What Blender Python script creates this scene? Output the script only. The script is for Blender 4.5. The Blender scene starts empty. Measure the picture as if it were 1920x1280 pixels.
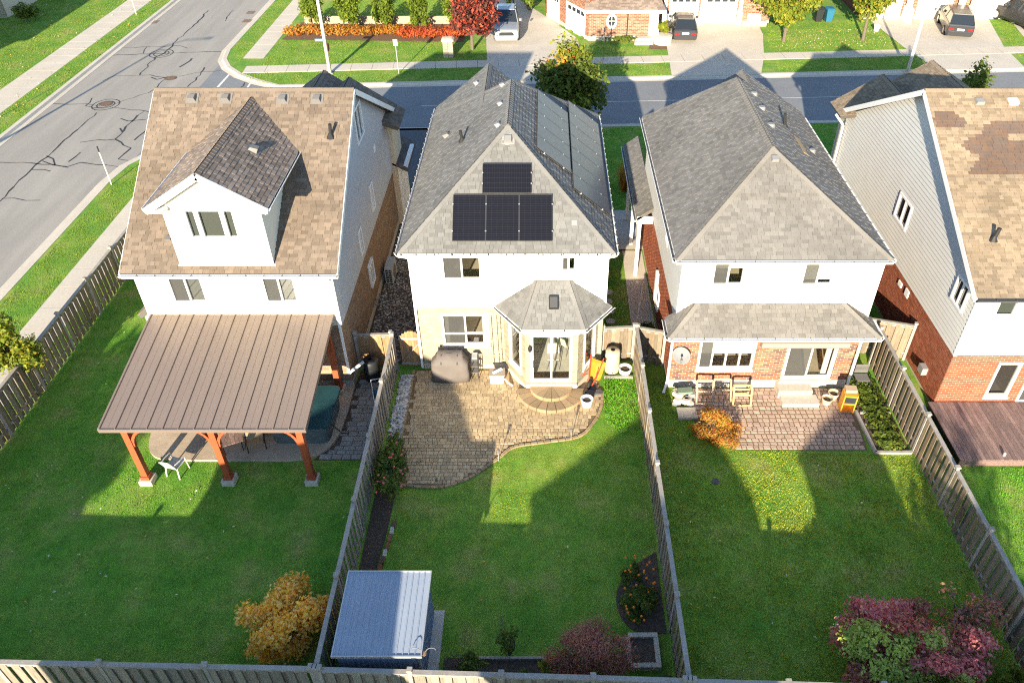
import bpy, math, random
import numpy as np
from mathutils import Vector, Matrix
rnd = random.Random(7)
nrs = np.random.RandomState(11)
sc = bpy.context.scene
COL = sc.collection
R = math.radians
# ------------------------------------------------------------------ camera
CAMH = 20.0
cam = bpy.data.objects.new('camera', bpy.data.cameras.new('camera'))
COL.objects.link(cam)
cam.location = (0, 0, CAMH)
cam.rotation_euler = (R(51), 0, 0)
cam.data.sensor_width = 36
cam.data.lens = 36 * 1468 / 1920
cam.data.shift_x = -60 / 1920
cam.data.clip_end = 3000
sc.camera = cam
# ------------------------------------------------------------------ sky + sun
SUN_EL, SUN_AZ = R(16.3), R(11.2)      # low autumn sun behind the camera, slightly from its left
world = bpy.data.worlds.new('World')
sc.world = world
world.use_nodes = True
wn = world.node_tree
bg = wn.nodes['Background']
sky = wn.nodes.new('ShaderNodeTexSky')
sky.sky_type = 'NISHITA'
sky.sun_disc = False
sky.sun_elevation = SUN_EL
sky.sun_rotation = math.pi + SUN_AZ
sky.air_density = 1.0
sky.dust_density = 0.3
sky.ozone_density = 2.5
bg.inputs['Strength'].default_value = 0.108
wn.links.new(sky.outputs[0], bg.inputs['Color'])
sun = bpy.data.objects.new('sun', bpy.data.lights.new('sun', 'SUN'))
COL.objects.link(sun)
sun.data.energy = 4.8
sun.data.angle = R(0.5)
sun.data.color = (1.0, 0.875, 0.67)
sd = Vector((math.sin(SUN_AZ) * math.cos(SUN_EL), math.cos(SUN_AZ) * math.cos(SUN_EL), -math.sin(SUN_EL)))
sun.rotation_euler = sd.to_track_quat('-Z', 'Y').to_euler()
sc.view_settings.view_transform = 'Standard'
sc.view_settings.look = 'None'
sc.view_settings.exposure = 1.72
sc.view_settings.gamma = 1
sc.view_settings.use_curve_mapping = False
sc.cycles.max_bounces = 6
sc.cycles.transparent_max_bounces = 12
sc.cycles.use_denoising = False
sc.cycles.filter_width = 1.15
sc.cycles.sample_clamp_indirect = 4.0


# ------------------------------------------------------------------ object helpers
def V(*a):
    return Vector(a)


def link(name, data, parent=None):
    o = bpy.data.objects.new(name, data)
    COL.objects.link(o)
    if parent is not None:
        o.parent = parent
    return o


def tag(o, label=None, cat=None, group=None, kind=None):
    if label: o['label'] = label
    if cat: o['category'] = cat
    if group: o['group'] = group
    if kind: o['kind'] = kind
    return o


WORLD_LOC = {}


def thing(name, label, cat, loc=(0, 0, 0), rz=0.0, group=None):
    o = link(name, None)
    o.location = loc
    o.rotation_euler = (0, 0, rz)
    o.empty_display_size = .2
    WORLD_LOC[o.name] = Vector(loc)
    return tag(o, label, cat, group)


class MB:
    """collects faces; build() links them as one mesh object"""
    def __init__(s):
        s.v = []; s.f = []

    def poly(s, pts):
        b = len(s.v)
        s.v += [tuple(p) for p in pts]
        s.f.append(tuple(range(b, b + len(pts))))
        return s

    def box(s, x0, x1, y0, y1, z0, z1):
        b = len(s.v)
        s.v += [(x0, y0, z0), (x1, y0, z0), (x1, y1, z0), (x0, y1, z0), (x0, y0, z1), (x1, y0, z1), (x1, y1, z1), (x0, y1, z1)]
        s.f += [tuple(b + i for i in q) for q in ((3, 2, 1, 0), (4, 5, 6, 7), (0, 1, 5, 4), (1, 2, 6, 5), (2, 3, 7, 6), (3, 0, 4, 7))]
        return s

    def hull8(s, p):
        b = len(s.v)
        s.v += [tuple(q) for q in p]
        s.f += [tuple(b + i for i in q) for q in ((3, 2, 1, 0), (4, 5, 6, 7), (0, 1, 5, 4), (1, 2, 6, 5), (2, 3, 7, 6), (3, 0, 4, 7))]
        return s

    def obox(s, o, u, v, n, a0, a1, b0, b1, c0, c1):
        """box in the frame o,u,v,n"""
        g = lambda a, b, c: o + u * a + v * b + n * c
        return s.hull8([g(a0, b0, c0), g(a1, b0, c0), g(a1, b1, c0), g(a0, b1, c0), g(a0, b0, c1), g(a1, b0, c1), g(a1, b1, c1), g(a0, b1, c1)])

    def beam(s, p, q, w, h=None, up=(0, 0, 1)):
        p, q = Vector(p), Vector(q)
        h = w if h is None else h
        d = (q - p).normalized()
        up = Vector(up)
        if abs(d.dot(up)) > .98: up = Vector((0, 1, 0))
        a = d.cross(up).normalized() * (w / 2)
        c = a.cross(d).normalized() * (h / 2)
        return s.hull8([p - a - c, p + a - c, q + a - c, q - a - c, p - a + c, p + a + c, q + a + c, q - a + c])

    def tube(s, pts, r, n=8, cap=True):
        pts = [Vector(p) for p in pts]
        rr = r if isinstance(r, (list, tuple)) else [r] * len(pts)
        b = len(s.v)
        for i, p in enumerate(pts):
            d = (pts[min(i + 1, len(pts) - 1)] - pts[max(i - 1, 0)]).normalized()
            a = d.orthogonal().normalized() if i == 0 else (a - d * a.dot(d)).normalized()
            c = d.cross(a)
            for k in range(n):
                t = 2 * math.pi * k / n
                s.v.append(tuple(p + (a * math.cos(t) + c * math.sin(t)) * rr[i]))
        for i in range(len(pts) - 1):
            for k in range(n):
                k2 = (k + 1) % n
                s.f.append((b + i * n + k, b + i * n + k2, b + (i + 1) * n + k2, b + (i + 1) * n + k))
        if cap:
            s.f.append(tuple(b + k for k in reversed(range(n))))
            s.f.append(tuple(b + (len(pts) - 1) * n + k for k in range(n)))
        return s

    def lathe(s, prof, c=(0, 0, 0), n=16, axis='z', sx=1, sy=1):
        b = len(s.v)
        for r, z in prof:
            for k in range(n):
                t = 2 * math.pi * k / n
                x, y = r * math.cos(t) * sx, r * math.sin(t) * sy
                if axis == 'z': p = (c[0] + x, c[1] + y, c[2] + z)
                elif axis == 'y': p = (c[0] + x, c[1] + z, c[2] + y)
                else: p = (c[0] + z, c[1] + x, c[2] + y)
                s.v.append(p)
        for i in range(len(prof) - 1):
            for k in range(n):
                k2 = (k + 1) % n
                s.f.append((b + i * n + k, b + i * n + k2, b + (i + 1) * n + k2, b + (i + 1) * n + k))
        s.f.append(tuple(b + k for k in reversed(range(n))))
        s.f.append(tuple(b + (len(prof) - 1) * n + k for k in range(n)))
        return s

    def prism(s, poly, z0, z1):
        b = len(s.v); n = len(poly)
        s.v += [(p[0], p[1], z0) for p in poly] + [(p[0], p[1], z1) for p in poly]
        s.f.append(tuple(b + i for i in reversed(range(n))))
        s.f.append(tuple(b + n + i for i in range(n)))
        for i in range(n):
            j = (i + 1) % n
            s.f.append((b + i, b + j, b + n + j, b + n + i))
        return s

    def slab(s, pts, n, t):
        """polygon pts thickened by t against n"""
        pts = [Vector(p) for p in pts]
        b = len(s.v); k = len(pts)
        s.v += [tuple(p) for p in pts] + [tuple(p - n * t) for p in pts]
        s.f.append(tuple(b + i for i in range(k)))
        s.f.append(tuple(b + k + i for i in reversed(range(k))))
        for i in range(k):
            j = (i + 1) % k
            s.f.append((b + i, b + k + i, b + k + j, b + j))
        return s

    def loft(s, secs, closed=True, caps=True):
        b = len(s.v); n = len(secs[0])
        for q in secs: s.v += [tuple(p) for p in q]
        for i in range(len(secs) - 1):
            for k in range(n if closed else n - 1):
                k2 = (k + 1) % n
                s.f.append((b + i * n + k, b + i * n + k2, b + (i + 1) * n + k2, b + (i + 1) * n + k))
        if caps:
            s.f.append(tuple(b + k for k in reversed(range(n))))
            s.f.append(tuple(b + (len(secs) - 1) * n + k for k in range(n)))
        return s

    def build(s, name, mat, parent=None, local=False, smooth=False, kind=None):
        me = bpy.data.meshes.new(name)
        vs = s.v
        if parent is not None and not local:
            r = parent
            while r.parent is not None: r = r.parent
            L = WORLD_LOC.get(r.name)
            if L is not None and L.length > 0:
                vs = [(x - L.x, y - L.y, z - L.z) for x, y, z in vs]
        me.from_pydata(vs, [], s.f)
        me.materials.append(mat)
        if smooth:
            me.polygons.foreach_set('use_smooth', [True] * len(me.polygons))
        o = link(name, me, parent)
        if kind: o['kind'] = kind
        return o


def npmesh(name, verts, k, mat, parent=None, kind=None):
    """mesh of separate k-gons from an (n*k,3) array"""
    if parent is not None:
        L = WORLD_LOC.get(parent.name)
        if L is not None: verts = verts - np.array(L)
    n = len(verts) // k
    me = bpy.data.meshes.new(name)
    me.vertices.add(n * k)
    me.vertices.foreach_set('co', verts.astype(np.float32).ravel())
    me.loops.add(n * k)
    me.loops.foreach_set('vertex_index', np.arange(n * k, dtype=np.int32))
    me.polygons.add(n)
    me.polygons.foreach_set('loop_start', np.arange(0, n * k, k, dtype=np.int32))
    me.update(calc_edges=True)
    me.materials.append(mat)
    o = link(name, me, parent)
    if kind: o['kind'] = kind
    return o


def copy_tree(o, parent=None):
    c = o.copy()
    COL.objects.link(c)
    c.parent = parent
    if o.name in WORLD_LOC: WORLD_LOC[c.name] = WORLD_LOC[o.name]
    for ch in list(o.children): copy_tree(ch, c)
    return c


# ------------------------------------------------------------------ materials
def mat(name, col, rough=.8, noise=(), bump=None, metal=0., spec=.3, ramp=None, by=None, stretch=None, trans=0., coat=0., sat_noise=None):
    """procedural principled material. ramp: colours picked at random, by 'island' or 'object';
    noise: list of (scale, amount) brightness variation; bump: (scale, strength)"""
    m = bpy.data.materials.new(name)
    m.use_nodes = True
    nt = m.node_tree
    N, Lk = nt.nodes, nt.links
    b = N['Principled BSDF']
    b.inputs['Roughness'].default_value = rough
    b.inputs['Metallic'].default_value = metal
    b.inputs['Specular IOR Level'].default_value = spec
    if coat: b.inputs['Coat Weight'].default_value = coat
    geo = N.new('ShaderNodeNewGeometry')
    pos = geo.outputs['Position']
    if stretch:
        mp = N.new('ShaderNodeMapping')
        mp.inputs['Scale'].default_value = stretch
        Lk.new(pos, mp.inputs['Vector'])
        pos = mp.outputs[0]
    if ramp:
        cr = N.new('ShaderNodeValToRGB')
        cr.color_ramp.interpolation = 'CONSTANT' if by != 'noise' else 'LINEAR'
        el = cr.color_ramp.elements
        while len(el) < len(ramp): el.new(.5)
        for i, c in enumerate(ramp):
            el[i].position = i / len(ramp) if by != 'noise' else .3 + .4 * i / (len(ramp) - 1)
            el[i].color = (*c, 1)
        if by == 'object':
            oi = N.new('ShaderNodeObjectInfo'); src = oi.outputs['Random']
        elif by == 'noise':
            nz = N.new('ShaderNodeTexNoise'); nz.inputs['Scale'].default_value = sat_noise or 1.
            nz.inputs['Detail'].default_value = 5
            Lk.new(pos, nz.inputs['Vector']); src = nz.outputs['Fac']
        else:
            src = geo.outputs['Random Per Island']
        Lk.new(src, cr.inputs['Fac'])
        c = cr.outputs['Color']
    else:
        rgb = N.new('ShaderNodeRGB'); rgb.outputs[0].default_value = (*col, 1)
        c = rgb.outputs[0]
    for sc_, amt in noise:
        nz = N.new('ShaderNodeTexNoise')
        nz.inputs['Scale'].default_value = sc_
        nz.inputs['Detail'].default_value = 4
        Lk.new(pos, nz.inputs['Vector'])
        mr = N.new('ShaderNodeMapRange')
        mr.inputs[1].default_value = .3; mr.inputs[2].default_value = .7
        mr.inputs[3].default_value = 1 - amt; mr.inputs[4].default_value = 1 + amt
        Lk.new(nz.outputs['Fac'], mr.inputs[0])
        mx = N.new('ShaderNodeVectorMath'); mx.operation = 'SCALE'
        Lk.new(c, mx.inputs[0]); Lk.new(mr.outputs[0], mx.inputs['Scale'])
        c = mx.outputs[0]
    Lk.new(c, b.inputs['Base Color'])
    if bump:
        nz = N.new('ShaderNodeTexNoise'); nz.inputs['Scale'].default_value = bump[0]; nz.inputs['Detail'].default_value = 5
        Lk.new(pos, nz.inputs['Vector'])
        bp = N.new('ShaderNodeBump'); bp.inputs['Strength'].default_value = bump[1]; bp.inputs['Distance'].default_value = .02
        Lk.new(nz.outputs['Fac'], bp.inputs['Height']); Lk.new(bp.outputs[0], b.inputs['Normal'])
    if trans:
        tr = N.new('ShaderNodeBsdfTranslucent'); Lk.new(c, tr.inputs['Color'])
        ms = N.new('ShaderNodeMixShader'); ms.inputs[0].default_value = trans
        out = N['Material Output']
        Lk.new(b.outputs[0], ms.inputs[1]); Lk.new(tr.outputs[0], ms.inputs[2]); Lk.new(ms.outputs[0], out.inputs['Surface'])
    return m


def glass_mat(name, tint, refl=.12):
    m = bpy.data.materials.new(name)
    m.use_nodes = True
    N, Lk = m.node_tree.nodes, m.node_tree.links
    N.remove(N['Principled BSDF'])
    t = N.new('ShaderNodeBsdfTransparent'); t.inputs[0].default_value = (*tint, 1)
    g = N.new('ShaderNodeBsdfGlossy'); g.inputs['Roughness'].default_value = .03
    fr = N.new('ShaderNodeFresnel'); fr.inputs['IOR'].default_value = 1.5
    ad = N.new('ShaderNodeMath'); ad.operation = 'ADD'; ad.inputs[1].default_value = refl
    Lk.new(fr.outputs[0], ad.inputs[0])
    mx = N.new('ShaderNodeMixShader')
    Lk.new(ad.outputs[0], mx.inputs[0]); Lk.new(t.outputs[0], mx.inputs[1]); Lk.new(g.outputs[0], mx.inputs[2])
    Lk.new(mx.outputs[0], N['Material Output'].inputs['Surface'])
    return m


def pair(name, ramp, **k):
    return (mat(name, (0, 0, 0), ramp=ramp, by='object', **k), mat(name + '_joined', (0, 0, 0), ramp=ramp, by='island', **k))


def tones(c, *fs):
    return [tuple(min(1, x * f) for x in c) for f in fs]


M = {}
GR = dict(rough=.95, noise=[(60, .2), (3, .06), (.55, .12)], spec=.15)
M['sh1'] = pair('shingle_tan', tones((.172, .134, .102), .78, .88, 1, 1.1, 1.16, .95, 1.04, .84), **GR)
M['sh1d'] = pair('shingle_dormer', tones((.225, .175, .14), .75, .88, 1, 1.1, .8, 1.15), **GR)  # lighter than the main roof: the colour lifts the dormer's shaded slope
M['sh2'] = pair('shingle_grey', tones((.152, .149, .142), .85, .93, 1, 1.07, 1.13, .96, 1.03), **GR)
M['sh3'] = pair('shingle_warm_grey', tones((.166, .155, .141), .85, .93, 1, 1.07, 1.13, .96, 1.03), **GR)
M['sh4'] = pair('shingle_sand', tones((.232, .178, .122), .8, .9, 1, 1.1, 1.16, .95), **GR)
M['sh4p'] = pair('shingle_patch', [(.135, .09, .068), (.125, .088, .07), (.145, .094, .066), (.12, .09, .074)], **GR)
M['shd'] = pair('shingle_dark', tones((.10, .09, .085), .8, 1, 1.2, .9), **GR)
M['deck'] = mat('roof_felt', (.10, .09, .08), .95)
M['white'] = mat('white_vinyl', (.78, .74, .66), .55, noise=[(2, .02)])
M['cream'] = mat('cream_vinyl', (.76, .69, .55), .6, noise=[(1.5, .03)])
M['trim'] = mat('white_trim', (.78, .77, .74), .5)
M['sideshade'] = mat('shaded_vinyl', (.42, .42, .42), .6, noise=[(1.5, .03)])  # wall shade put into the colour: darker than the lit cream siding
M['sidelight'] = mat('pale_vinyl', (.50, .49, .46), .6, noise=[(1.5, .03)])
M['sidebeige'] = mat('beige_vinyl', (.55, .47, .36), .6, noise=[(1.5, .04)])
BK = dict(rough=.9, noise=[(45, .15)], spec=.2)
M['brcream'] = pair('brick_cream', tones((.30, .262, .185), .85, .95, 1.05, 1.15, 1), **BK)
M['brred'] = pair('brick_red', [(.24, .09, .045), (.28, .12, .062), (.20, .08, .045), (.105, .06, .05), (.30, .15, .082), (.25, .10, .052), (.15, .08, .062)], **BK)
M['brorange'] = pair('brick_orange', [(.24, .068, .032), (.265, .08, .038), (.22, .062, .03), (.28, .09, .045)], **BK)
M['brbrown'] = pair('brick_brown', [(.27, .17, .105), (.23, .145, .09), (.31, .205, .13), (.26, .18, .115)], **BK)
M['brfar'] = pair('brick_far', [(.21, .08, .043), (.24, .105, .058), (.18, .068, .04), (.26, .14, .085)], **BK)
M['mortar'] = mat('mortar', (.40, .35, .29), .95, noise=[(20, .1)])
M['sandbed'] = mat('sand_joint', (.16, .11, .06), .95, noise=[(20, .2)])
M['blindw'] = mat('white_blind', (.62, .60, .54), .7)
M['concrete'] = mat('concrete', (.47, .42, .35), .9, noise=[(8, .07), (.7, .06)], bump=(60, .2))
M['concrete2'] = mat('pale_concrete', (.50, .44, .355), .9, noise=[(8, .07), (.7, .06)], bump=(60, .2))
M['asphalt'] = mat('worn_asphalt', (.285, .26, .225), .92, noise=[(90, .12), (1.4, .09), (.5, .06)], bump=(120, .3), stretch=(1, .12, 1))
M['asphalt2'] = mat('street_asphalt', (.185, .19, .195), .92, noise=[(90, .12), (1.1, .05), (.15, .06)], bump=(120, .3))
M['tar'] = mat('tar', (.035, .03, .028), .6, noise=[(4, .2)])
M['blacktop'] = mat('blacktop', (.09, .092, .098), .85, noise=[(40, .15)])
M['soil'] = mat('soil', (.085, .06, .042), .95, noise=[(12, .35)], bump=(20, .8))
M['mulch'] = mat('mulch', (.14, .08, .045), .95, noise=[(15, .35)], bump=(30, .8))
M['turf'] = mat('turf', (.05, .09, .02), .95, ramp=[(.085, .22, .02), (.115, .245, .024), (.17, .27, .036), (.26, .27, .07)], by='noise', sat_noise=.7, noise=[(25, .3), (3, .15)], bump=(40, 1.))
M['blade'] = mat('grass_blade', (.05, .1, .02), .7, ramp=[(.14, .42, .022), (.11, .36, .02), (.17, .45, .028), (.21, .46, .035), (.13, .39, .022), (.28, .44, .06)], by='island', noise=[(.45, .25), (3, .15)], trans=.4, spec=.2)
M['bladey'] = mat('grass_blade_yellow', (0, 0, 0), .7, ramp=[(.33, .39, .03), (.27, .35, .025), (.38, .42, .04), (.42, .43, .05), (.29, .37, .028), (.48, .44, .09)], by='island', noise=[(.45, .25), (3, .15)], trans=.4, spec=.2)
M['bladefar'] = mat('grass_blade_dry', (.05, .1, .02), .7, ramp=[(.18, .28, .022), (.15, .25, .02), (.21, .30, .03), (.27, .31, .06)], by='island', noise=[(.3, .2), (2, .15)], trans=.35, spec=.2)
WD = dict(rough=.9, noise=[(7, .22), (1.3, .15)], spec=.2, stretch=(6, 6, .7))
M['fence'] = pair('fence_wood', [(.21, .165, .115), (.175, .14, .10), (.245, .195, .135), (.155, .125, .09), (.22, .18, .125), (.19, .14, .09)], **WD)
M['fencegrey'] = pair('fence_grey', [(.23, .20, .16), (.19, .165, .13), (.26, .23, .18), (.21, .185, .15)], **WD)
M['rail'] = mat('fence_rail', (.30, .27, .235), .9, noise=[(9, .2), (1.5, .12)], stretch=(3, 3, 3))
M['gatewood'] = pair('gate_wood', [(.34, .20, .09), (.28, .17, .085), (.24, .16, .09), (.38, .24, .11)], **WD)
M['redwood'] = mat('red_stain', (.31, .072, .026), .6, noise=[(9, .15)], stretch=(8, 8, 1))
M['deckwood'] = pair('deck_wood', [(.20, .13, .115), (.175, .115, .10), (.235, .155, .138), (.155, .105, .097)], rough=.8, noise=[(9, .3), (2, .2)], stretch=(8, 1, 8))
M['metalroof'] = mat('brown_metal', (.175, .135, .113), .42, metal=.0, noise=[(.35, .05)], spec=.6)
M['gutter'] = mat('dark_gutter', (.06, .06, .06), .5)
M['glass'] = glass_mat('window_glass', (.90, .92, .90), .08)
M['darkglass'] = mat('dark_glass', (.03, .035, .04), .06, spec=.8)
M['interior'] = mat('interior', (.42, .36, .28), .9, noise=[(.8, .15)])
M['blind'] = mat('blind', (.055, .06, .055), .7)
M['vent'] = mat('grey_vent', (.16, .15, .14), .6, noise=[(20, .1)])
M['lightvent'] = mat('pale_vent', (.22, .215, .21), .6)
M['pipe'] = mat('black_pipe', (.02, .02, .02), .6)
M['solar'] = mat('solar_cell', (.009, .009, .013), .16, spec=.2)
M['solar_sheen'] = mat('solar_sheen', (.085, .078, .078), .32, spec=.2, noise=[(.5, .15)])  # sky sheen put into a base colour paler than the rear panels
M['solarline'] = mat('solar_line', (.022, .022, .026), .4)
M['alu'] = mat('aluminium', (.55, .55, .55), .4, metal=.6)
M['screen'] = glass_mat('insect_screen', (.5, .5, .5), .0)
_n = M['screen'].node_tree
_d = _n.nodes.new('ShaderNodeBsdfDiffuse'); _d.inputs[0].default_value = (.12, .12, .115, 1)
_m = [n for n in _n.nodes if n.type == 'MIX_SHADER'][0]
for l in list(_m.inputs[0].links): _n.links.remove(l)
_m.inputs[0].default_value = .45
_n.links.new(_d.outputs[0], _m.inputs[2])
M['steel'] = mat('galvanised', (.42, .42, .42), .5, metal=.4)
for _k, _c in (('sh1', (.175, .138, .105)), ('sh1d', (.20, .155, .12)), ('sh2', (.165, .16, .152)), ('sh3', (.185, .171, .153)), ('sh4', (.24, .185, .13)), ('shd', (.1, .09, .085))):
    M[_k + 'cap'] = mat(_k + '_cap', _c, **GR)


# ------------------------------------------------------------------ planar building kit
def clip_half(poly, axis, val, keep_ge):
    out = []
    n = len(poly)
    for i in range(n):
        p, q = poly[i], poly[(i + 1) % n]
        dp = p[axis] - val if keep_ge else val - p[axis]
        dq = q[axis] - val if keep_ge else val - q[axis]
        if dp >= 0: out.append(p)
        if (dp > 0 and dq < 0) or (dp < 0 and dq > 0):
            t = dp / (dp - dq)
            out.append((p[0] + (q[0] - p[0]) * t, p[1] + (q[1] - p[1]) * t))
    return out


def clip_box(poly, a0, a1, b0, b1):
    for ax, val, ge in ((1, b0, True), (1, b1, False), (0, a0, True), (0, a1, False)):
        if len(poly) < 3: return []
        poly = clip_half(poly, ax, val, ge)
    return poly if len(poly) >= 3 else []


def area(poly):
    return abs(sum(poly[i][0] * poly[(i + 1) % len(poly)][1] - poly[(i + 1) % len(poly)][0] * poly[i][1] for i in range(len(poly)))) / 2


def bbox(poly):
    return min(p[0] for p in poly), max(p[0] for p in poly), min(p[1] for p in poly), max(p[1] for p in poly)


def spans(a0, a1, holes, b0, b1):
    """[a0,a1] minus the holes that cover the band b0..b1"""
    cuts = sorted((h[0], h[1]) for h in holes if h[2] < b1 - 1e-6 and h[3] > b0 + 1e-6)
    out, a = [], a0
    for h0, h1 in cuts:
        if h0 > a: out.append((a, min(h0, a1)))
        a = max(a, h1)
    if a < a1: out.append((a, a1))
    return [s for s in out if s[1] - s[0] > 1e-4]


class Plane:
    def __init__(s, o, u, v):
        s.o, s.u, s.v = Vector(o), Vector(u).normalized(), Vector(v).normalized()
        s.n = s.u.cross(s.v).normalized()

    def p(s, a, b, c=0.):
        return s.o + s.u * a + s.v * b + s.n * c

    def to2(s, q):
        d = Vector(q) - s.o
        return (d.dot(s.u), d.dot(s.v))


def wall_plane(kind, x, y, z=0.):
    """kind: the way the wall faces; local a runs to the wall's right as seen from outside"""
    u = {'rear': (1, 0, 0), 'right': (0, 1, 0), 'left': (0, -1, 0), 'front': (-1, 0, 0)}[kind]
    return Plane((x, y, z), u, (0, 0, 1))


UNIT = {}


def unit_mesh(name, m, bevel=0.):
    key = (name, m.name)
    if key not in UNIT:
        me = bpy.data.meshes.new(name)
        h = .5
        if bevel:
            k = h - bevel
            vs = [(-h, -h, -h), (h, -h, -h), (h, h, -h), (-h, h, -h), (-h, -h, .2), (h, -h, .2), (h, h, .2), (-h, h, .2), (-k, -k, h), (k, -k, h), (k, k, h), (-k, k, h)]
            fs = [(3, 2, 1, 0), (8, 9, 10, 11)] + [(i, (i + 1) % 4, 4 + (i + 1) % 4, 4 + i) for i in range(4)] + [(4 + i, 4 + (i + 1) % 4, 8 + (i + 1) % 4, 8 + i) for i in range(4)]
        else:
            vs = [(-h, -h, -h), (h, -h, -h), (h, h, -h), (-h, h, -h), (-h, -h, h), (h, -h, h), (h, h, h), (-h, h, h)]
            fs = [(3, 2, 1, 0), (4, 5, 6, 7), (0, 1, 5, 4), (1, 2, 6, 5), (2, 3, 7, 6), (3, 0, 4, 7)]
        me.from_pydata(vs, [], fs)
        me.materials.append(m)
        UNIT[key] = me
    return UNIT[key]


CAMP = Vector((0, 0, CAMH))


def root_loc(o):
    while o.parent is not None: o = o.parent
    return WORLD_LOC.get(o.name, Vector((0, 0, 0)))


def single(name, me, parent, c, u, v, n, w, h, t):
    o = link(name, me, parent)
    L = root_loc(parent)
    m3 = Matrix((u, v, n)).transposed()
    o.location = Vector(c) - L
    o.rotation_euler = m3.to_euler()
    o.scale = (w, h, t)
    return o


def pieces(items, name, joined_name, mats, parent, nmax=300, bevel=0.):
    """items: (poly corners on top (3D), u, v, n, thickness, rect or None); the nmax nearest whole pieces become objects,
    the rest one joined part"""
    whole = []
    for i, it in enumerate(items):
        if it[5] is None: continue
        c = it[5][0]
        d = CAMP - c
        f = d.normalized().dot(it[3])
        if f > .05: whole.append((d.length / max(f, .2) ** .5, i))
    whole.sort()
    pick = set(i for _, i in whole[:nmax])
    me = unit_mesh(name, mats[0], bevel)
    mb = MB()
    for i, (pts, u, v, n, t, rect) in enumerate(items):
        if i in pick:
            c, w, h = rect
            single(name, me, parent, c - n * (t / 2), u, v, n, w, h, t)
        else:
            k = len(pts); b = len(mb.v)
            mb.v += [tuple(p) for p in pts] + [tuple(p - n * t) for p in pts]
            mb.f.append(tuple(b + j for j in range(k)))
            for j in range(k):
                j2 = (j + 1) % k
                mb.f.append((b + j, b + k + j, b + k + j2, b + j2))
    if mb.f: mb.build(joined_name, mats[1], parent, kind='stuff')


def shingle_items(pl, poly, expo=.145, wmin=.13, wmax=.31, far=False, seed=0):
    """tabs of an asphalt shingle roof laid in courses on the plane"""
    rr = random.Random(seed)
    a0, a1, b0, b1 = bbox(poly)
    out = []
    tilt = .012
    vv = (pl.v * expo - pl.n * tilt).normalized()
    nn = pl.u.cross(vv).normalized()
    b = b0
    while b < b1 - .01:
        a = a0 - rr.random() * .3
        thick = rr.random() < .5
        while a < a1:
            w = rr.uniform(wmin, wmax)
            lift = .011 if thick else .004
            q = clip_box(poly, a + .003, a + w - .003, b, min(b + expo, b1))
            if q and area(q) > .001:
                full = abs(area(q) - (w - .006) * expo) < 1e-5
                pts = [pl.p(x, y, .008 + lift + tilt * (1 - (y - b) / expo)) for x, y in q]
                rect = None
                if full: rect = (pl.p(a + w / 2, b + expo / 2, .008 + lift + tilt / 2), w - .006, expo)
                out.append((pts, pl.u, vv, nn, .010 + lift, rect))
            a += w
            thick = not thick if rr.random() < .8 else thick
        b += expo
    return out


def plane_of(pts):
    pts = [Vector(p) for p in pts]
    u = (pts[1] - pts[0]).normalized()
    n = Vector((0, 0, 0))
    for i in range(len(pts)):
        n += pts[i].cross(pts[(i + 1) % len(pts)])
    n.normalize()
    v = n.cross(u)
    pl = Plane(pts[0], u, v)
    return pl, [pl.to2(p) for p in pts]


def cap_strip(mb, p, q, polys, w=.15, step=.2):
    """overlapping cap shingles along a hip or ridge p-q (p low)"""
    p, q = Vector(p), Vector(q)
    l = (q - p).normalized()
    ds = []
    for pts in polys:
        c = sum((Vector(x) for x in pts), Vector()) / len(pts)
        pl, _ = plane_of(pts)
        d = pl.n.cross(l)
        if d.dot(c - p) < 0: d = -d
        ds.append((d.normalized(), pl.n))
    L = (q - p).length
    s = 0.
    k = 0
    while s < L - .02:
        e = min(s + step, L)
        for d, n in ds:
            A, B = p + l * s, p + l * e
            h0, h1 = .046, .038
            mb.poly([A + n * h0, A + d * w + n * (h0 - .006), B + d * w + n * (h1 - .006), B + n * h1])
            mb.poly([A + n * h0, A + n * .02, A + d * w + n * .02, A + d * w + n * (h0 - .006)])
            mb.poly([A + d * w + n * (h0 - .006), A + d * w, B + d * w, B + d * w + n * (h1 - .006)])
        s = e
        k += 1


def roof(house, planes, key, hips=(), nmax=300, patch=None, name='roof', t=.16, expo=.145, soffit='trim', seed=0, overflow=None):
    """planes: polygons, eave edge first, counter-clockwise from above; hips: (p, q, i, j)"""
    deck = MB()
    items, pitems = [], []
    for i, pts in enumerate(planes):
        pl, poly = plane_of(pts)
        deck.slab(pts, pl.n, t)
        its = shingle_items(pl, poly, seed=seed + i * 17, expo=expo)
        if patch:
            for it in its:
                c = sum(it[0], Vector()) / len(it[0])
                (pitems if patch(c) else items).append(it)
        else:
            items += its
    ro = deck.build(name, M['deck'], house)
    pieces(items, 'shingle', 'shingle_courses', M[key], ro, nmax)
    if pitems: pieces(pitems, 'replacement_shingle', 'replacement_shingle_courses', M[key + 'p'], ro, nmax)
    if hips:
        mb = MB()
        for p, q, i, j in hips: cap_strip(mb, p, q, [planes[i], planes[j]])
        mb.build('cap_shingle_strip', M[key + 'cap'], ro, kind='stuff')
    return ro


def bands(poly, holes, rows):
    """poly cut in horizontal bands at the rows and hole edges, holes left out"""
    a0, a1, b0, b1 = bbox(poly)
    br = sorted(set([b0, b1] + [r for r in rows if b0 < r < b1] + [x for h in holes for x in (h[2], h[3]) if b0 < x < b1]))
    for lo, hi in zip(br, br[1:]):
        if hi - lo < 1e-4: continue
        q = clip_box(poly, a0, a1, lo, hi)
        if not q: continue
        qa, qb, _, _ = bbox(q)
        for s0, s1 in spans(qa, qb, holes, lo, hi):
            r = clip_box(q, s0, s1, lo, hi)
            if r: yield r


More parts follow.
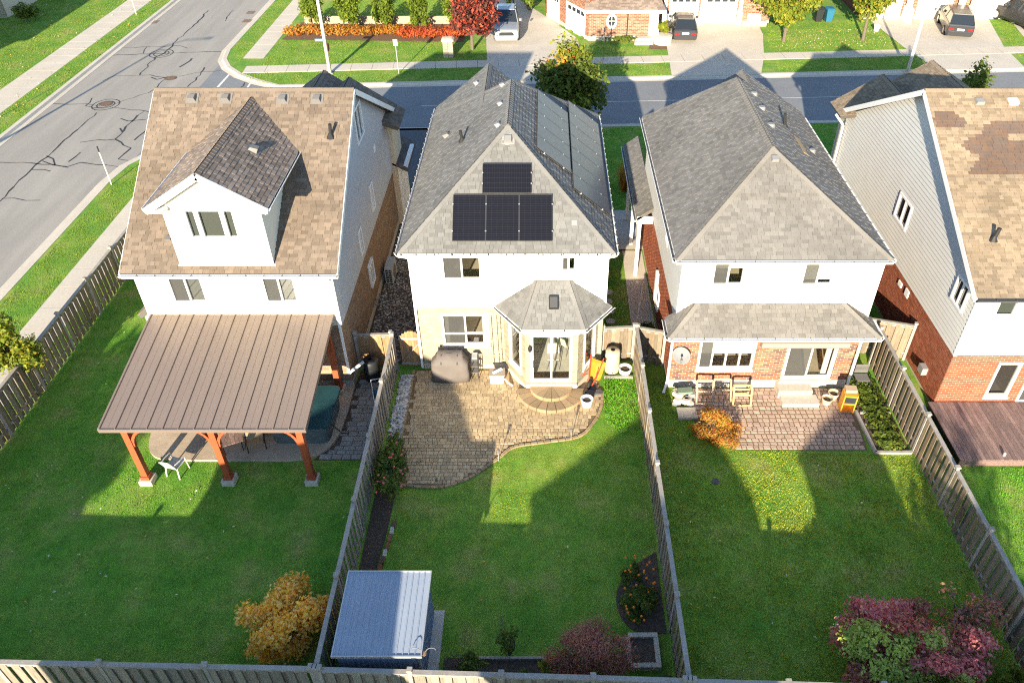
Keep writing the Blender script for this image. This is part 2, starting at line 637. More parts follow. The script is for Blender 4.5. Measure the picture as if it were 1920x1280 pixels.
def wall(house, pl, poly, holes, m, name='wall'):
    mb = MB()
    for r in bands(poly, holes, []): mb.poly([pl.p(a, b, 0) for a, b in r])
    return mb.build(name, m, house)


def siding(house, pl, poly, holes, m, pitch=.13, name='siding', kind='stuff', lap=.026):
    mb = MB()
    a0, a1, b0, b1 = bbox(poly)
    rows = [b0 + i * pitch for i in range(int((b1 - b0) / pitch) + 2)]
    for r in bands(poly, holes, rows):
        lo = min(p[1] for p in r)
        k = math.floor((lo - b0) / pitch + 1e-4)
        base = b0 + k * pitch
        f = lambda b: .012 + lap * (1 - (b - base) / pitch)
        mb.poly([pl.p(a, b, f(b)) for a, b in r])
        if abs(lo - base) < 1e-3:
            lowp = sorted([p for p in r if abs(p[1] - lo) < 1e-4])
            if len(lowp) >= 2: mb.poly([pl.p(lowp[0][0], lo, .004), pl.p(lowp[-1][0], lo, .004), pl.p(lowp[-1][0], lo, f(lo)), pl.p(lowp[0][0], lo, f(lo))])
    return mb.build(name, m, house, kind=kind)


def bricks(parent, pl, poly, holes, key, nmax=300, bl=.245, bh=.086, seed=0, far=1.):
    rr = random.Random(seed)
    a0, a1, b0, b1 = bbox(poly)
    bl *= far; bh *= far
    items = []
    row = 0
    b = b0
    while b < b1 - .02:
        bb = min(b + bh - .014 * far, b1)
        off = -(row % 2) * bl / 2
        for s0, s1 in spans(a0, a1, holes, b, bb):
            a = a0 + off
            while a < s1:
                q = clip_box(poly, max(a, s0), min(a + bl - .014 * far, s1), b, bb)
                if q and area(q) > .0012:
                    x0, x1, y0, y1 = bbox(q)
                    c = .012 + rr.uniform(-.003, .003)
                    rect = (pl.p((x0 + x1) / 2, (y0 + y1) / 2, c), x1 - x0, y1 - y0) if abs(area(q) - (x1 - x0) * (y1 - y0)) < 1e-5 else None
                    items.append(([pl.p(x, y, c) for x, y in q], pl.u, pl.v, pl.n, .02, rect))
                a += bl
        row += 1
        b += bh
    pieces(items, 'brick', 'brick_courses', M[key], parent, nmax)


def window(house, pl, a0, a1, b0, b1, cols=(1,), rows=(1,), blind=None, depth=2.2, fw=.055, sill=True, m='trim', room=True, half_blind=1., name='window', glass='glass', pm=None, bm='blind', grow=.5):
    """frame with panes set in the wall's opening; blind: 'slat' or 'shade'"""
    mb = MB()
    B = lambda x0, x1, y0, y1, c0, c1, mm=mb: mm.obox(pl.o, pl.u, pl.v, pl.n, x0, x1, y0, y1, c0, c1)
    B(a0 - .03, a1 + .03, b0 - .03, b0 + fw, -.07, .045)
    B(a0 - .03, a1 + .03, b1 - fw, b1 + .03, -.07, .045)
    B(a0 - .03, a0 + fw, b0 + fw, b1 - fw, -.07, .045)
    B(a1 - fw, a1 + .03, b0 + fw, b1 - fw, -.07, .045)
    xs = [a0 + fw]
    tot = sum(cols)
    for c in cols: xs.append(xs[-1] + (a1 - a0 - 2 * fw) * c / tot)
    ys = [b0 + fw]
    tr = sum(rows)
    for c in rows: ys.append(ys[-1] + (b1 - b0 - 2 * fw) * c / tr)
    for x in xs[1:-1]: B(x - .03, x + .03, b0 + fw, b1 - fw, -.06, .03)
    for y in ys[1:-1]: B(a0 + fw, a1 - fw, y - .03, y + .03, -.055, .025)
    w = mb.build(name, M[m], house)
    if sill:
        MB().obox(pl.o, pl.u, pl.v, pl.n, a0 - .08, a1 + .08, b0 - .12, b0 - .035, 0, .09).build('sill', M['concrete2'] if sill == 'stone' else M['trim'], w)
    for i in range(len(xs) - 1):
        for j in range(len(ys) - 1):
            c = -.02 - .012 * (i % 2)
            MB().poly([pl.p(xs[i], ys[j], c), pl.p(xs[i + 1], ys[j], c), pl.p(xs[i + 1], ys[j + 1], c), pl.p(xs[i], ys[j + 1], c)]).build('pane', M[glass], w)
    if room:
        r = MB()
        d = -depth
        q = lambda *ps: r.poly([pl.p(*p) for p in ps])
        e = grow
        A0, A1, B0, B1 = a0 - e, a1 + e, b0 - (0 if b0 < .8 else .22), b1 + .25
        q((A0, B0, d), (A1, B0, d), (A1, B1, d), (A0, B1, d))
        q((A0, B0, -.09), (A1, B0, -.09), (A1, B0, d), (A0, B0, d))
        q((A0, B1, -.09), (A1, B1, -.09), (A1, B1, d), (A0, B1, d))
        q((A0, B0, -.09), (A0, B1, -.09), (A0, B1, d), (A0, B0, d))
        q((A1, B0, -.09), (A1, B1, -.09), (A1, B1, d), (A1, B0, d))
        for ra, rb, rc, rd in ((A0, a0, B0, B1), (a1, A1, B0, B1), (a0, a1, B0, b0), (a0, a1, b1, B1)):
            if rb > ra and rd > rc: q((ra, rc, -.09), (rb, rc, -.09), (rb, rd, -.09), (ra, rd, -.09))
        r.build('room', pm or M['interior'], w)
        if len(xs) > 2 and glass == 'glass':
            MB().poly([pl.p(xs[0], ys[0], -.012), pl.p(xs[1], ys[0], -.012), pl.p(xs[1], ys[-1], -.012), pl.p(xs[0], ys[-1], -.012)]).build('insect_screen', M['screen'], w)
    if blind:
        s = MB()
        top = ys[-1]; bot = ys[-1] - (ys[-1] - ys[0]) * half_blind
        if blind == 'slat':
            y = bot
            while y < top - .03:
                s.poly([pl.p(xs[0], y, -.08), pl.p(xs[-1], y, -.08), pl.p(xs[-1], y + .062, -.115), pl.p(xs[0], y + .062, -.115)])
                y += .05
        else:
            s.poly([pl.p(xs[0], bot, -.085), pl.p(xs[-1], bot, -.085), pl.p(xs[-1], top, -.085), pl.p(xs[0], top, -.085)])
        s.build('blind', M[bm], w)
    return w


def gutter(house, p, q, out, m='trim', drop=.0, name='gutter'):
    """K-style gutter along an eave p-q, out: outward direction"""
    p, q, out = Vector(p), Vector(q), Vector(out).normalized()
    z = Vector((0, 0, 1))
    l = (q - p).normalized()
    mb = MB()
    prof = [(0, 0.0), (0, -.11), (.07, -.11), (.12, -.02), (.12, .0), (.105, .0), (.06, -.09), (.012, -.09), (.012, 0.0)]
    mb.loft([[p + out * a + z * b for a, b in prof], [q + out * a + z * b for a, b in prof]])
    g = mb.build(name, M[m], house)
    mb = MB()
    n = int((q - p).length / .6)
    for i in range(1, n):
        c = p + (q - p) * (i / n)
        mb.beam(c + out * .01 + z * .006, c + out * .115 + z * .006, .02, .012)
    mb.poly([p + out * .012 - z * .05, q + out * .012 - z * .05, q + out * .10 - z * .05, p + out * .10 - z * .05])
    mb.build('gutter_trough', M['gutter'], g, kind='stuff')
    return g


def downspout(house, pts, m='trim', r=.042, name='downspout'):
    mb = MB()
    for a, b in zip(pts, pts[1:]): mb.beam(a, b, r * 2, r * 1.6)
    return mb.build(name, M[m], house)


def box_vent(house, c, nrm, up, m='vent', s=.3, name='roof_vent'):
    """low roof ventilator with a flashing plate"""
    c = Vector(c); n = Vector(nrm).normalized(); v = Vector(up).normalized(); u = v.cross(n)
    mb = MB()
    mb.obox(c, u, v, n, -s * .75, s * .75, -s * .75, s * .75, .02, .035)
    g = lambda a, b, cc: c + u * a + v * b + n * cc
    h = .5 * s
    mb.hull8([g(-h, -h, .03), g(h, -h, .03), g(h, h, .03), g(-h, h, .03), g(-h * .8, -h * .85, .2), g(h * .8, -h * .85, .2), g(h * .8, h * .75, .13), g(-h * .8, h * .75, .13)])
    return mb.build(name, M[m], house)


def pipe_vent(house, c, nrm, h=.4, r=.045, tilt=(0, 0, 0), name='vent_pipe'):
    c = Vector(c)
    mb = MB()
    mb.tube([c, c + Vector((0, 0, h)) + Vector(tilt)], r, 8)
    mb.lathe([(.16, -.02), (.09, .10), (.06, .16)], c, 8)
    return mb.build(name, M['pipe'], house)


def gable_poly(w, h, rise, at=.5):
    return [(0, 0), (w, 0), (w, h), (w * at, h + rise), (0, h)]


# ------------------------------------------------------------------ ground, streets, kerbs, pavements
def st(name, mb, m, kind='structure', parent=None):
    return mb.build(name, m, parent, kind=kind)


ROADZ = -.13
fy = lambda x: 53.35 + .066 * x      # far kerb of the cross street
ny = lambda x: 45.7 + .042 * x       # near kerb
g = MB(); g.poly([(-900, -700, ROADZ - .2), (900, -700, ROADZ - .2), (900, 1500, ROADZ - .2), (-900, 1500, ROADZ - .2)])
tag(st('ground', g, M['turf']), 'wide green ground around the lots')


def arc(cx, cy, r, a0, a1, n=8):
    return [(cx + r * math.cos(R(a0 + (a1 - a0) * i / n)), cy + r * math.sin(R(a0 + (a1 - a0) * i / n))) for i in range(n + 1)]


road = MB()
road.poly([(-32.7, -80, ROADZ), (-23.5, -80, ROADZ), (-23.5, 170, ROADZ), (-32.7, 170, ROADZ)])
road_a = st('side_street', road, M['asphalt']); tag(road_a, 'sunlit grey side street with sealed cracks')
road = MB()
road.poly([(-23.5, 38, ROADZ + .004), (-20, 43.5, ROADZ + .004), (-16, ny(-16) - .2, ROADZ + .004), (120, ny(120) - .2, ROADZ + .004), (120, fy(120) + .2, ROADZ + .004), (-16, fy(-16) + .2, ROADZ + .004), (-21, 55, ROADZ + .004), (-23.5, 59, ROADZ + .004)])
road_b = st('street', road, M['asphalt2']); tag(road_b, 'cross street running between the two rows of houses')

# lots: raised blocks with kerbs
near = [(-23.85, -60)] + [(-23.85, 38.5)] + [(-23.6, 40.5), (-22.6, 42.6), (-20.8, 44.1), (-18.6, 44.85), (-16, ny(-16))] + [(110, ny(110)), (110, -60)]
far = [(-23.85, 160), (-23.85, 59.6), (-23.5, 57.5), (-22.7, 55.9), (-21.4, 54.4), (-19.8, 53.2), (-18, 52.2), (110, fy(110)), (110, 160)]
left = [(-32.45, -60), (-32.45, 160), (-110, 160), (-110, -60)]
for nm, P in (('near_lots', near[::-1]), ('far_lots', far[::-1]), ('left_lots', left[::-1])):
    tag(st('terrain', MB().prism(P[::-1] if area(P) > 0 else P, ROADZ - .25, 0), M['turf']), {'near_lots': 'turf ground of the near lots', 'far_lots': 'turf ground of the lots across the street', 'left_lots': 'turf ground left of the side street'}[nm])


def strip(pts, w, z, mb, side=1):
    """flat ribbon of width w along pts"""
    P = [Vector((p[0], p[1], 0)) for p in pts]
    L, Rr = [], []
    for i, p in enumerate(P):
        d = (P[min(i + 1, len(P) - 1)] - P[max(i - 1, 0)]).normalized()
        nrm = Vector((-d.y, d.x, 0))
        L.append(p); Rr.append(p + nrm * w * side)
    for i in range(len(P) - 1):
        q = [L[i], L[i + 1], Rr[i + 1], Rr[i]]
        mb.poly([(a.x, a.y, z) for a in q])
    return L, Rr


def kerb(pts, w=.28, side=1):
    mb = MB()
    L, Rr = strip(pts, w, .012, mb, side)
    o = [l + (l - r).normalized() * .12 for l, r in zip(L, Rr)]
    for i in range(len(L) - 1):
        mb.poly([(L[i].x, L[i].y, .012), (L[i + 1].x, L[i + 1].y, .012), (o[i + 1].x, o[i + 1].y, ROADZ + .03), (o[i].x, o[i].y, ROADZ + .03)])
        p0 = o[i] + (o[i] - L[i]).normalized() * .28
        p1 = o[i + 1] + (o[i + 1] - L[i + 1]).normalized() * .28
        mb.poly([(o[i].x, o[i].y, ROADZ + .03), (o[i + 1].x, o[i + 1].y, ROADZ + .03), (p1.x, p1.y, ROADZ + .012), (p0.x, p0.y, ROADZ + .012)])
    tag(st('kerb', mb, M['concrete2']), 'pale concrete kerb along the street')


def dense(pts, step=1.5):
    out = []
    for p, q in zip(pts, pts[1:]):
        n = max(1, int(math.hypot(q[0] - p[0], q[1] - p[1]) / step))
        out += [(p[0] + (q[0] - p[0]) * i / n, p[1] + (q[1] - p[1]) * i / n) for i in range(n)]
    return out + [pts[-1]]


kerb(near[:-2][0:1] + near[1:7] + [(110, ny(110))], side=-1)
kerb(far[0:7] + [(110, fy(110))], side=1)
kerb([(-32.45, -60), (-32.45, 160)], side=1)


def slabs(name, label, p, q, w, step, z=.006, m='concrete2', skip=()):
    """concrete pavement as separate bays with joints"""
    root = tag(link(name, None), label, kind='structure')
    p, q = Vector((*p, 0)), Vector((*q, 0))
    d = (q - p).normalized()
    nrm = Vector((-d.y, d.x, 0))
    L = (q - p).length
    n = int(L / step)
    for i in range(n):
        a, b = p + d * (i * step + .012), p + d * ((i + 1) * step - .012)
        mb = MB()
        dz = rnd.uniform(0, .004)
        pts = [a, b, b + nrm * w, a + nrm * w]
        mb.prism([(x.x, x.y) for x in pts], z - .03, z + dz)
        mb.build('pavement_slab', M[m], root)
    base = MB(); e = .02
    base.poly([(x.x, x.y, z - .004) for x in (p, q, q + nrm * w, p + nrm * w)])
    base.build('pavement_bed', M['soil'], root)
    return root


slabs('pavement', 'concrete pavement beside the left fence and side street', (-19.9, 18), (-19.9, 42), 1.7, 1.5)
slabs('pavement', 'concrete pavement far left of the side street', (-34.45, 38), (-34.45, 92), 2.1, 1.55)
slabs('pavement', 'concrete pavement across the street before the brick houses', (-21.2, fy(-21.2) + 2.65), (44, fy(44) + 3.1), 1.35, 1.5, z=.034)
slabs('pavement', 'concrete pavement climbing past the cedar hedge', (-20.55, 57.6), (-20.55, 86), 1.5, 1.5)


def sheet(name, label, pts, z, m, mb=None):
    o = st(name, MB().poly([(x, y, z) for x, y in pts]), M[m])
    return tag(o, label)


# drives across the street
sheet('driveway', 'concrete drive where the silver pickup stands', [(-4.0, fy(-4) + .0), (2.9, fy(2.9)), (2.6, 62.0), (0.2, 67.5), (-2, 72), (-5.5, 74), (-4.8, 66), (-4.2, 58)], .024, 'concrete')
sheet('driveway', 'concrete drive below the white double garage', [(8.9, fy(8.9)), (15.2, fy(15.2)), (16.2, 58), (17.2, 63), (17.4, 66.2), (9.6, 66.2), (9.3, 60)], .024, 'concrete2')
sheet('driveway', 'concrete drive of the dark minivan', [(27.9, fy(27.9)), (34.3, fy(34.3)), (34.8, 60), (37.5, 70), (26.5, 70), (27.2, 60)], .024, 'concrete')
sheet('driveway', 'concrete drive at the far corner', [(36.0, fy(36)), (43, fy(43)), (45, 70), (39, 70)], .024, 'concrete')
# near side drives and side passages
sheet('driveway', 'dark blacktop drive between two front yards', [(-7.1, 38), (-5.35, 38), (-5.35, ny(-5)), (-9, ny(-9)), (-9, 40)], .012, 'blacktop')
sheet('path', 'narrow concrete path along the drive edge', [(-5.75, 30.5), (-5.0, 30.5), (-5.0, 40.5), (-5.6, 40.5)], .018, 'concrete2')
sheet('path', 'sunlit concrete walk beside the red brick side wall', [(3.62, 25.4), (4.62, 25.4), (4.62, 31.5), (3.7, 31.5)], .016, 'concrete2')
sheet('path', 'pale concrete step pad by the side door', [(3.2, 31.5), (4.7, 31.5), (4.7, 35.2), (3.3, 35.2)], .10, 'concrete')
sheet('driveway', 'shaded concrete drive beside the tan siding', [(11.9, 37), (13.4, 37), (14.5, ny(14)), (10.9, ny(11))], .012, 'concrete')
# side yards
sheet('gravel_bed', 'dark gravel strip between the first two houses', [(-7.18, 23.3), (-4.75, 23.3), (-4.75, 31), (-5.8, 31), (-5.8, 38), (-7.18, 38)], .008, 'soil')

# sealed cracks on the side street
zc = .336
CAMF, CP = 1468., R(39)


def ground_px(u, v, z=0.):
    """street position of a surveyed mark"""
    a, b = (u - 1020) / CAMF, (v - 640) / CAMF
    d = (a, math.cos(CP) - b * math.sin(CP), -math.sin(CP) - b * math.cos(CP))
    t = (z - CAMH) / d[2]
    return d[0] * t, d[1] * t


CR = [[(1160, 60), (1080, 150), (1000, 215), (955, 260), (920, 300), (870, 320), (775, 420)], [(660, 270), (870, 262), (1010, 257), (1040, 272)],
      [(615, 312), (860, 300), (1000, 295), (1240, 288)], [(565, 455), (640, 425), (830, 422), (925, 437)], [(1250, 392), (1100, 408), (990, 430)],
      [(1140, 375), (1130, 405), (1040, 500)], [(930, 440), (880, 470), (875, 485), (820, 520), (740, 545), (660, 575), (610, 590)],
      [(270, 580), (480, 582), (600, 600), (700, 608), (835, 622)], [(540, 628), (370, 780), (230, 900), (100, 1010), (20, 1100), (-60, 1170)],
      [(445, 793), (540, 785), (640, 780), (690, 730), (730, 680), (800, 625)], [(640, 780), (725, 825), (690, 860), (655, 893), (720, 900)],
      [(-80, 900), (0, 905), (130, 910), (230, 915), (380, 930), (440, 908), (540, 915), (660, 935)], [(445, 850), (390, 900)], [(185, 945), (285, 958)],
      [(20, 1105), (80, 1110), (210, 1123)], [(680, 660), (720, 675), (810, 670)], [(670, 715), (690, 735)], [(830, 715), (755, 782)], [(1080, 325), (1010, 375)],
      [(850, 430), (880, 445), (940, 430)], [(800, 300), (820, 265)], [(240, 900), (300, 920), (380, 935)], [(255, 875), (290, 890), (310, 920)], [(520, 545), (500, 575), (480, 590), (520, 605), (590, 600)],
      [(1300, 60), (1250, 120)], [(1370, 460), (1330, 500)]]
mb = MB()
for c in CR:
    P = dense([ground_px(u * zc, v * zc, ROADZ) for u, v in c], .5)
    P = [(x + rnd.uniform(-.10, .10), y + rnd.uniform(-.10, .10)) for x, y in P]
    w0 = rnd.uniform(.05, .1)
    for i in range(len(P) - 1):
        w = w0 * rnd.uniform(.55, 1.5)
        (x0, y0), (x1, y1) = P[i], P[i + 1]
        d = Vector((x1 - x0, y1 - y0, 0)); L = d.length or 1; nx, ny_ = -d.y / L * w / 2, d.x / L * w / 2
        mb.poly([(x0 + nx, y0 + ny_, ROADZ + .006), (x0 - nx, y0 - ny_, ROADZ + .006), (x1 - nx, y1 - ny_, ROADZ + .006), (x1 + nx, y1 + ny_, ROADZ + .006)])
for cx, cy, r0 in ((590, 585, .5), (900, 300, .5)):
    X, Y = ground_px(cx * zc, cy * zc, ROADZ)
    for rr_ in (r0, r0 * 1.6):
        for k in range(16):
            a0, a1 = 2 * math.pi * k / 16, 2 * math.pi * (k + 1) / 16
            mb.poly([(X + rr_ * math.cos(a0), Y + rr_ * math.sin(a0) * 1.1, ROADZ + .007), (X + (rr_ + .07) * math.cos(a0), Y + (rr_ + .07) * math.sin(a0) * 1.1, ROADZ + .007),
                     (X + (rr_ + .07) * math.cos(a1), Y + (rr_ + .07) * math.sin(a1) * 1.1, ROADZ + .007), (X + rr_ * math.cos(a1), Y + rr_ * math.sin(a1) * 1.1, ROADZ + .007)])
mb.build('crack_seal', M['tar'], road_a, kind='stuff')
M['rust'] = mat('rusty_iron', (.11, .075, .055), .8, noise=[(20, .3)])
for i, (u, v, lab) in enumerate(((320, 147, 'round manhole cover in the middle of the side street'), (199, 195, 'round manhole cover ringed by tar on the side street'))):
    x, y = ground_px(u, v, ROADZ)
    mb = MB(); mb.lathe([(.42, 0), (.42, .012), (.36, .014)], (x, y, ROADZ), 20)
    for k in range(-3, 4): mb.box(x - .28, x + .28, y + k * .09 - .015, y + k * .09 + .015, ROADZ + .012, ROADZ + .022)
    tag(mb.build('manhole_cover', M['rust']), lab, 'manhole cover', 'manhole covers')
for i, (u, v, s, lab) in enumerate(((283, 42, .55, 'rusty drain grate by the left kerb'), (470, 24, .3, 'small rusty valve lid upper right on side street'), (468, 40, .55, 'rusty drain grate by the right kerb'))):
    x, y = ground_px(u, v, ROADZ)
    mb = MB()
    for k in range(6): mb.box(x - s, x + s, y - .4 + k * .14, y - .31 + k * .14, ROADZ + .005, ROADZ + .02)
    tag(mb.build('drain_grate', M['rust']), lab, 'drain grate', 'drain grates')
# stop line paint at the junction
M['paint'] = mat('road_paint', (.62, .60, .55), .8, noise=[(12, .2)])
mb = MB(); mb.poly([(*ground_px(404, 166, ROADZ), ROADZ + .010), (*ground_px(408, 167, ROADZ), ROADZ + .010), (*ground_px(431, 141, ROADZ), ROADZ + .010), (*ground_px(428, 140, ROADZ), ROADZ + .010)])
tag(st('stop_line', mb, M['paint']), 'faded white stop line at the junction')
mb = MB(); mb.poly([(*ground_px(462, 165, ROADZ), ROADZ + .010), (*ground_px(466, 165, ROADZ), ROADZ + .010), (*ground_px(473, 153, ROADZ), ROADZ + .010), (*ground_px(470, 153, ROADZ), ROADZ + .010)])
tag(st('crossing_line', mb, M['paint']), 'faded white line beside the kerb ramp')
mb = MB(); mb.poly([(-8, 49.1, ROADZ + .012), (70, 53.4, ROADZ + .012), (70, 53.44, ROADZ + .012), (-8, 49.16, ROADZ + .012)])
tag(st('road_seam', mb, M['paint']), 'thin pale seam along the cross street')


# ------------------------------------------------------------------ house 1: tan roof with dormer
def roof_planes_gable_x(x0, x1, ye, ze, yr, zr, yf, zf):
    """ridge along x: rear and front slopes"""
    return [[(x0, ye, ze), (x1, ye, ze), (x1, yr, zr), (x0, yr, zr)], [(x1, yf, zf), (x0, yf, zf), (x0, yr, zr), (x1, yr, zr)]]


h1 = thing('house', 'cream house with tan shingle roof and white gabled dormer above the pergola', 'house', (-10.5, 22, 0))
X0, X1, YR, YF = -13.85, -7.22, 22.0, 35.2
P_ = wall_plane('rear', X0, YR)
wins = [(1.05, 2.2, 3.95, 5.05), (4.25, 5.35, 3.95, 5.05)]
low = [(.6, 2.4, .3, 2.3), (3.6, 5.2, .15, 2.25)]
wall(h1, P_, [(0, 0), (6.63, 0), (6.63, 5.25), (0, 5.25)], wins + low, M['mortar'])
siding(h1, P_, [(0, 2.95), (6.63, 2.95), (6.63, 5.25), (0, 5.25)], wins, M['cream'])
wb = wall(h1, Plane(P_.p(0, 0, .004), P_.u, P_.v), [(0, .3), (6.63, .3), (6.63, 2.95), (0, 2.95)], low, M['mortar'], 'brick_wall')
bricks(wb, P_, [(0, .3), (6.63, .3), (6.63, 2.95), (0, 2.95)], low, 'brbrown', 0)
for a, b in ((wins[0], 'slat'), (wins[1], 'slat')): window(h1, P_, *a, cols=(1, 1), blind=b, sill=False)
window(h1, P_, *low[0], cols=(1, 1), sill=False)
window(h1, P_, *low[1], cols=(1, 1), sill=False, name='patio_door')
for a in (0, 6.63): MB().obox(P_.o, P_.u, P_.v, P_.n, a - .05, a + .05, 2.95, 5.2, 0, .05).build('corner_trim', M['trim'], h1)
# right side wall
Q_ = wall_plane('right', X1, YR)
sw = [(4.0, 4.5, 3.3, 4.3), (6.9, 7.4, 3.6, 4.75), (6.2, 7.4, 6.9, 8.2), (4.8, 5.5, 1.2, 2.2)]
side = [(0, 2.95), (14, 2.95), (14, 5.35), (6.0, 9.1), (0, 5.35)]
wall(h1, Q_, [(0, 0), (13.2, 0), (13.2, 5.2), (6.0, 9.0), (0, 5.3)], sw, M['mortar'])
siding(h1, Q_, [(0, 2.95), (13.2, 2.95), (13.2, 5.2), (6.0, 9.05), (0, 5.3)], sw, M['sideshade'], pitch=.17, lap=.05)
wb = wall(h1, Plane(Q_.p(0, 0, .004), Q_.u, Q_.v), [(0, .3), (14, .3), (14, 2.95), (0, 2.95)], [sw[3]], M['mortar'], 'brick_wall')
bricks(wb, Q_, [(0, .3), (14, .3), (14, 2.95), (0, 2.95)], [sw[3]], 'brbrown', 240)
MB().obox(Q_.o, Q_.u, Q_.v, Q_.n, 0, 14, 0, .3, 0, .03).build('foundation', M['concrete'], h1)
for w in sw: window(h1, Plane(Q_.p(0, 0, .05), Q_.u, Q_.v), *w, cols=(1, 1), room=False, glass='darkglass', sill=False)
mb = MB(); mb.lathe([(.22, 0), (.22, .05), (.14, .06)], Q_.p(8.9, 5.5, .0), 8, axis='x'); mb.build('gable_medallion', M['trim'], h1)
# left and front walls
wall(h1, wall_plane('left', X0, YF), [(0, 0), (13.2, 0), (13.2, 5.3), (7.2, 9.0), (0, 5.3)], [], M['cream'])
wall(h1, wall_plane('front', X1, YF), [(0, 0), (6.63, 0), (6.63, 5.3), (0, 5.3)], [], M['cream'])
# bump-out on the left
mb = MB(); mb.box(-14.45, -13.87, 22.6, 25.6, 0, 3.0); mb.build('bay_wall', M['trim'], h1)
roof(h1, [[(-14.6, 25.7, 3.0), (-14.6, 22.45, 3.0), (-13.86, 22.45, 3.6), (-13.86, 25.7, 3.6)]], 'sh1', nmax=0, name='bay_roof')
# main roof
pls = roof_planes_gable_x(-14.2, -6.92, 21.75, 5.3, 27.98, 9.2, 35.6, 5.25)
roof(h1, pls, 'sh1', hips=[((-14.2, 27.98, 9.2), (-6.92, 27.98, 9.2), 0, 1)], seed=1)
for xx in (-14.2, -6.92):
    for (y0, z0, y1, z1) in ((21.75, 5.3, 27.98, 9.2), (35.6, 5.25, 27.98, 9.2)):
        MB().beam((xx, y0, z0 - .11), (xx, y1, z1 - .11), .04, .2).build('rake_board', M['trim'], h1)
MB().obox(Vector((-14.2, 21.75, 5.1)), V(1, 0, 0), V(0, 1, 0), V(0, 0, 1), 0, 7.28, 0, .3, -.02, .0).build('soffit', M['trim'], h1)
gutter(h1, (-14.2, 21.72, 5.28), (-6.92, 21.72, 5.28), (0, -1, 0))
downspout(h1, [(-7.3, 21.66, 5.2), (-7.25, 21.92, 4.9), (-7.25, 21.92, .75), (-6.72, 22.2, 1.05)])
# dormer
DX0, DX1, DY = -12.13, -9.09, 22.04
D_ = wall_plane('rear', DX0, DY, 5.45)
dw = [(.62, .98, 1.05, 2.12), (1.02, 1.8, 1.05, 2.12), (1.84, 2.2, 1.05, 2.12)]
wall(h1, D_, [(0, 0), (3.04, 0), (3.04, 2.4), (1.52, 3.3), (0, 2.4)], dw, M['cream'], 'dormer_wall')
siding(h1, D_, [(0, 0), (3.04, 0), (3.04, 2.4), (1.52, 3.28), (0, 2.4)], dw, M['cream'], name='dormer_siding')
for w in dw: window(h1, D_, *w, blind='slat', depth=1.2, sill=False, grow=.01)
MB().obox(D_.o, D_.u, D_.v, D_.n, .5, 2.3, .9, 1.02, 0, .06).build('window_apron', M['trim'], h1)
for a in (0, 3.04): MB().obox(D_.o, D_.u, D_.v, D_.n, a - .05, a + .05, 0, 2.4, 0, .05).build('corner_trim', M['trim'], h1)
MB().obox(D_.o, D_.u, D_.v, D_.n, -.1, 3.14, -.06, .06, 0, .07).build('skirt_board', M['trim'], h1)
for xx, kd in ((DX1, 'right'), (DX0, 'left')):
    pl = wall_plane(kd, xx, DY if kd == 'right' else 26.4, 5.45)
    poly = [(0, 0), (0, 2.4), (4.1, 2.4)] if kd == 'right' else [(4.36, 0), (4.36, 2.4), (.3, 2.4)]
    poly = [(0, 0), (3.9, 2.44), (0, 2.44)] if kd == 'right' else [(4.36, 0), (4.36, 2.44), (.46, 2.44)]
    siding(h1, pl, poly, [], M['cream'], name='dormer_siding')
dr = [[(-8.68, 21.65, 7.80), (-8.68, 25.85, 7.80), (-10.6, 27.72, 9.0), (-10.6, 21.65, 9.0)], [(-12.52, 25.85, 7.80), (-12.52, 21.65, 7.80), (-10.6, 21.65, 9.0), (-10.6, 27.72, 9.0)]]
roof(h1, dr, 'sh1d', hips=[((-10.6, 21.65, 9.0), (-10.6, 27.7, 9.0), 0, 1)], name='dormer_roof', t=.1, seed=5)
for s in (-1, 1):
    MB().beam((-10.6 + s * 1.92, 21.64, 7.70), (-10.6, 21.64, 8.90), .05, .22).build('rake_board', M['trim'], h1)
    mb = MB(); mb.box(min(-10.6 + s * 1.92, -10.6 + s * 1.35), max(-10.6 + s * 1.92, -10.6 + s * 1.35), 21.66, 22.05, 7.62, 7.72)
    mb.build('eave_return', M['trim'], h1)
    gutter(h1, (-10.6 + s * 1.90, 21.7, 7.8), (-10.6 + s * 1.90, 25.7, 7.8), (s, 0, 0))
n1 = (0, -.53, .85)
for x, y, z in ((-12.74, 27.6, 9.0), (-11.52, 27.6, 9.0), (-9.46, 27.58, 8.98), (-8.22, 27.58, 8.98)): box_vent(h1, (x, y, z - .03), n1, (0, .85, .53))
box_vent(h1, (-9.75, 24.4, 8.46), (.53, 0, .85), (-.85, 0, .53), 'vent', .3)
pipe_vent(h1, (-7.59, 26.22, 8.1), n1, .5, .06, (.05, 0, 0)); box_vent(h1, (-12.7, 22.85, 5.95), n1, (0, .85, .53), 'vent', .22)
# front wings beyond the ridge
for xr, zr_, xa, xb, y1 in ((-8.9, 6.85, -11.3, -6.5, 35.4), (-10.15, 6.95, -12.6, -7.7, 36.0)):
    wing = [[(xb, 33.4, 5.3), (xb, y1, 5.3), (xr, y1, zr_), (xr, 32.0, zr_)], [(xa, y1, 5.3), (xa, 33.4, 5.3), (xr, 32.0, zr_), (xr, y1, zr_)]]
    roof(h1, wing, 'sh1', nmax=0, hips=[((xr, y1, zr_), (xr, 31.5, zr_), 0, 1)], name='wing_roof', seed=9)
mb = MB(); mb.box(-12.2, -7.0, 34.0, 35.9, 0, 5.3); mb.build('wing_wall', M['sidebeige'], h1)
mb = MB(); mb.box(-7.2, -6.5, 34.2, 36.6, 2.9, 3.05); mb.box(-7.2, -6.55, 34.3, 34.4, 0, 2.9); mb.build('porch', M['trim'], h1)
downspout(h1, [(-6.75, 35.6, 5.2), (-7.1, 35.5, 4.6), (-7.1, 35.5, .2)])
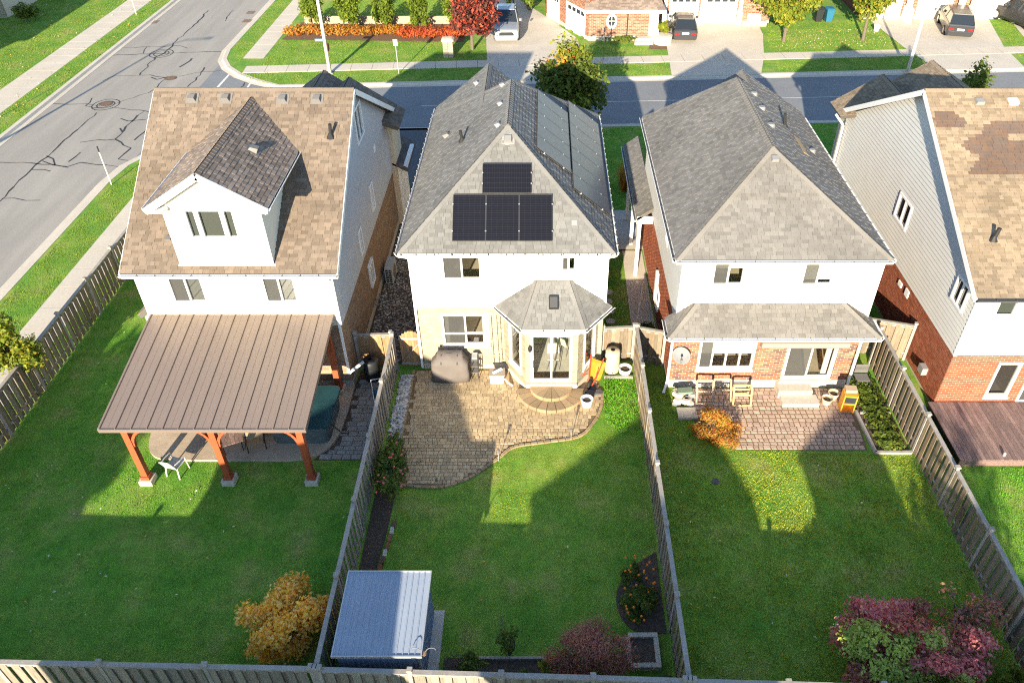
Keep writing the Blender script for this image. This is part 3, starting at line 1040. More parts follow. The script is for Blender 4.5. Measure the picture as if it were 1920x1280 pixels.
roof(h1, [[(-6.45, 34.0, 2.9), (-6.45, 37.0, 2.9), (-7.2, 37.0, 3.3), (-7.2, 34.0, 3.3)]], 'shd', nmax=0, name='porch_roof', t=.08)


# ------------------------------------------------------------------ house 2: grey hip roof with solar panels, bay
def hip_planes(x0, x1, y0, y1, ze, zr, d0, d1):
    """hip roof, ridge along y from y0+d0 to y1-d1"""
    xm = (x0 + x1) / 2
    A, B = (xm, y0 + d0, zr), (xm, y1 - d1, zr)
    return [[(x0, y0, ze), (x1, y0, ze), A], [(x1, y0, ze), (x1, y1, ze), B, A], [(x1, y1, ze), (x0, y1, ze), B], [(x0, y1, ze), (x0, y0, ze), A, B]], A, B


h2 = thing('house', 'white house with grey hip roof, solar panels and a bay with patio door', 'house', (-1.2, 23.05, 0))
X0, X1, YR, YF = -4.64, 2.18, 23.05, 34.0
W2 = X1 - X0
P_ = wall_plane('rear', X0, YR)
u1 = (1.06, 2.42, 4.18, 5.2); u2 = (5.25, 5.75, 4.55, 5.2); lw = (.86, 2.56, 1.2, 2.62)
bayhole = (3.2, 6.55, 0.3, 2.9)
wall(h2, P_, [(0, 0), (W2, 0), (W2, 5.45), (0, 5.45)], [u1, u2, lw, bayhole], M['mortar'])
siding(h2, P_, [(0, 3.04), (W2, 3.04), (W2, 5.45), (0, 5.45)], [u1, u2], M['white'], pitch=.1)
MB().obox(P_.o, P_.u, P_.v, P_.n, 0, W2, 2.98, 3.05, 0, .05).build('trim_band', M['trim'], h2)
wb = wall(h2, Plane(P_.p(0, 0, .004), P_.u, P_.v), [(0, .25), (W2, .25), (W2, 2.98), (0, 2.98)], [lw, bayhole], M['mortar'], 'brick_wall')
bricks(wb, P_, [(0, .25), (W2, .25), (W2, 2.98), (0, 2.98)], [lw, bayhole], 'brcream', 300)
MB().obox(P_.o, P_.u, P_.v, P_.n, 0, W2, 0, .25, 0, .03).build('foundation', M['concrete2'], h2)
roomw = mat('room_warm', (.52, .44, .32), .9, noise=[(.9, .2)])
window(h2, P_, *u1, cols=(1, 1), sill=False, depth=2.5, pm=roomw)
window(h2, P_, *u2, cols=(1, 1), sill=False, pm=roomw)
w = window(h2, P_, *lw, cols=(1, 1), rows=(.9, 1.6), sill='stone', depth=2.8, pm=roomw)
M['curtain'] = mat('curtain', (.55, .53, .48), .9, noise=[(14, .2)])
for a in (.92, 2.36):
    mb = MB()
    for k in range(4): mb.tube([P_.p(a + k * .045, 1.25, -.13), P_.p(a + k * .045, 2.56, -.13)], .03, 6)
    mb.build('curtain', M['curtain'], w)
for a in (0, W2): MB().obox(P_.o, P_.u, P_.v, P_.n, a - .045, a + .045, 3.05, 5.4, 0, .045).build('corner_trim', M['trim'], h2)
# side and front walls
Q_ = wall_plane('right', X1, YR)
wall(h2, Q_, [(0, 0), (11, 0), (11, 5.45), (0, 5.45)], [], M['mortar'])
siding(h2, Q_, [(0, 3.04), (11, 3.04), (11, 5.45), (0, 5.45)], [], M['white'])
bricks(wall(h2, Plane(Q_.p(0, 0, .004), Q_.u, Q_.v), [(0, 0), (11, 0), (11, 3.04), (0, 3.04)], [], M['mortar'], 'brick_wall'), Q_, [(0, 0.1), (11, 0.1), (11, 3.04), (0, 3.04)], [], 'brcream', 0)
Q_ = wall_plane('left', X0, YF)
wall(h2, Q_, [(0, 0), (10.95, 0), (10.95, 5.45), (0, 5.45)], [], M['sidebeige'])
siding(h2, Q_, [(0, 3.04), (10.95, 3.04), (10.95, 5.45), (0, 5.45)], [], M['white'])
wall(h2, wall_plane('front', X1, YF), [(0, 0), (W2, 0), (W2, 5.45), (0, 5.45)], [], M['brfar'][1])
# roof
EX0, EX1, EY0, EY1, ZE, ZR = -5.0, 2.44, 22.7, 34.4, 5.5, 8.5
pls, A, B = hip_planes(EX0, EX1, EY0, EY1, ZE, ZR, 3.72, 3.72)
# left slope runs on over the front wing
sl = (ZR - ZE) / 3.72
wx = -2.45; wz = ZE + sl * (wx - EX0)
wingR = [[(0.1, 31.2, wz - sl * (wx + 0.1) * -1 if False else wz - sl * (0.1 - wx)), (0.1, 35.2, wz - sl * (0.1 - wx)), (wx, 35.2, wz), (wx, 30.7, wz)],
         [(EX0, 35.2, ZE), (EX0, 34.4, ZE), (EX0 + .01, 34.4, ZE), (wx, 30.7, wz), (wx, 35.2, wz)]]
wingR[1] = [(EX0, 35.2, ZE + .002), (EX0, 30.0, ZE + .002), (wx, 30.0, wz + .002), (wx, 35.2, wz + .002)]
ra = roof(h2, pls, 'sh2', hips=[(pls[0][0], A, 0, 3), (pls[0][1], A, 0, 1), (pls[2][0], B, 1, 2), (pls[2][1], B, 2, 3), (A, B, 1, 3)], seed=21)
pw = plane_of(wingR[0])
roof(h2, wingR, 'sh2', hips=[((wx, 35.2, wz), (wx, 30.6, wz), 0, 1)], nmax=0, name='wing_roof', seed=30)
MB().poly([(EX0 + .3, 34.9, 5.3), (0.0, 34.9, 5.3), (wx, 34.9, wz - .1)]).build('wing_gable', M['white'], h2)
mb = MB(); mb.box(-4.6, -.3, 34.0, 34.9, 0, 5.4); mb.build('wing_wall', M['brfar'][1], h2)
MB().box(EX0 + .02, EX1 - .02, EY0 + .02, EY0 + .36, ZE - .2, ZE - .17).build('soffit', M['trim'], h2)
for p, q, o in (((EX0, EY0, ZE - .03), (EX1, EY0, ZE - .03), (0, -1, 0)), ((EX1, EY0, ZE - .03), (EX1, EY1, ZE - .03), (1, 0, 0)), ((EX0, EY0, ZE - .03), (EX0, EY1 + .8, ZE - .03), (-1, 0, 0))):
    gutter(h2, p, q, o)
downspout(h2, [(2.3, 22.64, 5.4), (2.22, 22.98, 5.1), (2.22, 22.98, 3.0)])
downspout(h2, [(-4.9, 22.64, 5.4), (-4.7, 22.98, 5.1), (-4.7, 22.98, .1)])
# string lights along the gutters
M['bulb'] = mat('bulb', (.3, .29, .27), .3)


def lights(p, q, n, off=(0, 0, 0)):
    p, q = Vector(p), Vector(q)
    mb = MB()
    for i in range(n):
        c = p + (q - p) * (i / (n - 1)) + Vector(off)
        mb.lathe([(.008, -.02), (.018, -.005), (.018, .012), (.006, .03)], c, 5)
    mb.build('string_light_row', M['bulb'], h2, kind='stuff')


lights((EX0 + .1, EY0 - .13, ZE + .0), (EX1 - .1, EY0 - .13, ZE + .0), 18)
lights((EX1 + .13, EY0, ZE), (EX1 + .13, EY1, ZE), 24)
lights((EX0 - .13, EY0, ZE), (EX0 - .13, EY1, ZE), 24)
# solar panels
pr_, _ = plane_of(pls[0])
pR, _ = plane_of(pls[1])


def solar(pl, a0, a1, b0, b1, cells, rows, name='solar_panel', m='solar'):
    mb = MB()
    mb.obox(pl.o, pl.u, pl.v, pl.n, a0, a1, b0, b1, .09, .125)
    s = mb.build(name, M[m], h2)
    f = MB()
    t = .012
    for q in ((a0, a1, b0, b0 + t), (a0, a1, b1 - t, b1), (a0, a0 + t, b0 + t, b1 - t), (a1 - t, a1, b0 + t, b1 - t)): f.obox(pl.o, pl.u, pl.v, pl.n, *q, .1, .130)
    f.build('frame', M['gutter'], s)
    g_ = MB()
    for i in range(1, cells): g_.obox(pl.o, pl.u, pl.v, pl.n, a0 + (a1 - a0) * i / cells - .0025, a0 + (a1 - a0) * i / cells + .0025, b0 + t, b1 - t, .12, .1262)
    for j in range(1, rows): g_.obox(pl.o, pl.u, pl.v, pl.n, a0 + t, a1 - t, b0 + (b1 - b0) * j / rows - .004, b0 + (b1 - b0) * j / rows + .004, .12, .1266)
    g_.build('cell_line_grid', M['solarline'], s, kind='stuff')
    c = MB()
    for b in (b0 + .35, b1 - .35):
        for a in (a0, a1): c.obox(pl.o, pl.u, pl.v, pl.n, a - .018, a + .018, b - .02, b + .02, .08, .136)
    c.build('clamp', M['alu'], s, kind='stuff')
    return s


for i in range(3): solar(pr_, 1.86 + i * 1.145, 2.995 + i * 1.145, .40, 2.08, 6, 20)
solar(pr_, 2.86, 4.56, 2.14, 3.24, 20, 6)
for i in range(5): solar(pR, 3.3 + i * 1.085, 4.375 + i * 1.085, 1.96, 3.56, 1, 1, m='solar_sheen')
for i in range(7): solar(pR, 2.28 + i * 1.13, 3.40 + i * 1.13, .16, 1.88, 1, 1, m='solar_sheen')
# roof furniture
nl = Vector((-.63, 0, .78))
pipe_vent(h2, (-3.14, 28.28, 7.0), nl, .45, .06, (-.06, 0, 0))
for q in ((-1.61, 26.95, 8.2), (-1.61, 28.9, 8.2), (-1.6, 30.8, 8.2), (-2.9, 33.7, 7.18)): box_vent(h2, q, nl, (.78, 0, .63), 'lightvent', .2)
box_vent(h2, (-3.94, 30.2, 6.34), nl, (.78, 0, .63), 'vent', .26)
box_vent(h2, (-1.27, 25.98, 8.13), (0, -.63, .78), (0, .78, .63), 'lightvent', .3)
MB().obox(Vector((1.05, 22.9, 5.66)) + V(0, .75, .55), V(1, 0, 0), V(0, .78, .63), V(0, -.63, .78), -.1, .1, -.2, .0, .02, .08).build('junction_box', M['lightvent'], h2)
# bay
BY = 21.78
bx = [(-1.50, 23.05), (-.68, BY), (1.22, BY), (2.02, 23.05)]
bayw = []
for i, (p, q) in enumerate(zip(bx, bx[1:])):
    d = Vector((q[0] - p[0], q[1] - p[1], 0)); L = d.length
    pl = Plane((p[0], p[1], .0), d, (0, 0, 1))
    hole = [(.22, 1.68, .48, 2.66)] if i == 1 else [(L * .30, L * .82, .75, 2.6)]
    wb = wall(h2, pl, [(0, 0), (L, 0), (L, 2.95), (0, 2.95)], hole, M['mortar'], 'bay_wall')
    bricks(wb, pl, [(0, .25), (L, .25), (L, 2.92), (0, 2.92)], hole, 'brcream', 60, seed=i)
    MB().obox(pl.o, pl.u, pl.v, pl.n, 0, L, 0, .25, 0, .035).build('foundation', M['concrete2'], h2)
    if i == 1:
        dw = window(h2, pl, *hole[0], cols=(1, 1), sill=False, fw=.07, room=False, name='patio_door')
        MB().obox(pl.o, pl.u, pl.v, pl.n, .25, .29, 1.2, 1.5, .05, .09).build('handle', M['vent'], dw)
        MB().obox(pl.o, pl.u, pl.v, pl.n, .0, 1.9, .26, .41, 0, .16).build('door_sill', M['concrete'], h2)
    else:
        window(h2, pl, *hole[0], sill='stone', room=False)
    MB().obox(pl.o, pl.u, pl.v, pl.n, -.05, L + .05, 2.72, 2.92, 0, .05).build('frieze_board', M['trim'], h2)
rm = MB()
rm.poly([(-1.45, 22.95, .38), (-.66, 21.86, .38), (1.2, 21.86, .38), (1.97, 22.95, .38), (2.1, 26.2, .38), (-1.6, 26.2, .38)])
rm.poly([(-1.6, 26.2, .3), (2.1, 26.2, .3), (2.1, 26.2, 3.0), (-1.6, 26.2, 3.0)])
rm.poly([(-1.6, 23.1, .3), (-1.6, 26.2, .3), (-1.6, 26.2, 3.0), (-1.6, 23.1, 3.0)])
rm.poly([(2.1, 23.1, .3), (2.1, 26.2, .3), (2.1, 26.2, 3.0), (2.1, 23.1, 3.0)])
rm.poly([(-1.45, 23.0, 2.9), (-.66, 21.85, 2.9), (1.2, 21.85, 2.9), (1.97, 23.0, 2.9), (2.1, 26.2, 2.9), (-1.6, 26.2, 2.9)])
rm.build('room', mat('bay_room', (.62, .60, .52), .8, noise=[(3, .1)]), h2)
ry, rz = 22.98, 4.18
ev = [(-1.78, 22.98, 3.05), (-.78, 21.6, 3.05), (1.46, 21.6, 3.05), (2.48, 22.98, 3.05)]
tA, tB = (-.23, ry, rz), (.90, ry, rz)
bpl = [[ev[0], ev[1], tA], [ev[1], ev[2], tB, tA], [ev[2], ev[3], tB]]
roof(h2, bpl, 'sh2', hips=[(ev[1], tA, 0, 1), (ev[2], tB, 1, 2)], nmax=120, name='bay_roof', t=.12, seed=40)
for p, q in zip(ev, ev[1:]):
    d = (Vector(q) - Vector(p)).normalized()
    gutter(h2, (p[0], p[1], 3.03), (q[0], q[1], 3.03), (d.y, -d.x, 0))
    lights((p[0], p[1], 3.01), (q[0], q[1], 3.01), 8, Vector((d.y, -d.x, 0)) * .13)
pb, _ = plane_of(bpl[1])
mb = MB(); mb.obox(pb.p(1.12, .95), pb.u, pb.v, pb.n, -.17, .17, -.23, .23, .02, .14); sk = mb.build('skylight', M['pipe'], h2)
MB().obox(pb.p(1.12, .95), pb.u, pb.v, pb.n, -.13, .13, -.19, .19, .14, .146).build('pane', M['gutter'], sk)
# wall lamp by the door
mb = MB(); mb.lathe([(.03, -.16), (.07, -.1), (.08, .04), (.03, .1)], (-.5, BY - .14, 2.15), 8); mb.beam((-.5, BY, 2.24), (-.5, BY - .14, 2.24), .03)
mb.build('wall_lamp', M['pipe'], h2)
mb = MB()
for xx in (-1.75, -1.95, -1.62):
    for k in range(9): mb.lathe([(.006, -.015), (.013, 0), (.006, .015)], (xx + .05 * math.sin(k), 22.98, 2.5 - k * .25), 5)
    mb.tube([(xx, 23.0, 2.6), (xx + .03, 23.0, .3)], .008, 4)
mb.build('hanging_light_string', M['pipe'], h2, kind='stuff')

# dining chairs and rug seen through the patio door
M['chairwhite'] = mat('chair_shell', (.6, .56, .48), .6)
for i, (x, y, rz, lab) in enumerate(((.35, 22.75, 0, 'white dining chair just inside the patio door'), (.85, 23.6, 2.4, 'white dining chair farther inside beyond the patio door'))):
    dc = thing('dining_chair', lab, 'chair', (x, y, .385), rz)
    MB().loft([[(-.22, -.2, .44), (.22, -.2, .44), (.22, -.2, .47), (-.22, -.2, .47)], [(-.24, .2, .44), (.24, .2, .44), (.24, .2, .47), (-.24, .2, .47)]]).build('seat', M['chairwhite'], dc, local=True)
    MB().loft([[(-.24, .2, .46), (.24, .2, .46), (.24, .24, .46), (-.24, .24, .46)], [(-.2, .3, .86), (.2, .3, .86), (.2, .33, .86), (-.2, .33, .86)]]).build('backrest', M['chairwhite'], dc, local=True)
    for sx in (-1, 1):
        for sy in (-1, 1): MB().tube([(sx * .24, sy * .24, 0), (sx * .14, sy * .14, .44)], .014, 6).build('leg', M['vent'], dc, local=True)
tag(MB().box(-.4, 1.0, 21.95, 22.35, .386, .40).build('door_mat', mat('door_mat', (.16, .12, .09), .95, noise=[(20, .3)])), 'brown door mat just inside the patio door', 'door mat')


# ------------------------------------------------------------------ house 3: warm grey hip roof, red brick below
h3 = thing('house', 'white and red brick house with warm grey hip roof and lean-to roof', 'house', (8, 22, 0))
X0, X1, YR, YF = 4.68, 11.36, 22.0, 33.0
W3 = X1 - X0
P_ = wall_plane('rear', X0, YR)
a1 = (1.02, 2.08, 4.68, 5.65); a2 = (4.06, 5.12, 4.68, 5.65)
lw = (1.0, 3.0, .92, 2.34); ld = (4.22, 6.0, .46, 2.0)
wall(h3, P_, [(0, 0), (W3, 0), (W3, 5.8), (0, 5.8)], [a1, a2, lw, ld], M['mortar'])
siding(h3, P_, [(0, 3.1), (W3, 3.1), (W3, 5.8), (0, 5.8)], [a1, a2], M['cream'], pitch=.1)
wb = wall(h3, Plane(P_.p(0, 0, .004), P_.u, P_.v), [(0, .36), (W3, .36), (W3, 3.1), (0, 3.1)], [lw, ld], M['mortar'], 'brick_wall')
bricks(wb, P_, [(0, .36), (W3, .36), (W3, 3.1), (0, 3.1)], [lw, ld], 'brred', 300)
MB().obox(P_.o, P_.u, P_.v, P_.n, 0, W3, 0, .36, 0, .05).build('foundation', M['concrete2'], h3)
window(h3, P_, *a1, cols=(1, 1), sill=False, blind='shade', half_blind=.35, pm=roomw, bm='blindw')
window(h3, P_, *a2, cols=(1, 1), sill=False, blind='shade', half_blind=.88, bm='blindw')
w = window(h3, P_, *lw, cols=(1, 1.15, 1.15, 1), sill='stone', blind='shade', half_blind=.55, pm=roomw, bm='blindw')
w = window(h3, P_, *ld, cols=(1, 1), sill=False, fw=.07, name='patio_door', pm=roomw, depth=3)
MB().obox(P_.o, P_.u, P_.v, P_.n, 4.1, 6.1, .3, .44, .05, .2).build('door_sill', M['concrete'], h3)
mb = MB()
for k in range(4): mb.tube([P_.p(5.72 + k * .05, .55, -.14), P_.p(5.72 + k * .05, 1.93, -.14)], .032, 6)
mb.build('curtain', M['curtain'], w)
for a in (0, W3): MB().obox(P_.o, P_.u, P_.v, P_.n, a - .05, a + .05, 3.0, 5.8, 0, .045).build('corner_trim', M['trim'], h3)
# left side wall (shaded grey siding above brick)
Q_ = wall_plane('left', X0, YF)
sw = [(7.3, 7.8, 4.2, 5.2)]
wall(h3, Q_, [(0, 0), (11, 0), (11, 5.8), (0, 5.8)], sw, M['mortar'])
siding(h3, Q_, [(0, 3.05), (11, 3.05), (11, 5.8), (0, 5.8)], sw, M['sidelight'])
wb = wall(h3, Plane(Q_.p(0, 0, .004), Q_.u, Q_.v), [(0, .2), (11, .2), (11, 3.05), (0, 3.05)], [], M['mortar'], 'brick_wall')
bricks(wb, Q_, [(0, .2), (11, .2), (11, 3.05), (0, 3.05)], [], 'brorange', 120)
window(h3, Q_, *sw[0], room=False, glass='darkglass', sill=False)
window(h3, Plane(Q_.p(0, 0, .02), Q_.u, Q_.v), 6.4, 7.3, .9, 1.6, room=False, glass='darkglass', sill='stone')
wall(h3, wall_plane('right', X1, YR), [(0, 0), (11, 0), (11, 5.8), (0, 5.8)], [], M['brorange'][1])
wall(h3, wall_plane('front', X1, YF), [(0, 0), (W3, 0), (W3, 5.8), (0, 5.8)], [], M['brorange'][1])
EX0, EX1, EY0, EY1, ZE, ZR = 4.36, 11.52, 21.75, 33.3, 5.85, 8.15
pls, A, B = hip_planes(EX0, EX1, EY0, EY1, ZE, ZR, 3.6, 1.4)
roof(h3, pls, 'sh3', hips=[(pls[0][0], A, 0, 3), (pls[0][1], A, 0, 1), (A, B, 1, 3)], seed=51)
sl3 = (ZR - ZE) / ((EX1 - EX0) / 2)
wr = [[(EX1, 31.0, ZE + .003), (EX1, 33.9, ZE + .003), (8.62, 33.9, ZE + sl3 * (EX1 - 8.62) + .003), (8.62, 31.0, ZE + sl3 * (EX1 - 8.62) + .003)], [(6.5, 33.9, 6.42), (6.5, 31.0, 6.42), (8.62, 31.0, ZE + sl3 * (EX1 - 8.62)), (8.62, 33.9, ZE + sl3 * (EX1 - 8.62))]]
roof(h3, wr, 'sh3', hips=[((8.62, 33.9, wr[0][2][2]), (8.62, 31.2, wr[0][2][2]), 0, 1)], nmax=0, name='wing_roof', seed=57)
MB().poly([(6.6, 33.7, 5.8), (11.3, 33.7, 5.8), (8.62, 33.7, 7.65)]).build('wing_gable', M['white'], h3)
MB().box(6.7, 11.3, 33.0, 33.7, 0, 5.8).build('wing_wall', M['brorange'][1], h3)
MB().box(EX0 + .02, EX1 - .02, EY0 + .02, EY0 + .26, ZE - .2, ZE - .17).build('soffit', M['trim'], h3)
for p, q, o in (((EX0, EY0, ZE - .03), (EX1, EY0, ZE - .03), (0, -1, 0)), ((EX1, EY0, ZE - .03), (EX1, EY1, ZE - .03), (1, 0, 0)), ((EX0, EY0, ZE - .03), (EX0, EY1, ZE - .03), (-1, 0, 0))):
    gutter(h3, p, q, o)
lr = [[(4.28, 20.95, 3.2), (11.58, 20.95, 3.2), (10.4, 21.97, 3.98), (5.3, 21.97, 3.98)], [(11.58, 20.95, 3.2), (11.58, 22.1, 3.2), (10.4, 21.97, 3.98)], [(4.28, 22.1, 3.2), (4.28, 20.95, 3.2), (5.3, 21.97, 3.98)]]
roof(h3, lr, 'sh3', hips=[(lr[0][0], lr[0][3], 0, 2), (lr[0][1], lr[0][2], 0, 1)], nmax=160, name='lean_to_roof', t=.1, seed=60)
MB().box(5.2, 10.5, 21.9, 21.99, 3.98, 4.06).build('flashing', M['trim'], h3)
MB().box(4.33, 11.53, 21.0, 21.98, 3.04, 3.08).build('soffit', M['trim'], h3)
gutter(h3, (4.28, 20.95, 3.18), (11.58, 20.95, 3.18), (0, -1, 0)); gutter(h3, (4.28, 20.95, 3.18), (4.28, 22.0, 3.18), (-1, 0, 0)); gutter(h3, (11.58, 20.95, 3.18), (11.58, 22.0, 3.18), (1, 0, 0))
downspout(h3, [(4.5, 20.95, 3.05), (4.62, 21.9, 2.8), (4.62, 21.9, .3), (4.45, 21.5, .12)])
downspout(h3, [(11.5, 20.95, 3.05), (11.42, 21.9, 2.8), (11.42, 21.9, .2)])
# low left entry roof
roof(h3, [[(3.95, 36.5, 3.0), (3.95, 29.3, 3.0), (4.66, 29.3, 3.5), (4.66, 36.5, 3.5)]], 'sh3', nmax=0, name='entry_roof', t=.1, seed=66)
gutter(h3, (3.95, 29.3, 2.98), (3.95, 36.5, 2.98), (-1, 0, 0))
MB().box(3.98, 4.66, 29.3, 29.36, 2.75, 3.1).build('entry_soffit', M['trim'], h3)
for yy in (29.4, 31.9, 34.2): MB().box(4.05, 4.2, yy, yy + .15, 0, 2.9).build('entry_post', M['trim'], h3)
MB().box(4.55, 4.66, 26.3, 26.6, .9, 2.2).build('meter_box', M['trim'], h3)
nr3 = Vector((.54, 0, .84))
for y in (30.98, 29.52, 27.9):
    c = Vector((8.5, y, 7.74))
    mb = MB(); mb.lathe([(.16, -.1), (.16, .1), (.12, .16)], c, 10); mb.build('roof_vent', M['lightvent'], h3)
pipe_vent(h3, (9.5, 29.3, 7.1), nr3, .6, .06, (-.1, 0, 0))
mb = MB(); mb.lathe([(.14, -.1), (.14, .12), (.1, .16)], (10.41, 28.3, 6.52), 10); mb.build('roof_vent', M['lightvent'], h3)
box_vent(h3, (7.95, 24.95, 7.86), (0, -.54, .84), (0, .84, .54), 'lightvent', .26)
pRr, _ = plane_of(pls[1])
MB().obox(pRr.o, pRr.u, pRr.v, pRr.n, 5.5, 7.0, 1.9, 2.15, .03, .045).build('worn_shingle_strip', mat('worn_shingle', (.34, .24, .13), .95, noise=[(20, .2)]), h3)
# awning cassette and satellite dish
mb = MB(); mb.loft([[P_.p(x, b, c) for b, c in ((2.02, .05), (2.02, .2), (2.12, .28), (2.3, .28), (2.36, .05))] for x in (3.15, 6.3)])
mb.build('awning_cassette', mat('awning_canvas', (.26, .235, .19), .8), h3)
mb = MB()
for k in range(16): mb.obox(P_.o, P_.u, P_.v, P_.n, 3.2 + k * .194, 3.29 + k * .194, 2.03, 2.11, .205, .21)
mb.build('awning_stripe', mat('awning_stripe', (.24, .15, .085), .9), h3, kind='stuff')
dish = thing('satellite_dish', 'grey satellite dish mounted on the red brick wall', 'satellite dish', (4.98, 21.72, 1.75))
mb = MB(); n_ = 18
prof = [(.02, .07), (.12, .06), (.22, .035), (.30, .0), (.31, .0), (.22, .05), (.1, .085), (.02, .09)]
secs = []
ax = Vector((-.15, -.8, .58)).normalized(); au = ax.orthogonal().normalized(); av = ax.cross(au)
for r_, h_ in prof: secs.append([(au * math.cos(2 * math.pi * k / n_) * r_ + av * math.sin(2 * math.pi * k / n_) * r_ * 1.1 - ax * h_) for k in range(n_)])
mb.loft(secs); mb.build('reflector', mat('dish_grey', (.17, .175, .175), .6, noise=[(6, .08)]), dish, local=True, smooth=True)
mb = MB(); mb.tube([(0, .02, -.05), (.02, .1, -.3), (0, .26, -.4)], .022, 6); mb.build('mast', M['steel'], dish, local=True)
mb = MB(); mb.tube([(0, -.02, -.3), (-.04, -.3, -.12), (-.05, -.36, .1)], .012, 6); mb.box(-.09, -.02, -.42, -.33, .06, .14); mb.build('feed_arm', M['vent'], dish, local=True)

# ------------------------------------------------------------------ house 4: sand roof, siding gable and orange brick side
h4 = thing('house', 'house with sand coloured roof, patched shingles and orange brick side wall', 'house', (17, 21, 0))
X0, X1, YR, YF = 14.26, 21.2, 20.86, 35.2
P_ = wall_plane('rear', X0, YR)
r1 = (.72, 1.4, 4.2, 5.0); r1b = (2.0, 2.7, 4.2, 5.0); r2 = (1.72, 2.5, .6, 2.15); r3 = (2.95, 4.6, .3, 2.15)
wall(h4, P_, [(0, 0), (6.94, 0), (6.94, 5.2), (0, 5.2)], [r1, r1b, r2, r3], M['mortar'])
siding(h4, P_, [(0, 2.52), (6.94, 2.52), (6.94, 5.2), (0, 5.2)], [r1, r1b], M['white'], pitch=.1)
wb = wall(h4, Plane(P_.p(0, 0, .004), P_.u, P_.v), [(0, .1), (6.94, .1), (6.94, 2.52), (0, 2.52)], [r2, r3], M['mortar'], 'brick_wall')
bricks(wb, P_, [(0, .1), (4.2, .1), (4.2, 2.52), (0, 2.52)], [r2, r3], 'brorange', 220)
window(h4, P_, *r1, sill=False, blind='shade', half_blind=.95); window(h4, P_, *r1b, sill=False, blind='shade', half_blind=.95)
window(h4, P_, *r2, sill='stone', pm=M['vent']); window(h4, P_, *r3, cols=(1, 1), sill=False, name='patio_door', pm=M['vent'])
MB().obox(P_.o, P_.u, P_.v, P_.n, -.05, .05, 2.5, 5.2, 0, .05).build('corner_trim', M['trim'], h4)
Q_ = wall_plane('left', X0, YF)
sy = lambda y0, y1, z0, z1: (YF - y1, YF - y0, z0, z1)
sw = [sy(26.7, 27.9, 4.0, 5.02), sy(21.35, 22.2, 4.0, 4.95)]
lowb = sy(28.6, 29.6, 1.2, 2.4)
wall(h4, Q_, [(0, 0), (14.34, 0), (14.34, 5.15), (7.1, 8.95), (0, 5.15)], sw + [lowb], M['mortar'])
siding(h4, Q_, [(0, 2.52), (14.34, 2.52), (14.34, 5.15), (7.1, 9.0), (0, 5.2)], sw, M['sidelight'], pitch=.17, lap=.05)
wb = wall(h4, Plane(Q_.p(0, 0, .004), Q_.u, Q_.v), [(0, .1), (14.34, .1), (14.34, 2.52), (0, 2.52)], [lowb], M['mortar'], 'brick_wall')
bricks(wb, Q_, [(0, .1), (14.34, .1), (14.34, 2.52), (0, 2.52)], [lowb], 'brorange', 300)
for q in sw: window(h4, Plane(Q_.p(0, 0, .05), Q_.u, Q_.v), *q, cols=(1, 1), room=False, glass='darkglass', sill=False)
window(h4, Q_, *lowb, room=False, glass='darkglass', sill='stone')
MB().obox(Q_.o, Q_.u, Q_.v, Q_.n, 9.3, 9.6, 2.0, 2.2, .0, .06).build('wall_vent', M['trim'], h4)
MB().obox(Q_.o, Q_.u, Q_.v, Q_.n, 10.0, 10.3, 2.0, 2.3, .0, .06).build('wall_vent', M['trim'], h4)
mb = MB(); mb.obox(Q_.o, Q_.u, Q_.v, Q_.n, 12.95, 13.3, .65, .95, .0, .22); mb.build('meter_box', M['alu'], h4)
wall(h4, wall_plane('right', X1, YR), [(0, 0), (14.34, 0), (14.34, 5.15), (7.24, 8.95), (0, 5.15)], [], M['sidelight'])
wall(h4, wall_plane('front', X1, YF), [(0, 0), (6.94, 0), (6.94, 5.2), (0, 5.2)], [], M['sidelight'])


def patch(c):
    x, y = c.x, c.y
    if 14.05 < x < 14.95 + .12 * math.sin(y * 9) and 26.55 < y < 27.25: return True
    if 15.05 + .25 * math.sin(y * 7) < x < 19 and 24.75 < y < 26.3: return not (x > 16.4 and y > 26.0)
    if 15.7 + .2 * math.sin(y * 9) < x < 19 and 26.2 < y < 26.75: return True
    return False


pls = roof_planes_gable_x(13.95, 21.5, 20.5, 5.2, 28.1, 9.12, 35.6, 5.25)
roof(h4, pls, 'sh4', hips=[((13.95, 28.1, 9.12), (21.5, 28.1, 9.12), 0, 1)], seed=71, patch=patch)
for (y0, z0, y1, z1) in ((20.5, 5.2, 28.1, 9.12), (35.6, 5.25, 28.1, 9.12)):
    MB().beam((13.95, y0, z0 - .11), (13.95, y1, z1 - .11), .04, .2).build('rake_board', M['trim'], h4)
gutter(h4, (13.95, 20.48, 5.18), (21.5, 20.48, 5.18), (0, -1, 0), 'gutter')
roof(h4, [[(13.6, 22.0, 5.0), (13.6, 20.9, 5.0), (14.25, 20.9, 5.35), (14.25, 22.0, 5.35)]], 'sh4', nmax=0, name='eave_return_roof', t=.06) if False else None
box_vent(h4, (15.8, 27.6, 8.82), (0, -.46, .89), (0, .89, .46), 'lightvent', .32); box_vent(h4, (17.03, 27.6, 8.82), (0, -.46, .89), (0, .89, .46), 'trim', .34)
pipe_vent(h4, (14.97, 22.41, 6.2), None, .45, .07, (.06, 0, 0))
for xr, zr_, xa, xb, y1 in ((15.85, 6.65, 13.7, 18.0, 36.3), (18.1, 7.2, 14.9, 21.3, 36.6)):
    wg = [[(xb, 34.7, 5.3), (xb, y1, 5.3), (xr, y1, zr_), (xr, 32.2, zr_)], [(xa, y1, 5.3), (xa, 34.7, 5.3), (xr, 32.2, zr_), (xr, y1, zr_)]]
    roof(h4, wg, 'sh4', nmax=0, hips=[((xr, y1, zr_), (xr, 31.5, zr_), 0, 1)], name='wing_roof', seed=77)
MB().box(14.3, 19.5, 34.5, 36.2, 0, 5.3).build('wing_wall', M['sidebeige'], h4)
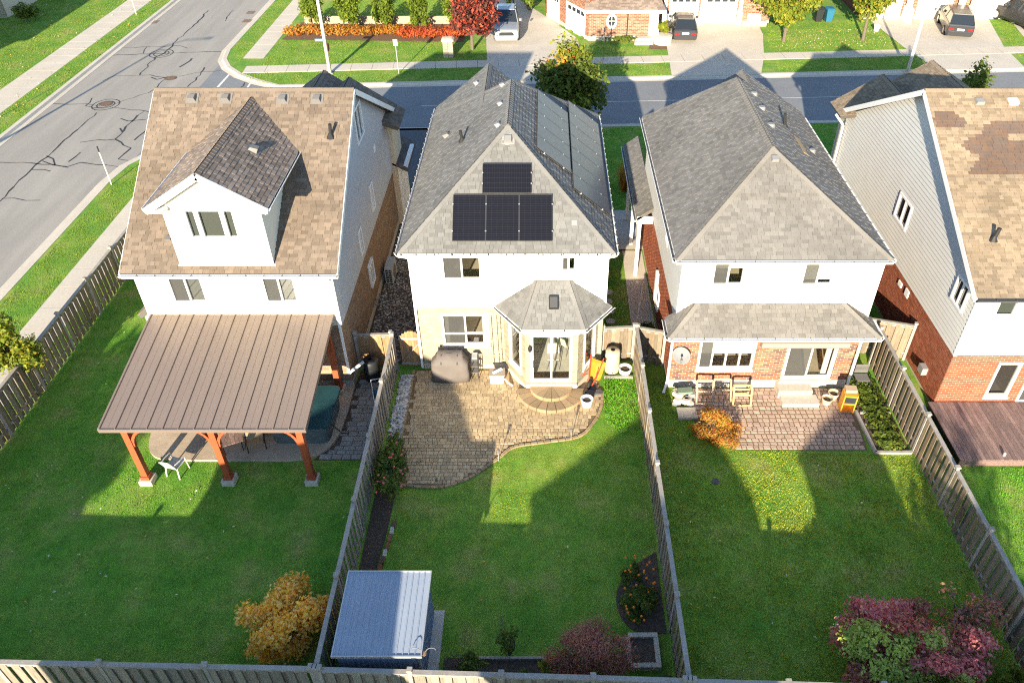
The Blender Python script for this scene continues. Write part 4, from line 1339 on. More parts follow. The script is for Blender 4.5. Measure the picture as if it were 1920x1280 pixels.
downspout(h4, [(13.75, 35.4, 5.1), (14.1, 35.1, 4.7), (14.1, 35.1, .2)])


# ------------------------------------------------------------------ houses of the next street, behind the camera: their shadows lie on the yards
def rear_house(x0, x1, y0, y1, ze, zr, label, key='shd', ridge_x=True):
    h = thing('house', label, 'house', ((x0 + x1) / 2, y1, 0), group='houses behind the rear fence')
    mb = MB(); mb.box(x0 + .4, x1 - .4, y0 + .4, y1 - .4, 0, ze - .02); mb.build('wall', M['sidebeige'], h)
    pl = wall_plane('front', x1 - .4, y1 - .4)
    for a in (1.2, (x1 - x0) - 2.8):
        for b in (.9, 3.6): window(h, pl, a, a + 1.3, b, b + 1.2, cols=(1, 1), room=False, glass='darkglass')
    dx = min((zr - ze) / .85, (x1 - x0) / 2 - .05)
    ym = y1 - (zr - ze) / .62
    pls, A, B = [], None, None
    A, B = (x0 + dx, ym, zr), (x1 - dx, ym, zr)
    mb = MB()
    for pts in ([(x0, y0, ze), (x1, y0, ze), B, A], [(x1, y0, ze), (x1, y1, ze), B], [(x1, y1, ze), (x0, y1, ze), A, B], [(x0, y1, ze), (x0, y0, ze), A]):
        q, _ = plane_of(pts); mb.slab(pts, q.n, .15)
    mb.build('roof', M[key][1], h)
    return h


rear_house(-14.8, -6.2, -11.0, .5, 5.6, 9.0, 'wide hip roofed house behind the rear fence shading the left lawn')
rear_house(-4.15, 3.1, -12.0, -2.0, 5.6, 8.0, 'narrow hip roofed house behind the rear fence shading the middle lawn')
rear_house(5.0, 7.9, -11.0, -.2, 5.6, 7.2, 'hip roofed house behind the rear fence shading the right lawn')  # cut narrow to let sun past onto the right lawn
rear_house(14.3, 22.5, -11.0, -1.5, 5.6, 8.6, 'hip roofed house behind the rear fence at the far right')


# ------------------------------------------------------------------ fences
def fence(label, p, q, h=1.72, key='fence', step=2.4, pitch=.162, posts=None, alt=.03, cat='fence', name='fence', bw=1.08):
    p, q = Vector((*p, 0)), Vector((*q, 0))
    f = thing(name, label, cat, tuple(p))
    d = (q - p).normalized(); L = (q - p).length
    n = Vector((d.y, -d.x, 0)); z = Vector((0, 0, 1))
    me = unit_mesh('board', M[key][0])
    k = int(L / pitch)
    for i in range(k):
        s = (i + .5) * pitch
        hh = h - .06 + rnd.uniform(-.02, .015)
        c = p + d * s + n * (alt if i % 2 else -alt) + z * (.04 + hh / 2)
        uu = (d + z * rnd.gauss(0, .008)).normalized()
        vv = (z - d * uu.dot(z)).normalized()
        c += n * rnd.uniform(-.008, .008) + z * rnd.uniform(-.015, .012)
        single('board', me, f, c, uu, vv, uu.cross(vv), pitch * bw * rnd.uniform(.97, 1.02), hh, .018)
    np_ = max(1, round(L / step))
    mp_ = unit_mesh('post', M['rail'])
    for i in range(np_ + 1):
        c = p + d * (L * i / np_)
        hp = h + .10
        o = single('post', mp_, f, c + z * (hp / 2), d, z, n, .1, hp, .1)
        MB().hull8([c + d * sx * .075 + n * sy * .075 + z * zz for zz in (hp, ) for sx, sy in ((-1, -1), (1, -1), (1, 1), (-1, 1))] + [c + d * sx * .06 + n * sy * .06 + z * (hp + .055) for sx, sy in ((-1, -1), (1, -1), (1, 1), (-1, 1))]).build('post_cap', M['rail'], f)
        if i < np_:
            c2 = p + d * (L * (i + 1) / np_)
            sag = rnd.uniform(-.015, .01)
            MB().beam(c + d * .05 + z * (h + .0), c2 - d * .05 + z * (h + sag), .125, .036).build('top_rail', M['rail'], f)
            for hz in (.35, h - .12): MB().beam(c + z * hz, c2 + z * hz, .04, .075).build('rail', M['rail'], f)
    return f


fence('grey wooden board fence left of the blue shed', (-5.6, 9.85), (-5.68, 22.9), key='fencegrey')
fence('weathered wooden board fence right of the patio with the wheelbarrow', (3.52, 9.55), (3.52, 23.45), key='fence')
fence('wooden slat fence between the maple yard and the timber deck', (12.75, 9.3), (12.75, 23.3), key='fence', alt=.03)
fence('long wooden fence beside the pavement and side street', (-18.82, 9.9), (-18.82, 31.3), key='fence', alt=.03)
fence('low grey board fence along the bottom edge behind the shrubs', (-18.8, 10.15), (-5.7, 9.86), key='fencegrey', alt=.03, bw=1.2)
fence('grey board fence along the bottom edge behind the blue shed', (-5.5, 9.84), (3.42, 9.56), key='fencegrey', alt=.03, bw=1.2)
fence('grey board fence along the bottom edge below the purple bush', (3.62, 9.54), (12.7, 9.28), key='fencegrey', alt=.03, bw=1.2)
fence('short board fence between brown brick wall and grey fence', (-7.12, 23.05), (-5.78, 23.1), key='gatewood', h=1.66)
fence('pale board fence behind the rain barrel', (2.25, 23.45), (3.45, 23.55), key='fence', h=1.66)
fence('short board fence joining the red brick house', (3.58, 23.5), (4.6, 23.2), key='fence', h=1.66)
fence('short board fence behind the lean-to roof by the orange brick wall', (11.5, 24.3), (14.15, 23.55), key='fence', h=1.7)
fence('fence stub joining the tan roofed house and the pavement', (-18.75, 31.3), (-14.4, 31.3), key='fencegrey', h=1.7)
# arched gate
gt = thing('garden_gate', 'brown wooden gate with arched top and diagonal brace', 'gate', (-5.55, 23.15, 0))
me = unit_mesh('board', M['gatewood'][0])
for i in range(8):
    x = -5.5 + i * .112
    hh = 1.42 + .28 * math.sin(math.pi * (i + .5) / 8)
    single('board', me, gt, V(x + .055, 23.15, .06 + hh / 2), V(1, 0, 0), V(0, 0, 1), V(0, -1, 0), .106, hh, .02)
for zz in (.2, 1.42): MB().box(-5.52, -4.62, 23.10, 23.138, zz - .05, zz + .05).build('rail', M['rail'], gt)
MB().beam((-5.5, 23.115, .25), (-4.65, 23.115, 1.38), .03, .09, up=(0, 1, 0)).build('brace', M['rail'], gt)
MB().box(-4.74, -4.62, 23.06, 23.10, 1.12, 1.18).build('latch', M['pipe'], gt)


# ------------------------------------------------------------------ paving
def inside(poly, x, y):
    c = False
    n = len(poly)
    for i in range(n):
        x0, y0 = poly[i]; x1, y1 = poly[(i + 1) % n]
        if (y0 > y) != (y1 > y) and x < (x1 - x0) * (y - y0) / (y1 - y0) + x0: c = not c
    return c


def pavers(name, label, outline, ramp, row=.17, widths=(.13, .17, .25), rot=0., jit=.012, nmax=300, bed='soil', seed=0, z=.02):
    rr = random.Random(seed)
    root = tag(link(name, None), label, kind='structure')
    MB().poly([(x, y, z - .012) for x, y in outline]).build('bed', M[bed], root)
    mats = pair(name + '_paver', ramp, rough=.9, noise=[(25, .12), (2, .08)], spec=.2)
    a0, a1, b0, b1 = bbox(outline)
    items = []
    cx, cy = (a0 + a1) / 2, (b0 + b1) / 2
    R_ = max(a1 - a0, b1 - b0) * .75
    b = -R_
    cr, sr = math.cos(rot), math.sin(rot)
    while b < R_:
        h = row * rr.choice((1, 1, 1, .8))
        a = -R_ - rr.random() * .2
        while a < R_:
            w = rr.choice(widths)
            qx, qy = a + w / 2, b + h / 2
            X, Y = cx + qx * cr - qy * sr, cy + qx * sr + qy * cr
            cs = [(X + sx * w * .45 * cr - sy * h * .45 * sr, Y + sx * w * .45 * sr + sy * h * .45 * cr) for sx, sy in ((-1, -1), (1, -1), (1, 1), (-1, 1))]
            if all(inside(outline, *q) for q in cs):
                ang = rot + rr.uniform(-.03, .03)
                u = V(math.cos(ang), math.sin(ang), 0); v = V(-math.sin(ang), math.cos(ang), 0)
                zz = z + rr.uniform(-.004, .006)
                ww, hh = w - jit, h - jit
                c = V(X, Y, zz)
                pts = [c + u * sx * ww / 2 + v * sy * hh / 2 for sx, sy in ((-1, -1), (1, -1), (1, 1), (-1, 1))]
                items.append((pts, u, v, V(0, 0, 1), .04, (c, ww, hh)))
            a += w
        b += h
    pieces(items, 'paver', 'paver_field', mats, root, nmax, bevel=.06)
    return root


def smooth_line(pts, n=6):
    out = []
    for i in range(len(pts) - 1):
        p0, p1, p2, p3 = pts[max(i - 1, 0)], pts[i], pts[i + 1], pts[min(i + 2, len(pts) - 1)]
        for k in range(n):
            t = k / n
            out.append(tuple(.5 * ((2 * p1[j]) + (-p0[j] + p2[j]) * t + (2 * p0[j] - 5 * p1[j] + 4 * p2[j] - p3[j]) * t * t + (-p0[j] + 3 * p1[j] - 3 * p2[j] + p3[j]) * t ** 3) for j in (0, 1)))
    return out + [pts[-1]]


P2R = tones((.41, .305, .18), .82, .92, 1, 1.1, 1.18, .97)
edge2 = smooth_line([(-4.72, 17.15), (-3.5, 17.05), (-2.5, 17.45), (-1.6, 18.3), (-1.05, 18.85), (0, 19.08), (1.2, 19.35), (1.75, 20.0), (2.1, 20.85), (2.2, 21.7)], 5)
patio2 = [(-5.0, 22.95), (-5.0, 19.0)] + edge2 + [(2.1, 22.2), (1.9, 22.9), (-1.4, 23.0)]
p2 = pavers('patio', 'golden tan stone paver patio with a curved edge', patio2, P2R, seed=3, bed='sandbed')
mats = pair('edging_paver', tones((.30, .21, .12), .85, 1, 1.15), rough=.9, noise=[(25, .12)])
me = unit_mesh('edging_stone', mats[0], .06)
dl = dense([(-5.03, 22.9), (-5.03, 18.9), (-4.78, 17.2)] + edge2, .21)
for (x0, y0), (x1, y1) in zip(dl, dl[1:]):
    d = V(x1 - x0, y1 - y0, 0); L = d.length
    if L < .02: continue
    d.normalize()
    single('edging_stone', me, p2, V((x0 + x1) / 2, (y0 + y1) / 2, .012), d, V(-d.y, d.x, 0), V(0, 0, 1), L * .95, .11, .07)
# round steps below the patio door: curved risers, wedge-shaped treads
steps = thing('stone_step', 'two curved golden paver steps below the patio door', 'step', (.27, 21.78, 0))
for ti, (r_, z0, z1, ri) in enumerate(((1.28, .02, .17, .78), (.80, .17, .33, .12))):
    n = 11 if ti == 0 else 8
    for k in range(n):
        a0, a1 = math.pi + math.pi * k / n + .012, math.pi + math.pi * (k + 1) / n - .012
        q = []
        for rr_, aa in ((r_, a0), (r_, (a0 + a1) / 2), (r_, a1), (ri, a1), (ri, a0)): q.append((.27 + rr_ * math.cos(aa), 21.72 + rr_ * .95 * math.sin(aa)))
        MB().prism(q, z0, z1 + rnd.uniform(0, .006)).build('tread_stone', mats[0] if False else p2.children[1].data.materials[0], steps)
    q = [(.27 + (r_ - .04) * math.cos(math.pi + math.pi * k / 20), 21.74 + (r_ - .04) * .95 * math.sin(math.pi + math.pi * k / 20)) for k in range(21)]
    MB().prism(q, .0, z1 - .01).build('step_core', M['soil'], steps)

P3R = tones((.40, .29, .225), .82, .93, 1, 1.08, 1.15)
patio3 = [(5.3, 21.9), (5.3, 20.3), (6.6, 18.72), (9, 18.68), (11.2, 18.68), (11.3, 19.7), (11.35, 21.9)]
p3 = pavers('patio', 'pinkish square paver patio behind the red brick house', patio3, P3R, row=.21, widths=(.17, .21, .25), jit=.03, seed=8, bed='sandbed')
pavers('patio', 'grey concrete paver strip beside the hot tub', [(-7.15, 22.2), (-7.25, 20.5), (-7.4, 18.9), (-7.9, 18.25), (-5.75, 18.25), (-5.75, 22.9), (-7.1, 22.9)], tones((.27, .25, .22), .9, 1, 1.1), row=.24, widths=(.3, .36, .42), jit=.016, seed=5)
slab1 = smooth_line([(-13.3, 22), (-13.75, 20.2), (-13.85, 19.3), (-13.5, 18.5), (-12.7, 18.22), (-10, 18.2), (-8.4, 18.22), (-7.6, 18.6), (-7.25, 19.3), (-7.15, 20.5), (-7.15, 22)], 5)
M['stamped'] = mat('stamped_concrete', (.40, .315, .225), .85, noise=[(4, .1), (.8, .08)], bump=(15, .3))
tag(st('patio_slab', MB().prism(slab1, -.02, .09), M['stamped']), 'rounded stamped concrete patio slab under the pergola')
M['river'] = pair('river_stone', tones((.45, .43, .40), .7, .9, 1.1, 1.3, .5), rough=.8)


def stones(name, label, poly, n, r0, r1, mats=None, seed=0, z=.0):
    """loose stones as faceted lumps, joined"""
    rr = random.Random(seed)
    mb = MB(); a0, a1, b0, b1 = bbox(poly)
    k = 0
    while k < n:
        x, y = rr.uniform(a0, a1), rr.uniform(b0, b1)
        if not inside(poly, x, y): continue
        r = rr.uniform(r0, r1); s = rr.uniform(.6, 1.)
        a = rr.random() * 3
        pr2 = [(r * .75, 0), (r, r * .35), (r * .55, r * .7)]
        b = len(mb.v)
        for q, h in pr2:
            for t in range(5):
                th = a + 2 * math.pi * t / 5
                mb.v.append((x + q * math.cos(th), y + q * s * math.sin(th), z + h * .8))
        for i in range(2):
            for t in range(5): mb.f.append((b + i * 5 + t, b + i * 5 + (t + 1) % 5, b + i * 5 + 5 + (t + 1) % 5, b + i * 5 + 5 + t))
        mb.f.append(tuple(b + 10 + t for t in range(5)))
        k += 1
    o = mb.build(name, (mats or M['river'])[1], kind='stuff')
    return tag(o, label)


stones('river_stones', 'white river stones along the grey fence', [(-5.5, 19.2), (-5.05, 19.2), (-5.05, 22.6), (-5.5, 22.6)], 620, .04, .09, z=.01)
M['dkgravel'] = pair('dark_gravel', tones((.22, .20, .18), .4, .7, 1, 1.5, 2.4), rough=.9)
stones('gravel', 'dark grey gravel between the first two houses', [(-7.1, 23.4), (-4.8, 23.4), (-4.8, 31), (-5.8, 31), (-5.8, 37), (-7.1, 37)], 7500, .022, .055, M['dkgravel'], 3, .008)

# ------------------------------------------------------------------ pergola with metal roof
pg = thing('pergola', 'red stained timber pergola with sloping brown metal roof', 'pergola', (-10.5, 19.5, 0))
x0, x1 = -13.78, -7.42
A_, B_ = V(x0, 17.12, 2.62), V(x0, 21.95, 3.42)
sv = (B_ - A_).normalized(); sn = V(1, 0, 0).cross(sv)
Ls = (B_ - A_).length
npan = 13
for i in range(npan):
    w = (x1 - x0) / npan
    mb = MB()
    a = i * w
    prof = [(0, 0), (0, .05), (.018, .05), (.024, .008), (w * .5 - .012, .006), (w * .5 - .006, .014), (w * .5 + .006, .014), (w * .5 + .012, .006), (w - .006, .008), (w - .006, -.01), (0, -.01)]
    mb.loft([[A_ + V(1, 0, 0) * (a + p_) + sn * c_ for p_, c_ in prof], [B_ + V(1, 0, 0) * (a + p_) + sn * c_ for p_, c_ in prof]])
    mb.build('roof_panel', M['metalroof'], pg)
MB().obox(A_, V(1, 0, 0), sv, sn, -.04, x1 - x0 + .04, -.03, .0, -.12, .035).build('drip_edge', M['metalroof'], pg)
for a in (-.04, x1 - x0): MB().obox(A_, V(1, 0, 0), sv, sn, a, a + .04, 0, Ls, -.12, .052).build('edge_trim', M['metalroof'], pg)
zroof = lambda y: 2.62 + (y - 17.12) * .8 / 4.83
for xx in (-13.13, -10.42, -7.67):
    for yy in (17.3, 21.7):
        zt = zroof(yy) - .16
        po = MB().box(xx - .1, xx + .1, yy - .1, yy + .1, .22, zt).build('post', M['redwood'], pg)
        MB().box(xx - .14, xx + .14, yy - .14, yy + .14, .22, .36).build('post_collar', M['redwood'], po)
        MB().box(xx - .21, xx + .21, yy - .21, yy + .21, .0, .22).build('stone_base', M['concrete2'], po)
        for s in (-1, 1):
            if (xx < -13 and s < 0) or (xx > -8 and s > 0): continue
            pts = [V(xx + s * (.1 + .55 * (1 - math.cos(t))), yy, zt - .75 + .72 * math.sin(t)) for t in [R(90) * k / 6 for k in range(7)]]
            mb = MB()
            for p_, q_ in zip(pts, pts[1:]): mb.beam(p_, q_, .09, .13, up=(0, 1, 0))
            mb.build('brace', M['redwood'], po)
for yy in (17.3, 21.7): MB().box(x0 + .25, x1 - .15, yy - .07, yy + .07, zroof(yy) - .2, zroof(yy) - .03).build('beam', M['redwood'], pg)
for i in range(9):
    xx = x0 + .3 + i * (x1 - x0 - .6) / 8
    MB().beam((xx, 17.2, zroof(17.2) - .06), (xx, 21.85, zroof(21.85) - .06), .05, .1).build('rafter', M['redwood'], pg)
# hot tub
ht = thing('hot_tub', 'dark teal covered hot tub under the pergola corner', 'hot tub', (-8.45, 19.95, .09))
M['tubside'] = mat('tub_side', (.10, .125, .125), .6, noise=[(3, .1)]); M['tubcover'] = mat('tub_cover', (.02, .065, .075), .45, noise=[(2, .15)])


def rrect(cx, cy, hx, hy, r, n=5):
    out = []
    for sx, sy, a in ((1, 1, 0), (-1, 1, 90), (-1, -1, 180), (1, -1, 270)):
        for k in range(n + 1):
            t = R(a + 90 * k / n)
            out.append((cx + sx * (hx - r) + r * math.cos(t), cy + sy * (hy - r) + r * math.sin(t)))
    return out


b_ = MB(); b_.loft([[(x, y, .09) for x, y in rrect(-8.45, 19.95, .98, 1.0, .25)], [(x, y, .85) for x, y in rrect(-8.45, 19.95, 1.05, 1.07, .25)]]); b_.build('cabinet', M['tubside'], ht)
for s in (-1, 1):
    mb = MB(); c = rrect(-8.45, 19.95 + s * .54, 1.1, .53, .18)
    mb.loft([[(x, y, .86) for x, y in c], [(x, y, .96 - .03 * (abs(y - 19.95) > .6)) for x, y in c]]); mb.build('cover_half', M['tubcover'], ht)
mb = MB(); mb.tube([(-7.35, 19.2, .8), (-7.05, 19.2, .35), (-6.9, 19.4, .12)], .02, 6); mb.build('cover_strap', M['pipe'], ht)
# plastic chair
ch = thing('plastic_chair', 'white plastic garden chair on the sunlit lawn by the pergola post', 'chair', (-12.3, 17.75, 0), R(165))
M['plastic'] = mat('white_plastic', (.62, .58, .50), .5)
mb = MB(); mb.loft([[(x, y, z) for x, z in ((-.24, .40), (-.15, .38), (.15, .38), (.24, .40), (.24, .425), (.15, .405), (-.15, .405), (-.24, .425))] for y, dz in ((-.24, 0), (.22, 0)) for z0 in (0,)]); mb.build('seat', M['plastic'], ch, local=True)
mb = MB(); mb.loft([[(x * .92 + 0, .22 + t * .16, .40 + t * .48 - abs(x) * .3 * t * t) for x in (-.25, -.12, .12, .25)] + [(x * .92, .25 + t * .16, .40 + t * .48 - abs(x) * .3 * t * t) for x in (.25, .12, -.12, -.25)] for t in (0, .5, 1)]); mb.build('backrest', M['plastic'], ch, local=True)
for s in (-1, 1):
    MB().tube([(s * .25, -.24, 0), (s * .26, -.2, .4), (s * .28, -.18, .63), (s * .28, .05, .65), (s * .25, .27, .66)], .022, 6).build('armrest', M['plastic'], ch, local=True)
    MB().tube([(s * .25, .3, 0), (s * .22, .22, .4)], .025, 6).build('leg', M['plastic'], ch, local=True)
# sling chairs beneath the pergola
M['sling'] = mat('tan_sling', (.36, .27, .16), .8)
def sling(label, loc, rz):
    s_ = thing('sling_chair', label, 'chair', loc, rz, 'sling chairs under the pergola')
    MB().loft([[(x, y, z) for x in (-.28,)] + [(.28, y, z)] + [(.28, y, z - .015)] + [(-.28, y, z - .015)] for y, z in ((-.5, .42), (-.1, .34), (.25, .5), (.55, .95))]).build('sling', M['sling'], s_, local=True)
    for sx in (-.3, .3):
        MB().tube([(sx, -.55, .44), (sx, -.1, .36), (sx, .25, .5), (sx, .58, .98)], .016, 6).build('frame', M['pipe'], s_, local=True)
        MB().tube([(sx, -.4, 0), (sx, .28, .5)], .016, 6).build('leg', M['pipe'], s_, local=True)
        MB().tube([(sx, .4, 0), (sx, -.3, .42)], .016, 6).build('leg', M['pipe'], s_, local=True)
sling('tan sling chair beside the hot tub under the pergola', (-10.0, 18.95, .09), R(20))
sling('tan sling chair behind the middle pergola post', (-11.2, 19.6, .09), R(-140))
tb = thing('side_table', 'small wooden folding table beside the middle pergola post', 'table', (-10.75, 18.75, .09), R(25))
for k in range(6): MB().box(-.4 + k * .135, -.28 + k * .135, -.3, .3, .44, .465).build('slat', M['deckwood'][0], tb, local=True)
for sx in (-.3, .3):
    MB().beam((sx, -.28, 0), (sx, .28, .44), .03).build('leg', M['pipe'], tb, local=True); MB().beam((sx, .28, 0), (sx, -.28, .44), .03).build('leg', M['pipe'], tb, local=True)
# rain barrels
M['black'] = mat('black_plastic', (.02, .022, .024), .5); M['beige'] = mat('beige_plastic', (.50, .40, .27), .5, noise=[(4, .06)])
def barrel(label, c, r, h, m):
    b = thing('rain_barrel', label, 'barrel', c)
    MB().lathe([(r * .88, 0), (r * .97, .05), (r, h * .3), (r * .98, h * .33), (r, h * .36), (r, h * .66), (r * .98, h * .69), (r, h * .72), (r * .95, h * .95), (r * .8, h)], (0, 0, 0), 24).build('body', m, b, local=True, smooth=True)
    MB().lathe([(r * .3, 0), (r * .3, .02), (r * .22, .025), (r * .22, .0)], (0, 0, h), 14).build('lid_opening', M['pipe'], b, local=True)
    MB().tube([(0, -r - .06, .15), (0, -r + .02, .15)], .02, 6).build('tap', M['vent'], b, local=True)
barrel('black rain barrel at the foot of the downspout', (-6.55, 22.45, 0), .3, .95, M['black'])
barrel('beige rain barrel with black collar behind the wheelbarrow', (2.62, 22.9, 0), .29, 1.05, M['beige'])
# hose reel
hr = thing('hose_reel', 'blue garden hose reel cart on grey pavers', 'hose reel', (-6.15, 21.35, .02), R(15))
M['blue'] = mat('blue_plastic', (.02, .12, .20), .5)
MB().lathe([(.2, -.16), (.2, -.14), (.13, -.12), (.15, -.06), (.13, 0), (.15, .06), (.13, .12), (.2, .14), (.2, .16)], (0, 0, .28), 14, axis='x').build('reel', M['blue'], hr, local=True)
for sx in (-.18, .18): MB().tube([(sx, -.25, .0), (sx, -.05, .3), (sx, .2, .75)], .014, 6).build('frame', M['alu'], hr, local=True)
MB().tube([(-.18, .2, .75), (.18, .2, .75)], .014, 6).build('handle', M['alu'], hr, local=True)
# air conditioner
ac = thing('air_conditioner', 'white outdoor heat pump unit beside the brown brick wall', 'air conditioner', (-6.85, 29.2, 0))
MB().box(-.17, .17, -.5, .5, .08, .85).build('casing', mat('ac_grey', (.42, .43, .41), .5), ac, local=True)
for k in range(7):
    for j in range(2): MB().box(-.13 + j * .14, -.02 + j * .14, -.512, -.5, .15 + k * .095, .21 + k * .095).build('louvre', M['pipe'], ac, local=True)
mb = MB(); mb.lathe([(.32, 0), (.32, .01), (.05, .02)], (.17, 0, .45), 18, axis='x'); mb.build('fan_grille', M['vent'], ac, local=True)
for yy in (-.35, .35): MB().box(-.25, .25, yy - .05, yy + .05, 0, .08).build('foot', M['black'], ac, local=True)
# conduit coil
mb = MB(); mb.tube([(-7.1 + .06 * math.sin(k * 1.1), 26.6 + .12 * k, .35 + .12 * math.cos(k * 1.7)) for k in range(8)], .035, 6)
tag(mb.build('vent_hose', M['lightvent']), 'crumpled white vent hose on the brown brick wall', 'hose')

# ------------------------------------------------------------------ patio things of the middle house
M['cover'] = mat('grill_cover', (.13, .112, .10), .75, noise=[(2.2, .10)], bump=(5, .7))
bq = thing('barbecue', 'large barbecue under a grey fitted cover', 'barbecue', (-3.55, 22.5, 0))
secs = []
def sect(z, hx0, hx1, y0, y1, wob, ph):
    out = []
    for k in range(40):
        t = 2 * math.pi * k / 40
        cx, cy = (hx0 + hx1) / 2, (y0 + y1) / 2
        c, s_ = math.cos(t), math.sin(t)
        p = 5
        rr_ = (abs(c) ** p + abs(s_) ** p) ** (-1 / p)
        w = 1 + wob * math.sin(9 * t + ph) + wob * .6 * math.sin(17 * t + ph * 2)
        out.append((cx + (hx1 - hx0) / 2 * rr_ * c * w, cy + (y1 - y0) / 2 * rr_ * s_ * w, z + .012 * math.sin(5 * t + ph)))
    return out
for z, a, b, c, d, w in ((.03, -.73, .73, -.36, .34, .018), (.35, -.72, .72, -.345, .33, .015), (.75, -.70, .70, -.33, .32, .010), (.86, -.69, .69, -.32, .32, .008), (.93, -.62, .62, -.30, .32, .006), (1.05, -.50, .52, -.24, .32, .006), (1.16, -.47, .49, -.10, .31, .006), (1.19, -.43, .45, .02, .26, .004)): secs.append(sect(z, a, b, c, d, w, z * 3))
MB().loft(secs).build('cover', M['cover'], bq, local=True, smooth=True)
mb = MB()
for s_ in (-.3, .3): mb.beam((s_, -.33, .92), (s_, -.05, 1.18), .03, .02)
mb.build('strap', M['black'], bq, local=True, kind='stuff')
MB().box(-.45, .5, .3, .34, .95, 1.24).build('lid_back', M['black'], bq, local=True)
st_ = thing('shelf_rack', 'black metal rack beside the barbecue', 'rack', (-2.62, 22.62, 0))
for sx in (-.12, .12):
    for sy in (-.2, .2): MB().box(sx - .015, sx + .015, sy - .015, sy + .015, 0, .95).build('leg', M['pipe'], st_, local=True)
for zz in (.3, .62, .93): MB().box(-.13, .13, -.22, .22, zz, zz + .02).build('shelf', M['vent'], st_, local=True)
MB().box(-.09, .1, -.15, .16, .95, 1.02).build('tray', M['alu'], st_, local=True)
cb = thing('storage_box', 'white storage box with grey lid and scoop on top', 'storage box', (-1.78, 22.3, 0))
MB().loft([[(x, y, 0) for x, y in rrect(0, 0, .25, .17, .03, 2)], [(x, y, .4) for x, y in rrect(0, 0, .27, .19, .03, 2)]]).build('body', M['trim'], cb, local=True)
MB().box(-.3, .3, -.2, .24, .4, .45).build('lid', mat('tan_lid', (.30, .25, .2), .7), cb, local=True)
MB().beam((-.15, -.1, .49), (.18, .1, .53), .09, .05).build('scoop', M['trim'], cb, local=True)
MB().box(-.1, .1, -.192, -.186, .3, .33).build('handle', M['vent'], cb, local=True)
dg = thing('drain_elbow', 'white downspout elbow leaning by the storage box', 'downspout elbow', (-1.35, 22.05, 0), R(30))
MB().tube([(-.1, .12, .3), (0, 0, .12), (.12, -.12, .03)], .04, 6).build('pipe', M['plastic'], dg, local=True)
# wheelbarrow, upended against the wall
wbw = thing('wheelbarrow', 'yellow wheelbarrow with red handles upended against the bay', 'wheelbarrow', (1.92, 22.25, 0), R(-28))
M['yellow'] = mat('yellow_tray', (.40, .18, .012), .5, noise=[(5, .08)]); M['red'] = mat('red_paint', (.50, .05, .025), .5); M['rubber'] = mat('rubber', (.025, .025, .025), .8)
tl = lambda x, a, b: (x * .85, -.05 + .3 * a - .2 * b, .16 + .74 * a + .14 * b)
secs = []
for a, hw, dp in ((0, .18, .10), (.12, .26, .24), (.5, .31, .28), (.85, .33, .24), (1, .34, .04)):
    secs.append([tl(-hw - .02, a, -.12), tl(-hw * .72, a, -.12 + dp), tl(0, a, -.10 + dp * 1.12), tl(hw * .72, a, -.12 + dp), tl(hw + .02, a, -.12), tl(hw, a, -.13), tl(hw * .68, a, -.15 + dp), tl(0, a, -.14 + dp * 1.1), tl(-hw * .68, a, -.15 + dp), tl(-hw, a, -.13)])
MB().loft(secs).build('tray', M['yellow'], wbw, local=True, smooth=False)
for s_ in (-1, 1):
    MB().tube([(s_ * .06, -.38, .1), (s_ * .18, -.12, .55), (s_ * .26, .18, 1.15)], .022, 6).build('handle', M['red'], wbw, local=True)
    MB().tube([(s_ * .18, -.2, .5), (s_ * .26, -.5, .62), (s_ * .22, -.32, .82)], .016, 6).build('leg', M['red'], wbw, local=True)
wh = MB().lathe([(.09, -.04), (.17, -.045), (.2, 0), (.17, .045), (.09, .04)], (0, -.42, .2), 18, axis='x').build('wheel', M['rubber'], wbw, local=True, smooth=True)
MB().lathe([(.09, -.03), (.09, .03)], (0, -.42, .2), 12, axis='x').build('rim', M['alu'], wh, local=True)
# buckets, pots and stones
def pot(name, label, cat, c, r0, r1, h, m, soil=True, group=None):
    b = thing(name, label, cat, c, group=group)
    MB().lathe([(r0, 0), (r1, h), (r1 * 1.06, h), (r1 * 1.06, h + .03), (r1 * .93, h + .03), (r1 * .9, h - .04), (.01, h - .05)], (0, 0, 0), 20).build('pot_wall', m, b, local=True, smooth=False)
    if soil: MB().lathe([(r1 * .88, h - .06), (r1 * .5, h - .03), (.01, h - .02)], (0, 0, 0), 12).build('soil', M['soil'], b, local=True)
    return b
pot('bucket', 'white bucket of soil at the patio edge', 'bucket', (1.57, 20.95, .02), .17, .22, .3, M['trim'])
pot('planter_pot', 'white plastic tub beside the beige rain barrel', 'tub', (3.12, 22.75, 0), .2, .25, .26, M['trim'])
tag(MB().loft([[(2.8 + x, 22.95 + y, .34 + .04 * x) for x, y in rrect(0, 0, .3, .13, .05, 2)], [(2.8 + x, 22.95 + y, .42 + .04 * x) for x, y in rrect(0, 0, .28, .11, .05, 2)]]).build('tub_lid', M['black']), 'black lid lying over the white tub', 'lid') if False else None
M['slate'] = mat('slate', (.10, .09, .085), .9, noise=[(5, .25)])
for i, (x, y, a) in enumerate(((1.85, 21.9, .3), (2.02, 21.6, .9), (1.75, 21.55, -.2))):
    q = [(x + .2 * math.cos(a + t), y + .15 * math.sin(a + t)) for t in (0, 1.1, 2.2, 3.3, 4.6, 5.5)]
    tag(MB().prism(q, .01, .07 + .02 * i).build('flat_stone', M['slate']), ['dark flat stone closest to the bay wall', 'dark flat stone nearest the tall grass', 'dark flat stone beside the curved step'][i], 'stone', 'flat stones by the wheelbarrow')
tag(MB().box(2.3, 3.4, 22.42, 22.52, 0, .09).build('timber_edging', M['rail']), 'pale timber edging before the rain barrel', 'timber edging')
